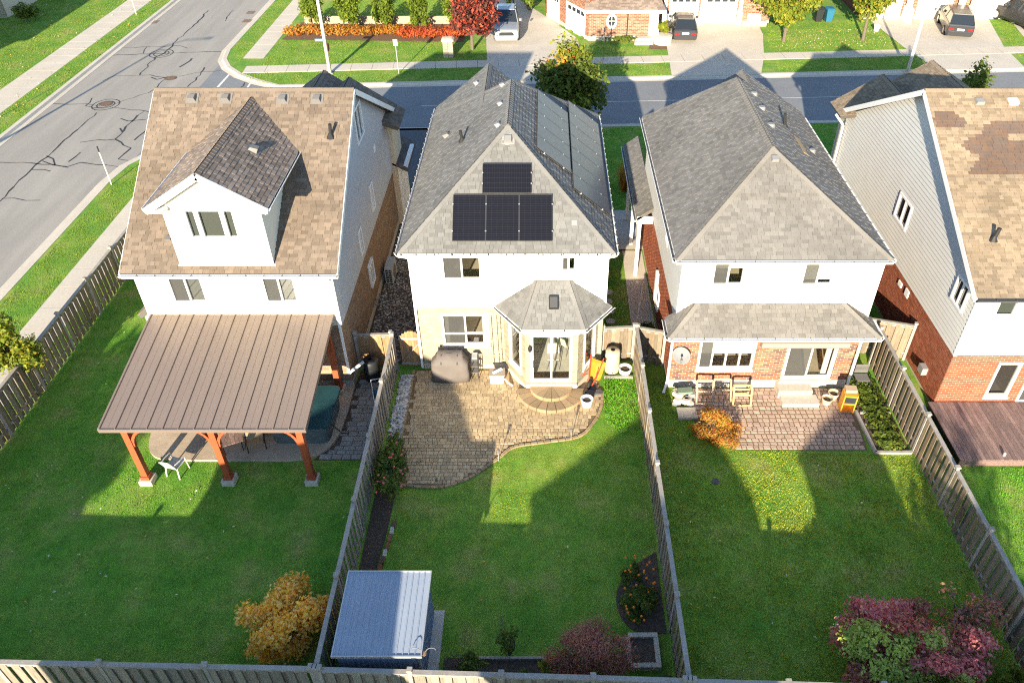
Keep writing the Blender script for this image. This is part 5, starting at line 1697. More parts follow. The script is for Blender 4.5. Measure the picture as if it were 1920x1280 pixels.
# solar stake lights
def stake(label, x, y):
    s_ = thing('stake_light', label, 'garden light', (x, y, 0), group='garden stake lights')
    MB().tube([(0, 0, 0), (0, 0, .42)], .012, 6).build('stake', M['steel'], s_, local=True)
    MB().lathe([(.035, .40), (.045, .50), (.06, .51), (.06, .53), (.02, .55)], (0, 0, 0), 10).build('lamp', M['vent'], s_, local=True)
stake('stake light in the middle of the patio curve', -1.55, 18.22); stake('stake light at the right end of the patio curve', .95, 19.2); stake('stake light at the left end of the patio curve', -3.5, 16.98)

# ------------------------------------------------------------------ shed
M['shedblue'] = mat('blue_steel', (.19, .24, .33), .45, noise=[(2, .05)], spec=.5); M['shedroof'] = mat('shed_roof', (.27, .31, .37), .5, noise=[(1.5, .05)], spec=.4)
sh = thing('garden_shed', 'small metal garden shed with ribbed flat roof beside the grey fence', 'shed', (-4.15, 11.3, 0))
sx0, sx1, sy0, sy1 = -5.14, -3.12, 10.2, 12.36
def ribbed(name, pl, W, poly_h, m, step=.13):
    mb = MB()
    k = int(W / step)
    pts = []
    for i in range(k + 1):
        a = min(i * step, W)
        pts += [(a, 0), (min(a + step * .55, W), 0), (min(a + step * .62, W), .018), (min(a + step * .93, W), .018)]
    for (a, c), (b, d) in zip(pts, pts[1:]):
        if b - a < 1e-5: continue
        mb.poly([pl.p(a, 0, c), pl.p(b, 0, d), pl.p(b, poly_h(b), d), pl.p(a, poly_h(a), c)])
    return mb.build(name, m, sh)
ribbed('wall', wall_plane('rear', sx0, sy0), sx1 - sx0, lambda a: 1.78, M['shedblue'])
ribbed('wall', wall_plane('right', sx1, sy0), sy1 - sy0, lambda a: 1.78 + .12 * a / 2.16, M['shedblue'])
ribbed('wall', wall_plane('left', sx0, sy1), sy1 - sy0, lambda a: 1.9 - .12 * a / 2.16, M['shedblue'])
ribbed('wall', wall_plane('front', sx1, sy1), sx1 - sx0, lambda a: 1.9, M['shedblue'])
rp = Plane((sx0 - .08, sy0 - .08, 1.84), (1, 0, 0), (0, 2.32, .14))
npn = 14
wp = (sx1 - sx0 + .16) / npn
for i in range(npn):
    mb = MB(); a = i * wp
    mb.loft([[rp.p(a + p_, b_, c_) for p_, c_ in ((0, 0), (0, .022), (.02, .022), (.03, .006), (wp - .012, .006), (wp - .004, .02), (wp - .002, 0))] for b_ in (0, 2.32)])
    mb.build('roof_panel', M['shedroof'], sh)
for q in ((-.03, .0, 0, 2.32), (npn * wp, npn * wp + .03, 0, 2.32), (-.03, npn * wp + .03, -.03, 0), (-.03, npn * wp + .03, 2.32, 2.35)): MB().obox(rp.o, rp.u, rp.v, rp.n, *q, -.06, .035).build('roof_trim', M['alu'], sh)
MB().box(sx1 - .02, sx1 + .03, sy0 - .02, sy0 + .05, 0, 1.8).build('corner_post', M['alu'], sh)
tag(st('shed_slab', MB().box(-5.3, -2.82, 10.1, 12.5, -.02, .06), M['concrete']), 'concrete slab under the garden shed')
orn = thing('garden_ornament', 'scrolled white metal ornament at the shed corner', 'ornament', (-2.98, 10.25, 0))
mb = MB()
for s_ in (-1, 1): mb.tube([(s_ * (.04 + .13 * (1 - math.cos(t))), 0, 1.75 + .16 * math.sin(t) + .05 * t) for t in [k * .45 for k in range(8)]], .011, 5)
mb.tube([(0, 0, 0), (0, 0, 1.75)], .014, 6); mb.build('scroll', M['vent'], orn, local=True)
MB().lathe([(.02, 1.66), (.07, 1.72), (.06, 1.8), (.02, 1.84)], (0, 0, 0), 8).build('cup', M['rust'], orn, local=True)

# ------------------------------------------------------------------ beds in the middle yard
sheet('flower_bed', 'dark soil bed along the grey fence by the roses', [(-5.52, 12.5), (-5.12, 12.5), (-4.9, 15.2), (-4.78, 18.9), (-5.52, 18.9)], .012, 'soil')
eb = thing('brick_edging', 'row of red and pale edging bricks along the rose bed', 'edging', (-4.9, 14.2, 0))
for k in range(11):
    y = 12.7 + k * .27
    xk = -5.02 + .03 * k
    MB().box(xk - .05, xk + .06, y, y + .25, 0, .07 + rnd.uniform(0, .03)).build('edging_brick', M['brred'][0] if k % 3 else M['concrete2'], eb)
bedr = smooth_line([(3.4, 11.8), (2.5, 11.9), (2.12, 12.5), (2.15, 13.2), (2.6, 13.9), (3.4, 14.5)], 5)
tag(st('flower_bed', MB().prism(bedr, -.01, .03), M['soil']), 'curved dark bed with orange flowers by the fence')
sheet('flower_bed', 'dark vegetable bed along the bottom fence', [(-2.7, 9.9), (.3, 9.8), (.3, 11.0), (-2.7, 11.1)], .014, 'soil')
tag(MB().box(-2.1, .05, 11.02, 11.1, 0, .1).build('timber_edging', M['rail']), 'grey timber edging of the vegetable bed', 'timber edging')
sq = thing('raised_planter', 'square planter of pale concrete blocks near the marigolds', 'planter', (2.65, 11.2, 0))
for i, (x, y, a, b) in enumerate([(2.32 + k * .27, 10.72, .26, .13) for k in range(3)] + [(2.32 + k * .27, 11.6, .26, .13) for k in range(3)] + [(2.22, 10.85 + k * .25, .13, .24) for k in range(3)] + [(3.0, 10.85 + k * .25, .13, .24) for k in range(3)]):
    MB().box(x, x + a, y, y + b, 0, .2 + rnd.uniform(-.01, .01)).build('block', M['concrete2'], sq)
MB().box(2.35, 3.0, 10.85, 11.6, .0, .12).build('soil', M['soil'], sq)

# ------------------------------------------------------------------ things on the red brick house's patio
cf = thing('cold_frame', 'weathered timber window frames leaning against red brick wall', 'cold frame', (6.3, 21.5, 0))
M['pinewood'] = mat('pine_wood', (.50, .34, .16), .8, noise=[(6, .15)], stretch=(6, 6, 1)); M['oldwood'] = mat('old_wood', (.36, .27, .18), .85, noise=[(6, .2)], stretch=(6, 6, 1))
def leaning(x0, x1, yb, yt, zt, m):
    b = MB()
    P = lambda x, t: V(x, yb + (yt - yb) * t, .03 + zt * t)
    for x in (x0, x1): b.beam(P(x, 0), P(x, 1), .06, .05, up=(0, -1, 1))
    for t in (0, .52, 1): b.beam(P(x0, t), P(x1, t), .06, .05, up=(0, -1, 1))
    return b
leaning(5.62, 6.22, 21.0, 21.45, .75, None).build('frame', M['oldwood'], cf); leaning(6.26, 6.9, 21.1, 21.55, .72, None).build('frame', M['oldwood'], cf)
cf2 = thing('cold_frame', 'new pine frame standing before the red brick wall', 'cold frame', (7.2, 21.3, 0))
leaning(6.95, 7.6, 20.9, 21.2, .72, None).build('frame', M['pinewood'], cf2); leaning(6.95, 7.6, 21.55, 21.22, .72, None).build('back_frame', M['pinewood'], cf2)
so = thing('stone_step', 'two plain concrete steps below the brick house patio door', 'step', (9.4, 21.5, 0))
MB().box(8.7, 9.95, 21.35, 21.95, 0, .34).build('upper_tread', M['concrete'], so); MB().box(8.75, 10.1, 20.85, 21.35, 0, .17).build('lower_tread', M['concrete'], so)
pot('flower_pot', 'empty clay pot with dark soil nearer the camera', 'pot', (10.42, 21.05, .02), .14, .2, .24, M['beige'], group='pots by the steps')
pot('flower_pot', 'empty clay pot with green sprout closer to the wall', 'pot', (10.75, 21.35, .02), .14, .2, .24, M['beige'], group='pots by the steps')
oc = thing('cabinet', 'orange wooden lantern cabinet with glass front at the patio edge', 'cabinet', (11.05, 20.75, .02), R(-6))
M['orangewood'] = mat('orange_wood', (.62, .27, .03), .55, noise=[(5, .12)], stretch=(6, 6, 1))
for x in (-.24, .2): MB().box(x, x + .04, -.2, .2, 0, .82).build('side_panel', M['orangewood'], oc, local=True)
MB().box(-.2, .2, .16, .2, 0, .82).build('back_panel', M['orangewood'], oc, local=True)
for z in (0, .38, .74): MB().box(-.2, .2, -.2, .16, z, z + .05).build('shelf', M['orangewood'], oc, local=True)
MB().box(-.2, .2, -.18, -.17, .45, .72).build('pane', M['darkglass'], oc, local=True)
MB().box(-.2, .2, -.05, .24, .825, .95).build('top_box', mat('cardboard', (.45, .32, .2), .9), oc, local=True)
rk = thing('stone_pile', 'pile of grey and white garden stones by the brick corner', 'stone pile', (5.1, 21.25, 0))
for k in range(15):
    x, y = rnd.uniform(4.8, 5.5), rnd.uniform(20.95, 21.6); z = rnd.choice((0, .12, .24)); a = rnd.random() * 3; r_ = rnd.uniform(.13, .2)
    q = [(x + r_ * math.cos(a + t), y + r_ * .75 * math.sin(a + t)) for t in (0, 1.1, 2.0, 3.3, 4.4, 5.4)]
    q2 = [(x + r_ * .8 * math.cos(a + t), y + r_ * .6 * math.sin(a + t)) for t in (0, 1.1, 2.0, 3.3, 4.4, 5.4)]
    MB().loft([[(p_[0], p_[1], z) for p_ in q], [(p_[0], p_[1], z + .1) for p_ in q], [(p_[0], p_[1], z + .16) for p_ in q2]]).build('stone', rnd.choice((M['concrete2'], M['concrete'], M['lightvent'])), rk)
MB().loft([[(5.2 + x, 21.3 + y, .4 + .1 * x) for x, y in rrect(0, 0, .3, .18, .08, 2)], [(5.2 + x, 21.3 + y, .46 + .1 * x) for x, y in rrect(0, 0, .26, .14, .06, 2)]]).build('tarp', mat('green_tarp', (.14, .19, .14), .7), rk)
MB().box(4.85, 5.55, 20.2, 20.75, 0, .1).build('flagstone', M['concrete2'], rk)
cs = thing('folding_chair', 'two stacked grey folding chairs beside the slat fence', 'chair', (11.95, 22.0, 0))
for k in range(9): MB().box(-.25, .25, -.2 + k * .05, -.17 + k * .05, .42, .44).build('slat', M['vent'], cs, local=True)
for k in range(7): MB().box(-.25, .25, .22, .24, .5 + k * .06, .535 + k * .06).build('back_slat', M['vent'], cs, local=True)
for sx in (-.26, .26):
    for sy in (-.22, .24): MB().box(sx - .015, sx + .015, sy - .015, sy + .015, 0, .46 if sy < 0 else .95).build('leg', M['pipe'], cs, local=True)
rb = tag(link('raised_bed', None), 'timber edged bed of leafy ground cover beside the slat fence', kind='structure')
MB().poly([(11.45, 18.6, .03), (12.65, 18.6, .03), (12.65, 22.2, .03), (11.45, 22.2, .03)]).build('soil', M['soil'], rb)
MB().beam((11.42, 18.55, .06), (11.36, 20.6, .06), .1, .12).build('timber_edge', M['rail'], rb); MB().beam((11.4, 18.55, .06), (12.66, 18.55, .06), .1, .12).build('timber_edge', M['rail'], rb)
MB().beam((11.5, 20.5, .06), (12.6, 20.5, .06), .06, .1).build('timber_edge', M['rail'], rb)
tag(MB().lathe([(.12, 0), (.13, .02), (.1, .03)], (5.7, 17.3, .0), 12).build('valve_lid', M['slate']), 'dark round valve lid in the lawn below the maple', 'valve lid')
fo = thing('wall_plaque', 'small rust coloured metal plaque hung on the slat fence', 'plaque', (12.68, 15.2, .95))
MB().box(-.03, 0, -.12, .12, -.25, .25).build('plate', M['rust'], fo, local=True)
# ------------------------------------------------------------------ timber deck of the right house
dk = thing('timber_deck', 'weathered reddish timber deck behind the right brick house', 'deck', (17, 19.3, 0))
me = unit_mesh('deck_board', M['deckwood'][0])
for k in range(46):
    x = 14.0 + k * .15
    L = rnd.uniform(1.0, 1.5)
    single('deck_board', me, dk, V(x + .07, 20.80 - L / 2, .32), V(1, 0, 0), V(0, 1, 0), V(0, 0, 1), .138, L - .01, .03)
    single('deck_board', me, dk, V(x + .07, (20.80 - L + 17.95) / 2, .32 + rnd.uniform(-.003, .003)), V(1, 0, 0), V(0, 1, 0), V(0, 0, 1), .138, 20.80 - L - 17.95 - .01, .03)
MB().box(14.0, 20.9, 17.95, 18.0, .05, .30).build('fascia', M['deckwood'][0], dk)
MB().box(14.05, 20.85, 18.0, 20.8, .0, .28).build('joists', M['pipe'], dk)
MB().lathe([(.05, 0), (.05, .12), (.03, .14)], (15.55, 18.15, .335), 8).build('deck_light', M['alu'], dk)


# ------------------------------------------------------------------ plants
def leaf_mat(name, cols, trans=.45):
    return mat(name, (0, 0, 0), .6, ramp=cols, by='island', noise=[(1.2, .2)], trans=trans, spec=.25)


def leaf_quads(clumps, n, size, flat=.0, shell=.45, asp=.6, rs=None):
    """n leaf-sized quads spread through ellipsoid clumps [(cx,cy,cz,rx,ry,rz,weight)]"""
    rs = rs or nrs
    C = np.array(clumps, float)
    w = C[:, 6] / C[:, 6].sum()
    idx = rs.choice(len(C), n, p=w)
    d = rs.normal(size=(n, 3)); d /= np.linalg.norm(d, axis=1)[:, None]
    r = (shell + (1 - shell) * rs.random(n)) * (rs.random(n) ** .15) * rs.uniform(.85, 1.12, n)
    c = C[idx, :3] + d * r[:, None] * C[idx, 3:6]
    c[:, 2] = np.maximum(c[:, 2], .04)
    nrm = d * .6 + rs.normal(size=(n, 3)) * .5 + np.array([0, -.15, .6 + flat])
    nrm /= np.linalg.norm(nrm, axis=1)[:, None]
    t = np.cross(nrm, rs.normal(size=(n, 3))); t /= np.linalg.norm(t, axis=1)[:, None]
    b = np.cross(nrm, t)
    s = size * (.45 + 1.2 * rs.random(n) ** 1.6)[:, None]
    q = np.empty((n, 4, 3))
    q[:, 0] = c - t * s; q[:, 1] = c - b * s * asp + t * s * .1; q[:, 2] = c + t * s - nrm * s * .25; q[:, 3] = c + b * s * asp + t * s * .1
    return q.reshape(-1, 3)


def clumpy(cx, cy, cz, rx, ry, rz, k, rs, spread=.72, cr=.45):
    out = []
    for i in range(k):
        d = rs.normal(size=3); d /= np.linalg.norm(d)
        f = rs.random() ** .4 * spread
        s = cr * rs.uniform(.7, 1.25)
        out.append((cx + d[0] * rx * f, cy + d[1] * ry * f, cz + d[2] * rz * f, rx * s, ry * s, rz * s, s ** 2))
    return out


def tree(name, label, base, h, crown, n, size, m, cat='tree', k=16, seed=0, trunk_r=.12, group=None, mats2=None, cr=.42, spread=.74, stems=1, bark=None, asp=.6):
    """crown: (dx,dy,cz,rx,ry,rz)"""
    rs = np.random.RandomState(seed)
    t = thing(name, label, cat, base, group=group)
    cx, cy, cz, rx, ry, rz = base[0] + crown[0], base[1] + crown[1], crown[2], crown[3], crown[4], crown[5]
    cl = clumpy(cx, cy, cz, rx, ry, rz, k, rs, spread, cr)
    mb = MB()
    for s in range(stems):
        ox, oy = (rs.uniform(-.15, .15), rs.uniform(-.15, .15)) if stems > 1 else (0, 0)
        top = V(cx + ox * 4, cy + oy * 4, cz + rz * .2)
        b0 = V(base[0] + ox, base[1] + oy, 0)
        mid = b0.lerp(top, .5) + V(rs.uniform(-.1, .1), rs.uniform(-.1, .1), 0)
        mb.tube([b0, mid, top], [trunk_r, trunk_r * .7, trunk_r * .3], 7)
        for c in cl[s::stems]:
            q = V(*c[:3]); st0 = mid.lerp(top, rs.uniform(0, .8))
            mb.tube([st0, st0.lerp(q, .5) + V(0, 0, .1), q], [trunk_r * .35, trunk_r * .2, trunk_r * .08], 5)
    mb.build('trunk', bark or M['bark'], t)
    if mats2 is None:
        npmesh('crown', leaf_quads(cl, n, size, rs=rs, asp=asp), 4, m, t)
    else:
        parts = [[] for _ in mats2]
        for i, c in enumerate(cl): parts[rs.randint(len(mats2))].append(c)
        for cl_, mm in zip(parts, mats2):
            if cl_: npmesh('crown', leaf_quads(cl_, int(n * len(cl_) / len(cl)), size, rs=rs, asp=asp), 4, mm, t)
    return t


M['bark'] = mat('bark', (.13, .10, .075), .95, noise=[(12, .3)], stretch=(4, 4, 1))
M['lgold'] = leaf_mat('gold_leaves', [(.90, .56, .07), (.88, .48, .05), (.90, .66, .16), (.84, .42, .05), (.90, .62, .22)])
M['lgreen'] = leaf_mat('green_leaves', [(.10, .15, .02), (.13, .18, .025), (.08, .12, .018), (.18, .20, .03)])
M['lyellow'] = leaf_mat('yellow_green_leaves', [(.22, .26, .025), (.17, .22, .02), (.28, .30, .03), (.13, .19, .02), (.34, .29, .03)])
M['lmaple'] = leaf_mat('maple_leaves', [(.52, .18, .035), (.60, .26, .04), (.46, .13, .035), (.58, .33, .05), (.40, .26, .04), (.30, .25, .04)])
M['lred'] = leaf_mat('dark_red_leaves', [(.10, .025, .02), (.15, .03, .022), (.32, .05, .03), (.08, .03, .02), (.06, .035, .02), (.40, .07, .035)], .25)
M['lpurple'] = leaf_mat('purple_leaves', [(.62, .17, .17), (.70, .21, .20), (.54, .15, .17), (.74, .34, .26)])
M['lrust'] = leaf_mat('rust_leaves', [(.46, .17, .13), (.38, .13, .11), (.52, .22, .14), (.48, .28, .12), (.36, .17, .14)])
M['lcedar'] = leaf_mat('cedar_leaves', [(.16, .22, .02), (.12, .18, .018), (.20, .25, .025), (.10, .15, .015)])
M['lorange'] = leaf_mat('orange_hedge', [(.48, .17, .02), (.52, .25, .03), (.42, .12, .02), (.45, .28, .05), (.35, .20, .03)])
M['lredhedge'] = leaf_mat('red_hedge', [(.50, .10, .03), (.45, .08, .03), (.52, .15, .03), (.38, .07, .03)])
M['rose'] = mat('rose_petal', (.62, .10, .12), .6); M['marigold'] = mat('marigold', (.75, .20, .01), .6)
M['straw'] = mat('dry_grass', (0, 0, 0), .8, ramp=[(.42, .30, .13), (.34, .24, .1), (.5, .38, .18)], by='island', trans=.3)

tree('shrub', 'golden yellow shrub in the lower left lawn', (-6.75, 11.3, 0), 1.6, (-.3, .5, .88, 1.3, 1.25, .9), 16000, .05, M['lgold'], 'shrub', 46, 3, .05, cr=.32, spread=.85, stems=4)
tree('shrub', 'rust red twiggy bush near the bottom fence', (1.2, 10.75, 0), 1.3, (0, .05, .75, 1.25, .9, .78), 14000, .038, M['lrust'], 'shrub', 26, 5, .04, cr=.4, spread=.75, stems=5, asp=.3)
tree('shrub', 'low purple and green leafed shrub in lower right corner', (9.6, 10.6, 0), 2.2, (-.1, .2, 1.0, 2.05, 1.6, 1.0), 22000, .05, None, 'shrub', 60, 8, .06, cr=.27, spread=.9, stems=6, mats2=[M['lpurple'], M['lpurple'], leaf_mat('red_leaves', [(.55, .16, .12), (.48, .12, .12), (.6, .28, .16)]), leaf_mat('fresh_leaves', [(.38, .46, .08), (.30, .42, .07), (.5, .5, .14)]), M['lgreen2'] if 'lgreen2' in M else leaf_mat('lime_leaves', [(.42, .50, .09), (.35, .44, .07), (.48, .54, .14)]), M['lrust']])
tree('shrub', 'bare twiggy bush with few brown leaves by slat fence', (11.6, 11.9, 0), 1.6, (0, 0, .9, 1.0, 1.0, .8), 900, .05, M['lrust'], 'shrub', 20, 12, .05, cr=.4, stems=6)
tree('shrub', 'yellow green bush hugging the lower right corner fence', (11.9, 10.1, 0), 1.2, (0, 0, .5, .8, .6, .5), 1800, .05, M['lyellow'], 'shrub', 14, 14, .04)
tree('maple', 'orange Japanese maple mound beside the paver patio', (6.05, 19.4, 0), 1.1, (0, 0, .42, .98, .98, .62), 8000, .045, M['lmaple'], 'shrub', 40, 17, .06, cr=.3, spread=.85, asp=.32)
tree('tree', 'yellow green tree overhanging the left fence', (-18.95, 21.4, 0), 3.6, (0, 0, 2.4, 1.1, 1.05, 1.6), 6000, .07, M['lyellow'], 'tree', 26, 21, .07)
tree('shrub', 'rose bush with pink blooms beside the patio', (-5.05, 17.9, 0), 1.4, (.1, -.5, .8, .55, 1.5, .7), 4200, .05, M['lgreen'], 'shrub', 22, 23, .03, stems=4)
fl = thing('rose_bloom_cluster', 'pink rose blooms dotted over the rose bush', 'roses', (-5.0, 17.6, 0))
for k in range(22):
    x, y, z = -4.95 + rnd.uniform(-.35, .5), 17.3 + rnd.uniform(-1.4, .9), .8 + rnd.uniform(.1, .65)
    MB().lathe([(.015, -.03), (.035, 0), (.04, .02), (.015, .035)], (x, y, z), 6).build('bloom', M['rose'], fl)
tree('shrub', 'small green shrub beside the bottom vegetable bed', (-1.9, 10.5, 0), 1.2, (0, 0, .55, .55, .45, .55), 1500, .04, M['lgreen'], 'shrub', 14, 25, .03, stems=4)
tree('shrub', 'tall thin green sapling behind the vegetable bed', (-1.0, 11.2, 0), 1.6, (0, 0, .8, .35, .35, .7), 700, .04, M['lgreen'], 'shrub', 12, 26, .03, stems=3)
tree('plant', 'bright green broad leafed plant before the rust bush', (.15, 10.6, 0), .7, (0, 0, .35, .4, .35, .3), 420, .1, M['lyellow'], 'plant', 9, 27, .02)
tree('plant', 'low grey green herbs in the vegetable bed', (-.6, 10.4, 0), .4, (0, 0, .2, .5, .3, .2), 380, .05, M['lgreen'], 'plant', 9, 28, .02)
tree('shrub', 'green shrub at the corner of the bottom fence', (3.2, 10.0, 0), .8, (0, 0, .4, .35, .5, .4), 900, .05, M['lgreen'], 'shrub', 10, 29, .03)
tree('plant', 'orange marigolds in the curved bed', (2.75, 13.0, 0), .5, (0, 0, .22, .58, 1.2, .26), 5200, .05, M['lgreen'], 'plant', 26, 31, .02, cr=.25, spread=.95, stems=6)
mg = thing('marigold_bloom_cluster', 'orange marigold heads above the curved bed', 'flowers', (2.75, 13.0, 0))
for k in range(30):
    MB().lathe([(.015, -.02), (.038, 0), (.03, .025), (.01, .03)], (2.75 + rnd.uniform(-.45, .5), 13.0 + rnd.uniform(-1.1, 1.1), .36 + rnd.uniform(0, .14)), 6).build('bloom', M['marigold'], mg)
# ground cover in the bed by the slat fence, long grass tuft right of the patio
o = npmesh('ground_cover', leaf_quads([(12.05, 18.9 + i * .45, .1, .55, .4, .22, 1) for i in range(8)], 7500, .06, flat=.6), 4, M['lgreen'])
tag(o, 'leafy green ground cover in the bed by the slat fence', kind='stuff')
o = npmesh('ground_cover', leaf_quads([(3.9, 24.6, .25, .5, .6, .35, 1), (4.2, 25.2, .2, .4, .5, .3, 1)], 1500, .06), 4, M['lgreen'])
tag(o, 'dark leafy clump beside the side walk', kind='stuff')


def blades(name, label, polys, dens, hmin, hmax, wid, m, holes=(), seed=0, lean=.5, kind='stuff'):
    rs = np.random.RandomState(seed)
    allq = []
    for poly in polys:
        a0, a1, b0, b1 = bbox(poly)
        n = int((a1 - a0) * (b1 - b0) * dens)
        x, y = rs.uniform(a0, a1, n), rs.uniform(b0, b1, n)

        def ins(P):
            c = np.zeros(n, bool)
            for i in range(len(P)):
                x0, y0 = P[i]; x1, y1 = P[(i + 1) % len(P)]
                if y0 == y1: continue
                c ^= ((y0 > y) != (y1 > y)) & (x < (x1 - x0) * (y - y0) / (y1 - y0) + x0)
            return c
        k = ins(poly)
        for h in holes: k &= ~ins(h)
        x, y = x[k], y[k]
        n = len(x)
        th = rs.uniform(0, 2 * np.pi, n)
        h = rs.uniform(hmin, hmax, n)
        # patchy growth
        h *= .8 + .35 * np.sin(x * 2.1 + np.sin(y * 1.7)) * np.sin(y * 1.9 + 1.3 * np.sin(x * 1.1))
        w = wid * rs.uniform(.7, 1.3, n)
        la, lb = rs.normal(size=n) * lean * h, rs.normal(size=n) * lean * h
        q = np.zeros((n, 3, 3))
        q[:, 0] = np.stack([x - np.cos(th) * w / 2, y - np.sin(th) * w / 2, np.full(n, .002)], 1)
        q[:, 1] = np.stack([x + np.cos(th) * w / 2, y + np.sin(th) * w / 2, np.full(n, .002)], 1)
        q[:, 2] = np.stack([x + la, y + lb, h], 1)
        allq.append(q.reshape(-1, 3))
    o = npmesh(name, np.concatenate(allq), 3, m)
    return tag(o, label, kind=kind)


blades('grass', 'dark green lawn of the left yard around the pergola', [[(-18.7, 10.2), (-5.7, 9.95), (-5.7, 18.2), (-7.9, 18.2), (-13, 18.2), (-13.9, 19.2), (-13.9, 31), (-18.7, 31)]], 800, .016, .036, .02, M['blade'], holes=[slab1, rrect(-6.6, 10.8, .9, .8, .3)], seed=1)
blades('grass', 'green lawn of the middle yard with a sunlit strip', [[(-5.05, 12.6), (-4.8, 15.4), (-4.7, 17.1), (-3.5, 17.0), (-2.5, 17.4), (-1.6, 18.25), (-1.05, 18.8), (0, 19.02), (1.2, 19.3), (1.8, 20), (2.15, 20.85), (2.25, 22.4), (3.45, 22.4), (3.45, 9.7), (-2.8, 9.95), (-2.8, 12.5)]], 950, .014, .034, .018, M['bladey'], holes=[bedr, [(-2.7, 9.7), (.3, 9.7), (.3, 11.1), (-2.7, 11.1)]], seed=2)
blades('grass', 'rough green lawn of the maple yard', [[(3.6, 9.6), (12.7, 9.3), (12.7, 18.5), (6.6, 18.7), (5.3, 20.2), (4.8, 22), (3.6, 23.3)]], 700, .025, .065, .03, M['bladey'], seed=3, lean=.7)
blades('grass', 'tall uncut grass between patio and fence', [[(2.2, 20.2), (2.7, 19.5), (3.45, 19.3), (3.45, 22.4), (2.3, 22.4)]], 700, .04, .16, .03, M['blade'], seed=4)
blades('grass', 'shaded lawn strip beyond the timber deck fence', [[(12.85, 9.3), (20, 9.3), (20, 17.9), (12.85, 17.9)]], 450, .03, .06, .028, M['blade'], seed=5)
blades('grass', 'lit boulevard grass beside the side street', [[(-23.5, 18), (-21.65, 18), (-21.65, 38), (-22.2, 40.5), (-23.3, 40)], [(-19.85, 18), (-18.9, 18), (-18.9, 40), (-19.85, 40)]], 500, .02, .05, .03, M['bladefar'], seed=6)
blades('grass', 'lit grass left of the side street', [[(-34.35, 40), (-32.8, 40), (-32.8, 90), (-34.35, 90)], [(-46, 40), (-36.65, 40), (-36.65, 90), (-46, 90)]], 170, .025, .06, .05, M['bladefar'], seed=7)
blades('grass', 'lit lawns and boulevards across the street', [[(-19.5, fy(-19) + .5), (-17, fy(-17) + .3), (-4.1, fy(-4) + .3), (-4.1, fy(-4) + 2.7), (-21.5, fy(-20) + 2.55)], [(-20.4, 56.1), (-4.1, 57.3), (-4.4, 61.3), (-20.4, 61.8)], [(3.0, fy(3) + .4), (8.8, fy(8) + .4), (8.9, fy(8) + 2.7), (3, fy(3) + 2.7)], [(3.2, 58.3), (7.8, 58.5), (7.8, 60.2), (3.2, 60)],
        [(16.6, fy(16) + .4), (27.7, fy(27) + .4), (27, fy(27) + 2.8), (16.8, fy(16) + 2.8)], [(17.0, 58.9), (27.2, 59.5), (26.6, 66.5), (18.4, 66.5), (17.3, 62)], [(-23.4, 59), (-22.1, 57), (-22.1, 86), (-23.4, 86)], [(34.9, 58), (38.6, 58.4), (40, 68), (36.5, 66)], [(-18.5, 66), (-6, 66), (-6, 74), (-18.5, 76)]], 190, .025, .055, .05, M['bladefar'], seed=8)
blades('grass', 'shaded front lawns of the near houses', [[(2.6, 34.5), (11, 34.5), (11, ny(11) - .4), (2.6, ny(2) - .4)], [(2.3, 24), (3.55, 24), (3.2, 34), (2.3, 34)], [(-4.9, 35), (2.4, 35), (2.4, ny(2) - .4), (-4.9, ny(-5) - .4)], [(14.8, 37.2), (28, 37.2), (28, ny(28) - .4), (14.8, ny(14) - .4)], [(11.5, 24.5), (14.1, 24.5), (14.1, 34), (11.5, 34)]], 170, .04, .08, .05, M['blade'], seed=9)
# stepping stones, ornamental grass
for i, y in enumerate((26.0, 26.7, 27.4, 28.1)):
    tag(MB().lathe([(.2, 0), (.2, .05)], (2.78 + .04 * (i % 2), y, 0), 7).build('stepping_stone', M['concrete']), ['first', 'second', 'third', 'fourth'][i] + ' round stepping stone counting from the pale fence', 'stepping stone', 'stepping stones along the white house')
blades('dry_grass', 'clump of dry straw grass inside the bottom fence', [[(-7.4, 9.95), (-6.4, 9.95), (-6.4, 10.4), (-7.4, 10.4)]], 260, .3, .7, .03, M['straw'], seed=12, lean=.6)
og = blades('ornamental_grass', 'tall orange ornamental grass by the grey roof corner', [[(4.1, 37.3), (5.6, 37.3), (5.6, 38.5), (4.1, 38.5)]], 420, 1.2, 2.1, .05, M['lorange'], seed=13, lean=.25)
# fallen leaves
def fallen(name, label, poly, n, s, m, seed):
    rs = np.random.RandomState(seed); a0, a1, b0, b1 = bbox(poly)
    c = np.stack([rs.uniform(a0, a1, n), rs.uniform(b0, b1, n), rs.uniform(.05, .075, n)], 1)
    k = np.array([inside(poly, x, y) for x, y, _ in c]); c = c[k]; n = len(c)
    th = rs.uniform(0, 6.28, n); ss = s * rs.uniform(.5, 1.3, n)
    t = np.stack([np.cos(th), np.sin(th), rs.normal(size=n) * .3], 1) * ss[:, None]; b = np.stack([-np.sin(th), np.cos(th), rs.normal(size=n) * .3], 1) * ss[:, None] * .45
    q = np.stack([c - t, c - b, c + t, c + b], 1).reshape(-1, 3)
    tag(npmesh(name, q, 4, m), label, kind='stuff')
M['fallen'] = mat('fallen_leaf', (0, 0, 0), .7, ramp=[(.62, .52, .26), (.55, .50, .38), (.50, .33, .08), (.42, .22, .05)], by='island')
fallen('fallen_leaves', 'small pale leaves scattered on the left lawn', [(-18.5, 10.3), (-6, 10.1), (-6, 17), (-13, 18), (-14, 30), (-18.5, 30)], 190, .045, M['fallen'], 41)
fallen('fallen_leaves', 'few pale leaves on the middle lawn', [(-2.7, 11), (3, 11), (3, 17), (-2, 17)], 12, .05, M['fallen'], 42)
fallen('fallen_leaves', 'yellow leaves under the trees across the street', [(17.3, 59.4), (26.9, 60), (26.2, 64.5), (18.6, 64)], 900, .06, M['fallen'], 43)
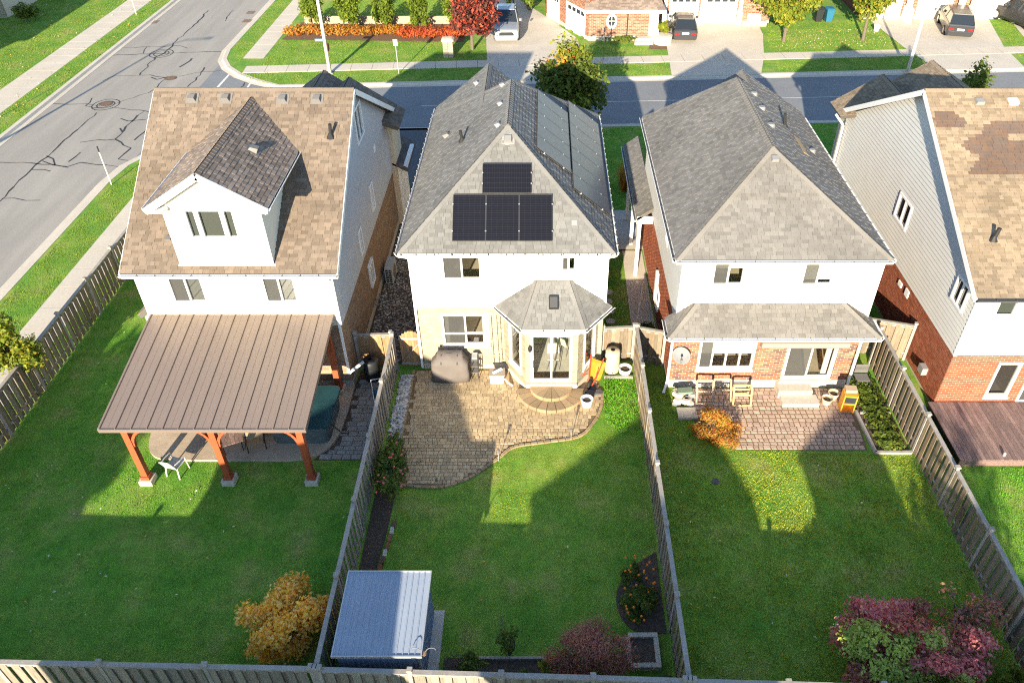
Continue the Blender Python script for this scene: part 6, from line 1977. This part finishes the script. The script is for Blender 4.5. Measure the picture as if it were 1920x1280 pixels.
fallen('fallen_leaves', 'pale leaves on the grass left of the side street', [(-45, 45), (-32.8, 45), (-32.8, 72), (-45, 72)], 450, .06, M['fallen'], 44)

# ------------------------------------------------------------------ trees along and across the street
tree('tree', 'green and orange street tree behind the solar roof', (1.55, 44.6, 0), 6, (-.1, .0, 3.0, 2.5, 2.2, 2.6), 9500, .11, None, 'tree', 38, 51, .14, mats2=[M['lgreen'], M['lyellow'], M['lgreen'], M['lgreen'], M['lgreen'], M['lmaple']], cr=.38)
tree('tree', 'small green street tree behind the sand coloured roof', (24.0, 43.2, 0), 5.5, (0, 0, 3.0, 1.5, 1.4, 2.1), 3200, .1, M['lgreen'], 'tree', 20, 53, .1, cr=.36)
tree('tree', 'dark red tree beside the silver pickup', (-5.38, 59.4, 0), 5.5, (0, .4, 2.9, 2.3, 2.2, 2.2), 9500, .12, M['lred'], 'tree', 36, 55, .13, cr=.36)
tree('tree', 'yellow green tree on the lawn with thin pale trunk', (18.4, 61.2, 0), 6, (.1, .5, 3.4, 3.0, 2.6, 2.5), 10500, .12, M['lyellow'], 'tree', 40, 57, .14, cr=.36)
tree('tree', 'yellow green tree before the blue bin', (24.6, 61.6, 0), 5.5, (.1, .3, 3.2, 2.1, 1.9, 2.3), 7500, .12, M['lyellow'], 'tree', 30, 59, .13, cr=.38)
for i, (x, lab) in enumerate(((-18.4, 'cedar column nearest the street light'), (-15.4, 'second cedar column behind the orange hedge'), (-12.7, 'third cedar column behind the orange hedge'), (-9.9, 'fourth cedar column behind the red end of the hedge'), (-7.3, 'cedar column half hidden by the dark red tree'))):
    tree('cedar', lab, (x, 64.3, 0), 4, (0, 0, 1.9, 1.15, 1.1, 2.0), 3600, .1, M['lcedar'], 'shrub', 22, 70 + i, .08, 'cedars across the street', cr=.42)
for i, (x, lab) in enumerate(((-1.1, 'cedar left of the angled garage'), (-2.6, 'cedar behind the silver pickup'))):
    tree('cedar', lab, (x, 69.3 + i, 0), 4, (0, 0, 1.9, 1.0, 1.0, 2.0), 2600, .1, M['lcedar'], 'shrub', 18, 80 + i, .08, 'cedars by the garage', cr=.42)


def hedge(name, label, x0, x1, y, m, n, seed, h=.85):
    rs = np.random.RandomState(seed)
    cl = [(x0 + (x1 - x0) * i / 22, y + rs.uniform(-.2, .2) - .06 * (i - 11) * 0, h * .5, .55, .8, h * rs.uniform(.45, .62), 1) for i in range(23)]
    t = thing(name, label, 'hedge', ((x0 + x1) / 2, y, 0))
    npmesh('foliage', leaf_quads(cl, n, .09, rs=rs, asp=.4), 4, m, t)
hedge('hedge', 'low orange hedge below the cedars', -20.0, -11.0, 62.9, M['lorange'], 5200, 91)
hedge('hedge', 'bright red end of the low hedge by the dark red tree', -11.2, -6.4, 62.4, M['lredhedge'], 3600, 92)
sheet('mulch_bed', 'brown mulch along the orange hedge', [(-20.3, 61.7), (-6.2, 61.2), (-6.0, 65.6), (-19.8, 66)], .02, 'mulch')
tree('shrub', 'dark green shrub against the shaded far left house', (-46.2, 62.5, 0), 1.6, (0, 0, .7, .9, .8, .7), 900, .1, M['lyellow'], 'shrub', 12, 95, .05)
tree('shrub', 'dark shrub at the corner of the shaded far left house', (-42.2, 66.3, 0), 1.8, (0, 0, .8, 1.3, .9, .8), 1400, .1, M['lgreen'], 'shrub', 14, 96, .05)
tree('shrub', 'leafy potted shrub on the stone planter by the porch', (9.05, 61.4, .6), 1.2, (0, 0, 1.2, .6, .5, .6), 1100, .09, M['lyellow'], 'shrub', 12, 97, .04)
# tree in the garden behind the camera, its crown dapples the left lawn
tree('tree', 'half bare tree behind the rear fence dappling the left lawn', (-20.4, .5, 0), 8, (0, 0, 5.6, 2.4, 2.6, 2.6), 5200, .16, M['lyellow'], 'tree', 30, 98, .16)
tree('tree', 'second half bare tree behind the rear fence', (-20.6, -6.5, 0), 8, (0, 0, 6.0, 2.4, 2.6, 2.7), 5200, .16, M['lyellow'], 'tree', 30, 99, .16)
tree('tree', 'unseen sparse tree added behind the rear fence to dapple the right lawn', (9.4, -4.2, 0), 8, (0, 0, 5.6, 1.9, 1.9, 2.5), 2600, .15, M['lyellow'], 'tree', 26, 110, .14)  # added out of view: dapples stand in for light reflected by windows
fallen('fallen_leaves', 'small brown leaves scattered over the paver patios', [(-5, 17.5), (2, 19.5), (2, 22.9), (-5, 22.9)], 70, .035, M['fallen'], 45)
fallen('fallen_leaves', 'brown leaves on the maple yard lawn', [(3.7, 11), (12.5, 11), (12.5, 19), (3.7, 19)], 60, .04, M['fallen'], 46)


# ------------------------------------------------------------------ houses across the street
def garage_door(house, pl, a0, a1, b0, b1, m='trim', wins=True):
    d = MB().obox(pl.o, pl.u, pl.v, pl.n, a0, a1, b0, b1, -.06, -.02).build('garage_door', M['cream'], house)
    rows = 4
    for j in range(rows):
        for i in range(4):
            w = (a1 - a0) / 4; h = (b1 - b0) / rows
            if j == rows - 1 and wins: MB().obox(pl.o, pl.u, pl.v, pl.n, a0 + i * w + .08, a0 + (i + 1) * w - .08, b0 + j * h + .1, b0 + (j + 1) * h - .1, -.02, -.012).build('pane', M['darkglass'], d)
            else: MB().obox(pl.o, pl.u, pl.v, pl.n, a0 + i * w + .05, a0 + (i + 1) * w - .05, b0 + j * h + .05, b0 + (j + 1) * h - .05, -.02, .0).build('panel', M['cream'], d)
    for q in ((a0 - .12, a0, b0, b1 + .12), (a1, a1 + .12, b0, b1 + .12), (a0, a1, b1, b1 + .12)): MB().obox(pl.o, pl.u, pl.v, pl.n, *q, 0, .05).build('door_casing', M['trim'], house)


def simple_roof(house, x0, x1, y0, y1, ze, zr, key, d0=3., d1=3., name='roof', sh=True):
    pls, A, B = hip_planes(x0, x1, y0, y1, ze, zr, d0, d1)
    mb = MB()
    for p in pls:
        q, _ = plane_of(p); mb.slab(p, q.n, .15)
    mb.build(name, M[key][1], house)
    for p, q in (((x0, y0), (x1, y0)),): MB().box(x0, x1, y0 - .1, y0, ze - .22, ze - .02).build('gutter', M['trim'], house)


f1 = thing('house', 'orange brick house with oval window and angled garages across the street', 'house', (6, 61.6, 0))
pl = wall_plane('rear', 3.4, 61.6)
ov = (2.0, 2.75, .95, 2.0)
wb = wall(f1, pl, [(0, 0), (5.2, 0), (5.2, 2.5), (0, 2.5)], [], M['mortar'])
bricks(wb, pl, [(0, .35), (4.6, .35), (4.6, 2.5), (0, 2.5)], [], 'brfar', 260, far=1.25)
MB().obox(pl.o, pl.u, pl.v, pl.n, 0, 4.9, 0, .35, 0, .05).build('foundation', M['concrete2'], f1)
mb = MB(); mb.lathe([(.36, 0), (.36, .07), (.26, .07), (.26, .03)], pl.p(1.75, 1.45, .0), 20, axis='y', sy=1.45)
ovw = MB()
n_ = 20
secs = []
for r_, c_ in ((.40, .0), (.40, .08), (.27, .08), (.27, .03)): secs.append([pl.p(1.75 + r_ * math.cos(2 * math.pi * k / n_), 1.45 + 1.4 * r_ * math.sin(2 * math.pi * k / n_), c_) for k in range(n_)])
ovw.loft(secs, caps=False); ow = ovw.build('oval_window', M['trim'], f1)
MB().poly([pl.p(1.75 + .27 * math.cos(2 * math.pi * k / n_), 1.45 + .378 * math.sin(2 * math.pi * k / n_), .03) for k in range(n_)]).build('pane', M['darkglass'], ow)
MB().obox(pl.o, pl.u, pl.v, pl.n, 1.735, 1.765, 1.08, 1.82, .03, .045).obox(pl.o, pl.u, pl.v, pl.n, 1.49, 2.01, 1.435, 1.465, .03, .048).build('muntin', M['trim'], ow)
downspout(f1, [pl.p(2.95, 2.5, .06), pl.p(2.95, .1, .06)], 'pipe')
roof(f1, [[(3.0, 61.0, 2.4), (9.1, 61.0, 2.4), (8.2, 64.5, 4.2), (3.6, 64.5, 4.2)]], 'sh1d', nmax=0, name='porch_roof', t=.16)
MB().box(2.95, 9.15, 60.88, 61.0, 2.2, 2.42).build('fascia', M['trim'], f1)
for xx in (8.35,): MB().box(xx, xx + .28, 61.1, 61.38, .3, 2.25).build('porch_post', M['trim'], f1); MB().box(xx - .08, xx + .36, 61.02, 61.46, 0, 1.0).build('post_pier', M['trim'], f1)
MB().box(6.9, 8.3, 60.5, 61.55, 0, .18).build('porch_step', M['concrete2'], f1); MB().box(7.0, 8.3, 60.9, 61.55, .18, .36).build('porch_step', M['concrete2'], f1)
MB().box(7.3, 8.9, 63.4, 63.5, 0, 2.6).build('entry_wall', M['vent'], f1)
# angled garage wing
u_ = Vector((3.4 - .2, 61.6 - 67.6, 0)).normalized()
gl = Plane((.2, 67.6, 0), u_, (0, 0, 1))
Lg = 6.85
gh = [(.5, 2.2, 0, 2.0), (3.6, 6.3, 0, 2.0)]
wb = wall(f1, gl, [(0, 0), (Lg, 0), (Lg, 5.4), (0, 5.4)], [], M['mortar'])
bricks(wb, gl, [(0, .3), (Lg, .3), (Lg, 3.2), (0, 3.2)], gh, 'brfar', 120, far=1.3)
for q in gh: garage_door(f1, Plane(gl.p(0, 0, .06), gl.u, gl.v), *q)
MB().poly([gl.p(0, 0), gl.p(Lg, 0), (12, 73, 0), (0, 76, 0)]) if False else None
mb = MB(); mb.prism([(.25, 67.7), (3.45, 61.7), (8.5, 64.5), (8.5, 74), (.0, 74)], 0, 5.4); mb.build('upper_wall', M['brfar'][1], f1)
simple_roof(f1, -.4, 9.0, 64.0, 74.6, 5.4, 8.6, 'sh1d', 4.4, 4.4)
# white garage house
f2 = thing('house', 'brick house with white double garage doors across the street', 'house', (12.7, 66, 0))
pl = wall_plane('rear', 9.3, 65.9)
gh = [(.9, 3.0, 0, 2.05), (3.7, 6.1, 0, 2.05)]
wb = wall(f2, pl, [(0, 0), (9, 0), (9, 5.5), (0, 5.5)], [], M['mortar'])
bricks(wb, pl, [(0, .2), (9, .2), (9, 3.0), (0, 3.0)], gh, 'brfar', 60, far=1.3)
for q in gh: garage_door(f2, Plane(pl.p(0, 0, .06), pl.u, pl.v), *q)
for a in (.25, 3.2, 6.3):
    MB().obox(pl.o, pl.u, pl.v, pl.n, a, a + .35, 0, .95, .05, .45).build('pier_base', M['trim'], f2); MB().obox(pl.o, pl.u, pl.v, pl.n, a + .06, a + .29, .95, 2.5, .1, .4).build('pier', M['trim'], f2)
MB().obox(pl.o, pl.u, pl.v, pl.n, 6.7, 8.6, 0, .35, .0, .9).build('porch_step', M['concrete2'], f2)
MB().obox(pl.o, pl.u, pl.v, pl.n, 7.1, 8.1, .35, .8, .25, .7).build('porch_bench', M['trim'], f2)
MB().box(9.4, 18.2, 66.0, 76, 0, 5.5).build('wall', M['brfar'][1], f2)
simple_roof(f2, 8.9, 18.7, 65.4, 76.5, 5.5, 8.8, 'sh1d', 4.5, 4.5)
# right house with two garages
f3 = thing('house', 'brick house with cream garage doors behind the dark minivan', 'house', (31.5, 67.5, 0))
pl = wall_plane('rear', 26.0, 67.0)
gh = [(.9, 3.1, 0, 2.1), (4.6, 7.2, 0, 2.1), (9.3, 11.8, 0, 2.1)]
wb = wall(f3, pl, [(0, 0), (14, 0), (14, 5.5), (0, 5.5)], [], M['mortar'])
bricks(wb, pl, [(0, .2), (14, .2), (14, 3.0), (0, 3.0)], gh, 'brfar', 60, far=1.4)
for q in gh: garage_door(f3, Plane(pl.p(0, 0, .06), pl.u, pl.v), *q, wins=False)
for a in (3.4, 7.6, 8.6, 12.1): MB().obox(pl.o, pl.u, pl.v, pl.n, a, a + .4, 0, 1.1, .05, 1.3).build('pier_base', M['trim'], f3); MB().obox(pl.o, pl.u, pl.v, pl.n, a + .07, a + .33, 1.1, 2.6, .3, .9).build('pier', M['trim'], f3)
MB().box(26.1, 40, 67.1, 77, 0, 5.5).build('wall', M['brfar'][1], f3)
simple_roof(f3, 25.5, 40.5, 66.4, 77.5, 5.5, 8.8, 'sh1d', 4.5, 4.5)
# back house behind cedars and left corner houses
f4 = thing('house', 'pale stone house behind the cedar columns', 'house', (-12, 78, 0))
MB().box(-20, -6, 78, 90, 0, 5.6).build('wall', M['sidebeige'], f4); simple_roof(f4, -20.5, -5.5, 77.5, 90.5, 5.6, 9, 'sh1d', 5, 5)
tag(MB().box(-19.4, -6.2, 65.6, 65.75, 0, .6).build('garden_wall', M['oldwood']), 'low wooden garden wall behind the cedars', 'wall')
f5 = thing('house', 'shaded pale brick house corner in the upper left', 'house', (-50, 67, 0))
pl = wall_plane('rear', -56, 67.2)
wb = wall(f5, pl, [(0, 0), (11.6, 0), (11.6, 5.6), (0, 5.6)], [], M['mortar'])
bricks(wb, pl, [(7, .1), (11.6, .1), (11.6, 2.6), (7, 2.6)], [], 'brcream', 100, far=1.4)
MB().obox(pl.o, pl.u, pl.v, pl.n, 7, 11.6, 1.7, 1.85, .0, .1).build('ledge', M['concrete2'], f5)
window(f5, Plane(pl.p(0, 0, .02), pl.u, pl.v), 9.2, 10.8, 2.2, 3.4, cols=(1, 1), room=False, glass='darkglass')
MB().box(-55.95, -44.42, 67.3, 78, 0, 5.6).build('wall', M['sidebeige'], f5); simple_roof(f5, -56.5, -43.9, 66.7, 78.6, 5.6, 8.8, 'shd', 4, 4)
f6 = thing('house', 'house left of the side street whose shadow falls on the grass', 'house', (-49, 50, 0))
MB().box(-54, -44, 44, 60, 0, 5.6).build('wall', M['sidebeige'], f6); simple_roof(f6, -54.5, -43.5, 43.5, 60.5, 5.6, 8.8, 'shd', 4, 4)
# gate pillar
gp = thing('stone_pillar', 'pale stone gate pillar beside the dark red tree', 'pillar', (-7.0, 58.0, 0))
for j in range(6):
    for i in range(2): MB().box(-.36 + i * .37 - (j % 2) * .0, -.01 + i * .37, -.3, .3, j * .2 + .01, j * .2 + .195).build('stone', M['brcream'][0], gp, local=True)
MB().loft([[(x, y, 1.2) for x, y in rrect(0, 0, .45, .4, .02, 1)], [(x, y, 1.28) for x, y in rrect(0, 0, .45, .4, .02, 1)], [(x, y, 1.36) for x, y in rrect(0, 0, .3, .27, .02, 1)]]).build('cap', M['concrete2'], gp, local=True)
sp = thing('stone_planter', 'round pale stone planter beside the porch', 'planter', (9.05, 61.0, 0))
MB().lathe([(.72, 0), (.72, .55), (.75, .6), (.5, .64)], (0, 0, 0), 14).build('wall', M['concrete2'], sp, local=True)
sheet('mulch_bed', 'brown mulch around the stone planter', [(7.9, 59.6), (9.5, 59.5), (9.3, 62.5), (8.3, 62.5)], .02, 'mulch')
tree('shrub', 'dark evergreen shrubs below the oval window', (5.6, 60.9, 0), .8, (0, 0, .35, 1.4, .35, .35), 900, .08, M['lgreen'], 'shrub', 16, 101, .03)
# bins
for x, y, m_, lab in ((23.2, 66.2, M['blue'], 'blue wheeled bin beside the garage'), (22.4, 66.3, M['black'], 'black wheeled bin beside the blue one')):
    b = thing('wheeled_bin', lab, 'bin', (x, y, 0), group='bins by the garage')
    MB().loft([[(q[0], q[1], .05) for q in rrect(0, 0, .24, .28, .05, 2)], [(q[0], q[1], 1.0) for q in rrect(0, 0, .32, .38, .05, 2)]]).build('body', m_, b, local=True)
    MB().loft([[(q[0], q[1], 1.0) for q in rrect(0, 0, .34, .41, .05, 2)], [(q[0], q[1], 1.1) for q in rrect(0, .05, .28, .32, .05, 2)]]).build('lid', m_, b, local=True)
    for s_ in (-.26, .26): MB().lathe([(.12, -.03), (.12, .03)], (s_, .3, .12), 10, axis='x').build('wheel', M['rubber'], b, local=True)
pkt = pot('flower_pot', 'white pot at the end of the garage path', 'pot', (26.4, 63.9, 0), .18, .24, .4, M['trim'])


# ------------------------------------------------------------------ street furniture
def lamp_post(label, x, y, h, arm, sign=None):
    p = thing('street_light', label, 'street light', (x, y, 0), group='street lights')
    MB().tube([(0, 0, 0), (0, 0, h)], [.13, .075], 12).build('pole', M['polewhite'], p, local=True, smooth=True)
    MB().lathe([(.22, 0), (.22, .03), (.16, .06)], (0, 0, 0), 12).build('base_plate', M['concrete2'], p, local=True)
    MB().tube([(0, 0, h - .1), (arm * .4, 0, h + .35), (arm, 0, h + .45)], .04, 8).build('arm', M['steel'], p, local=True)
    MB().loft([[(arm + a, b, h + .42 + c) for b, c in ((-.1, 0), (.1, 0), (.08, .1), (-.08, .1))] for a in (-.1, .5)]).build('lamp_head', M['steel'], p, local=True)
    return p


M['polewhite'] = mat('pale_pole', (.62, .58, .50), .7, noise=[(3, .05)])
lp = lamp_post('pale street light with blue street name sign at the junction', -15.0, 54.5, 8.5, -2.2)
sg = MB().box(-.62, .0, -.12, -.10, 2.28, 2.44).build('street_name_sign', mat('sign_blue', (.10, .25, .42), .5), lp, local=True)
MB().box(-.5, -.12, -.123, -.12, 2.34, 2.38).build('legend', M['trim'], sg, local=True)
MB().lathe([(.3, -.01), (.3, .01)], (.17, 0.02, 1.85), 8, axis='x').build('stop_sign', mat('sign_red', (.22, .05, .04), .6), lp, local=True)
lp2 = lamp_post('pale street light rising behind the sand coloured roof', 25.55, 54.7, 5.2, -1.0)
lamp_post('tall street light on the grass left of the side street', -34.3, 34, 7.9, 2.2)


def post(name, label, x, y, h, r, m, top=None, cat='sign post', lean=(0, 0)):
    p = thing(name, label, cat, (x, y, 0))
    MB().tube([(0, 0, 0), (lean[0], lean[1], h)], r, 8).build('post', m, p, local=True)
    if top: MB().box(-.15, .15, -.03, -.01, h - .42, h + .02).build('sign_plate', top, p, local=True)
    else: MB().tube([(lean[0], lean[1], h - .3), (lean[0] * 1.02, lean[1], h)], r * 1.15, 8).build('cap', M['pipe'], p, local=True)
    return p


post('sign_post', 'thin sign post with pale plate on the boulevard', -10.18, 54.5, 2.36, .035, M['alu'], M['alu'])
post('sign_post', 'dark thin post beside the street tree', 4.3, 57.2, 2.3, .035, M['vent'], None)
post('marker_post', 'white marker post with black tip beside the tan roof', -23.3, 38.1, 2.2, .03, M['polewhite'])
post('marker_post', 'white marker post on the grass beyond the side street', -34.1, 68.1, 2.2, .03, M['polewhite'])
post('marker_post', 'white marker post at the left edge of the picture', -34.15, 47.1, 2.0, .03, M['polewhite'])
post('meter_post', 'blue capped post on the street behind the grey roof', -6.6, 44.9, 1.1, .05, M['vent'], None)


# ------------------------------------------------------------------ vehicles
def vehicle(name, label, cat, loc, rz, paint, L, W, prof, cab, wheels, r=.34, bed=None, rear=True, extra=None):
    """prof: side outline of the lower body [(y, z_top, halfwidth)], cab: glasshouse stations [(y, z, halfwidth)]"""
    c = thing(name, label, cat, loc, rz)
    secs = []
    for y, zt, hw in prof:
        zb = .24
        secs.append([(-hw * .9, y, zb), (-hw, y, zb + .18), (-hw, y, zt - .16), (-hw * .93, y, zt), (0, y, zt + .025), (hw * .93, y, zt), (hw, y, zt - .16), (hw, y, zb + .18), (hw * .9, y, zb)])
    body = MB().loft(secs).build('body', paint, c, local=True)
    # glasshouse: lower belt to roof
    (y0, z0, h0), (y1, z1, h1), (y2, z2, h2_), (y3, z3, h3_) = cab
    g_ = MB()
    g_.hull8([(-h0, y0, z0), (h0, y0, z0), (h3_, y3, z3), (-h3_, y3, z3), (-h1, y1, z1), (h1, y1, z1), (h2_, y2, z2), (-h2_, y2, z2)])
    g_.build('window_band', M['carglass'], c, local=True)
    rf = MB(); rf.loft([[(-h1 - .015, y1 + .0, z1 - .05), (-h1 * .85, y1 + .02, z1 + .045), (h1 * .85, y1 + .02, z1 + .045), (h1 + .015, y1, z1 - .05)], [(-(h1 + h2_) / 2 - .02, (y1 + y2) / 2, (z1 + z2) / 2 - .02), (-h1 * .85, (y1 + y2) / 2, (z1 + z2) / 2 + .085), (h1 * .85, (y1 + y2) / 2, (z1 + z2) / 2 + .085), ((h1 + h2_) / 2 + .02, (y1 + y2) / 2, (z1 + z2) / 2 - .02)], [(-h2_ - .015, y2, z2 - .05), (-h2_ * .85, y2 - .02, z2 + .045), (h2_ * .85, y2 - .02, z2 + .045), (h2_ + .015, y2, z2 - .05)]])
    rf.build('roof_panel', paint, c, local=True)
    for s in (-1, 1):
        for (pa, pb, ha, hb) in (((y0, z0), (y1, z1), h0, h1), ((y3, z3), (y2, z2), h3_, h2_), (((y0 + y3) / 2, (z0 + z3) / 2), ((y1 + y2) / 2, (z1 + z2) / 2), (h0 + h3_) / 2, (h1 + h2_) / 2)):
            MB().beam((s * (ha + .005), pa[0], pa[1]), (s * (hb + .005), pb[0], pb[1]), .05, .09, up=(0, 1, 0)).build('pillar', paint, c, local=True)
        m_ = MB(); m_.box(min(s * (W / 2 + .02), s * (W / 2 + .2)), max(s * (W / 2 + .02), s * (W / 2 + .2)), y0 * .6 + y1 * .4 - .05, y0 * .6 + y1 * .4 + .07, z0 + .02, z0 + .2); m_.build('mirror', paint, c, local=True)
        for yw in wheels:
            w_ = MB().lathe([(r * .7, -.11), (r * .95, -.11), (r, -.07), (r, .07), (r * .95, .11), (r * .7, .11)], (s * (W / 2 - .09), yw, r), 18, axis='x').build('tyre', M['rubber'], c, local=True)
            MB().lathe([(r * .66, -.115), (r * .62, -.05), (r * .2, -.07), (r * .2, .07), (r * .62, .05), (r * .66, .115)], (s * (W / 2 - .09), yw, r), 12, axis='x').build('rim', M['alu'], w_, local=True)
    ye = prof[-1][0]; yf = prof[0][0]; zt = prof[-1][1]; zf = prof[0][1]
    for s in (-1, 1):
        hw = prof[-1][2]
        MB().box(min(s * (hw - .02), s * (hw - .4)), max(s * (hw - .02), s * (hw - .4)), ye - .03, ye + .02, zt - .28, zt - .14).build('tail_light', M['taillight'], c, local=True)
        hw = prof[0][2]
        MB().box(min(s * (hw - .02), s * (hw - .4)), max(s * (hw - .02), s * (hw - .4)), yf - .02, yf + .03, zf - .26, zf - .1).build('headlight', M['headlight'], c, local=True)
    MB().box(-prof[-1][2] * .95, prof[-1][2] * .95, ye - .02, ye + .07, .34, .58).build('rear_bumper', M['alu'] if bed else paint, c, local=True)
    MB().box(-prof[0][2] * .95, prof[0][2] * .95, yf - .08, yf + .02, .34, .58).build('front_bumper', M['alu'] if bed else paint, c, local=True)
    MB().box(-.26, .26, ye + .02, ye + .035, .66, .8).build('number_plate', M['trim'], c, local=True)
    MB().box(-.55, .55, yf - .035, yf + .01, .62, .84).build('grille', M['black'], c, local=True)
    if bed:
        MB().box(-W / 2 + .14, W / 2 - .14, bed[0], bed[1], zt - .45, zt + .03).build('cargo_bed', M['black'], c, local=True)
    return c


M['carglass'] = mat('car_glass', (.02, .025, .03), .08, spec=.7)
M['taillight'] = mat('tail_light', (.22, .012, .012), .3); M['headlight'] = mat('headlight', (.65, .66, .68), .15)
paint = lambda n, c, r=.3: mat(n, c, r, metal=0., spec=.4, coat=.25)
# front of each vehicle points to -y in its own frame
vehicle('pickup_truck', 'silver pickup truck facing the street beside the dark red tree', 'pickup truck', (-2.95, 63.6, .02), R(2), paint('silver_paint', (.22, .23, .25)), 5.6, 1.95,
        [(-2.85, .98, .86), (-2.7, 1.04, .95), (-1.3, 1.14, .97), (-.9, 1.16, .97), (2.7, 1.14, .97), (2.8, 1.12, .95)], [(-1.35, 1.12, .88), (-.55, 1.82, .72), (.9, 1.84, .72), (1.2, 1.14, .88)], (-1.75, 1.75), .4, bed=(1.3, 2.72))
vehicle('suv', 'dark grey hatchback parked before the white garage', 'car', (10.9, 63.1, .02), R(176), paint('grey_paint', (.035, .035, .038)), 4.5, 1.85,
        [(-2.25, .72, .78), (-2.1, .86, .9), (-1.1, .98, .92), (1.5, 1.0, .92), (2.15, .98, .9), (2.25, .9, .84)], [(-1.15, .96, .84), (-.35, 1.5, .66), (1.4, 1.52, .66), (2.1, 1.0, .82)], (-1.35, 1.35), .34)
vehicle('minivan', 'dark grey minivan on the right hand drive across the street', 'minivan', (32.6, 64.2, .02), R(180 - 14), paint('dark_paint', (.028, .029, .032)), 5.1, 2.0,
        [(-2.5, .74, .82), (-2.35, .9, .96), (-1.5, 1.04, .99), (2.2, 1.1, .99), (2.5, 1.06, .96), (2.55, .96, .9)], [(-1.7, 1.0, .9), (-.7, 1.66, .74), (2.0, 1.68, .74), (2.48, 1.1, .88)], (-1.5, 1.5), .35)
vehicle('pickup_truck', 'black pickup truck cut off at the upper right edge', 'pickup truck', (38.6, 65.5, .02), R(200), paint('black_paint', (.022, .022, .024)), 5.6, 1.95,
        [(-2.85, .98, .86), (-2.7, 1.04, .95), (-1.3, 1.14, .97), (-.9, 1.16, .97), (2.7, 1.14, .97), (2.8, 1.12, .95)], [(-1.35, 1.12, .88), (-.55, 1.82, .72), (.9, 1.84, .72), (1.2, 1.14, .88)], (-1.75, 1.75), .4, bed=(1.3, 2.72))
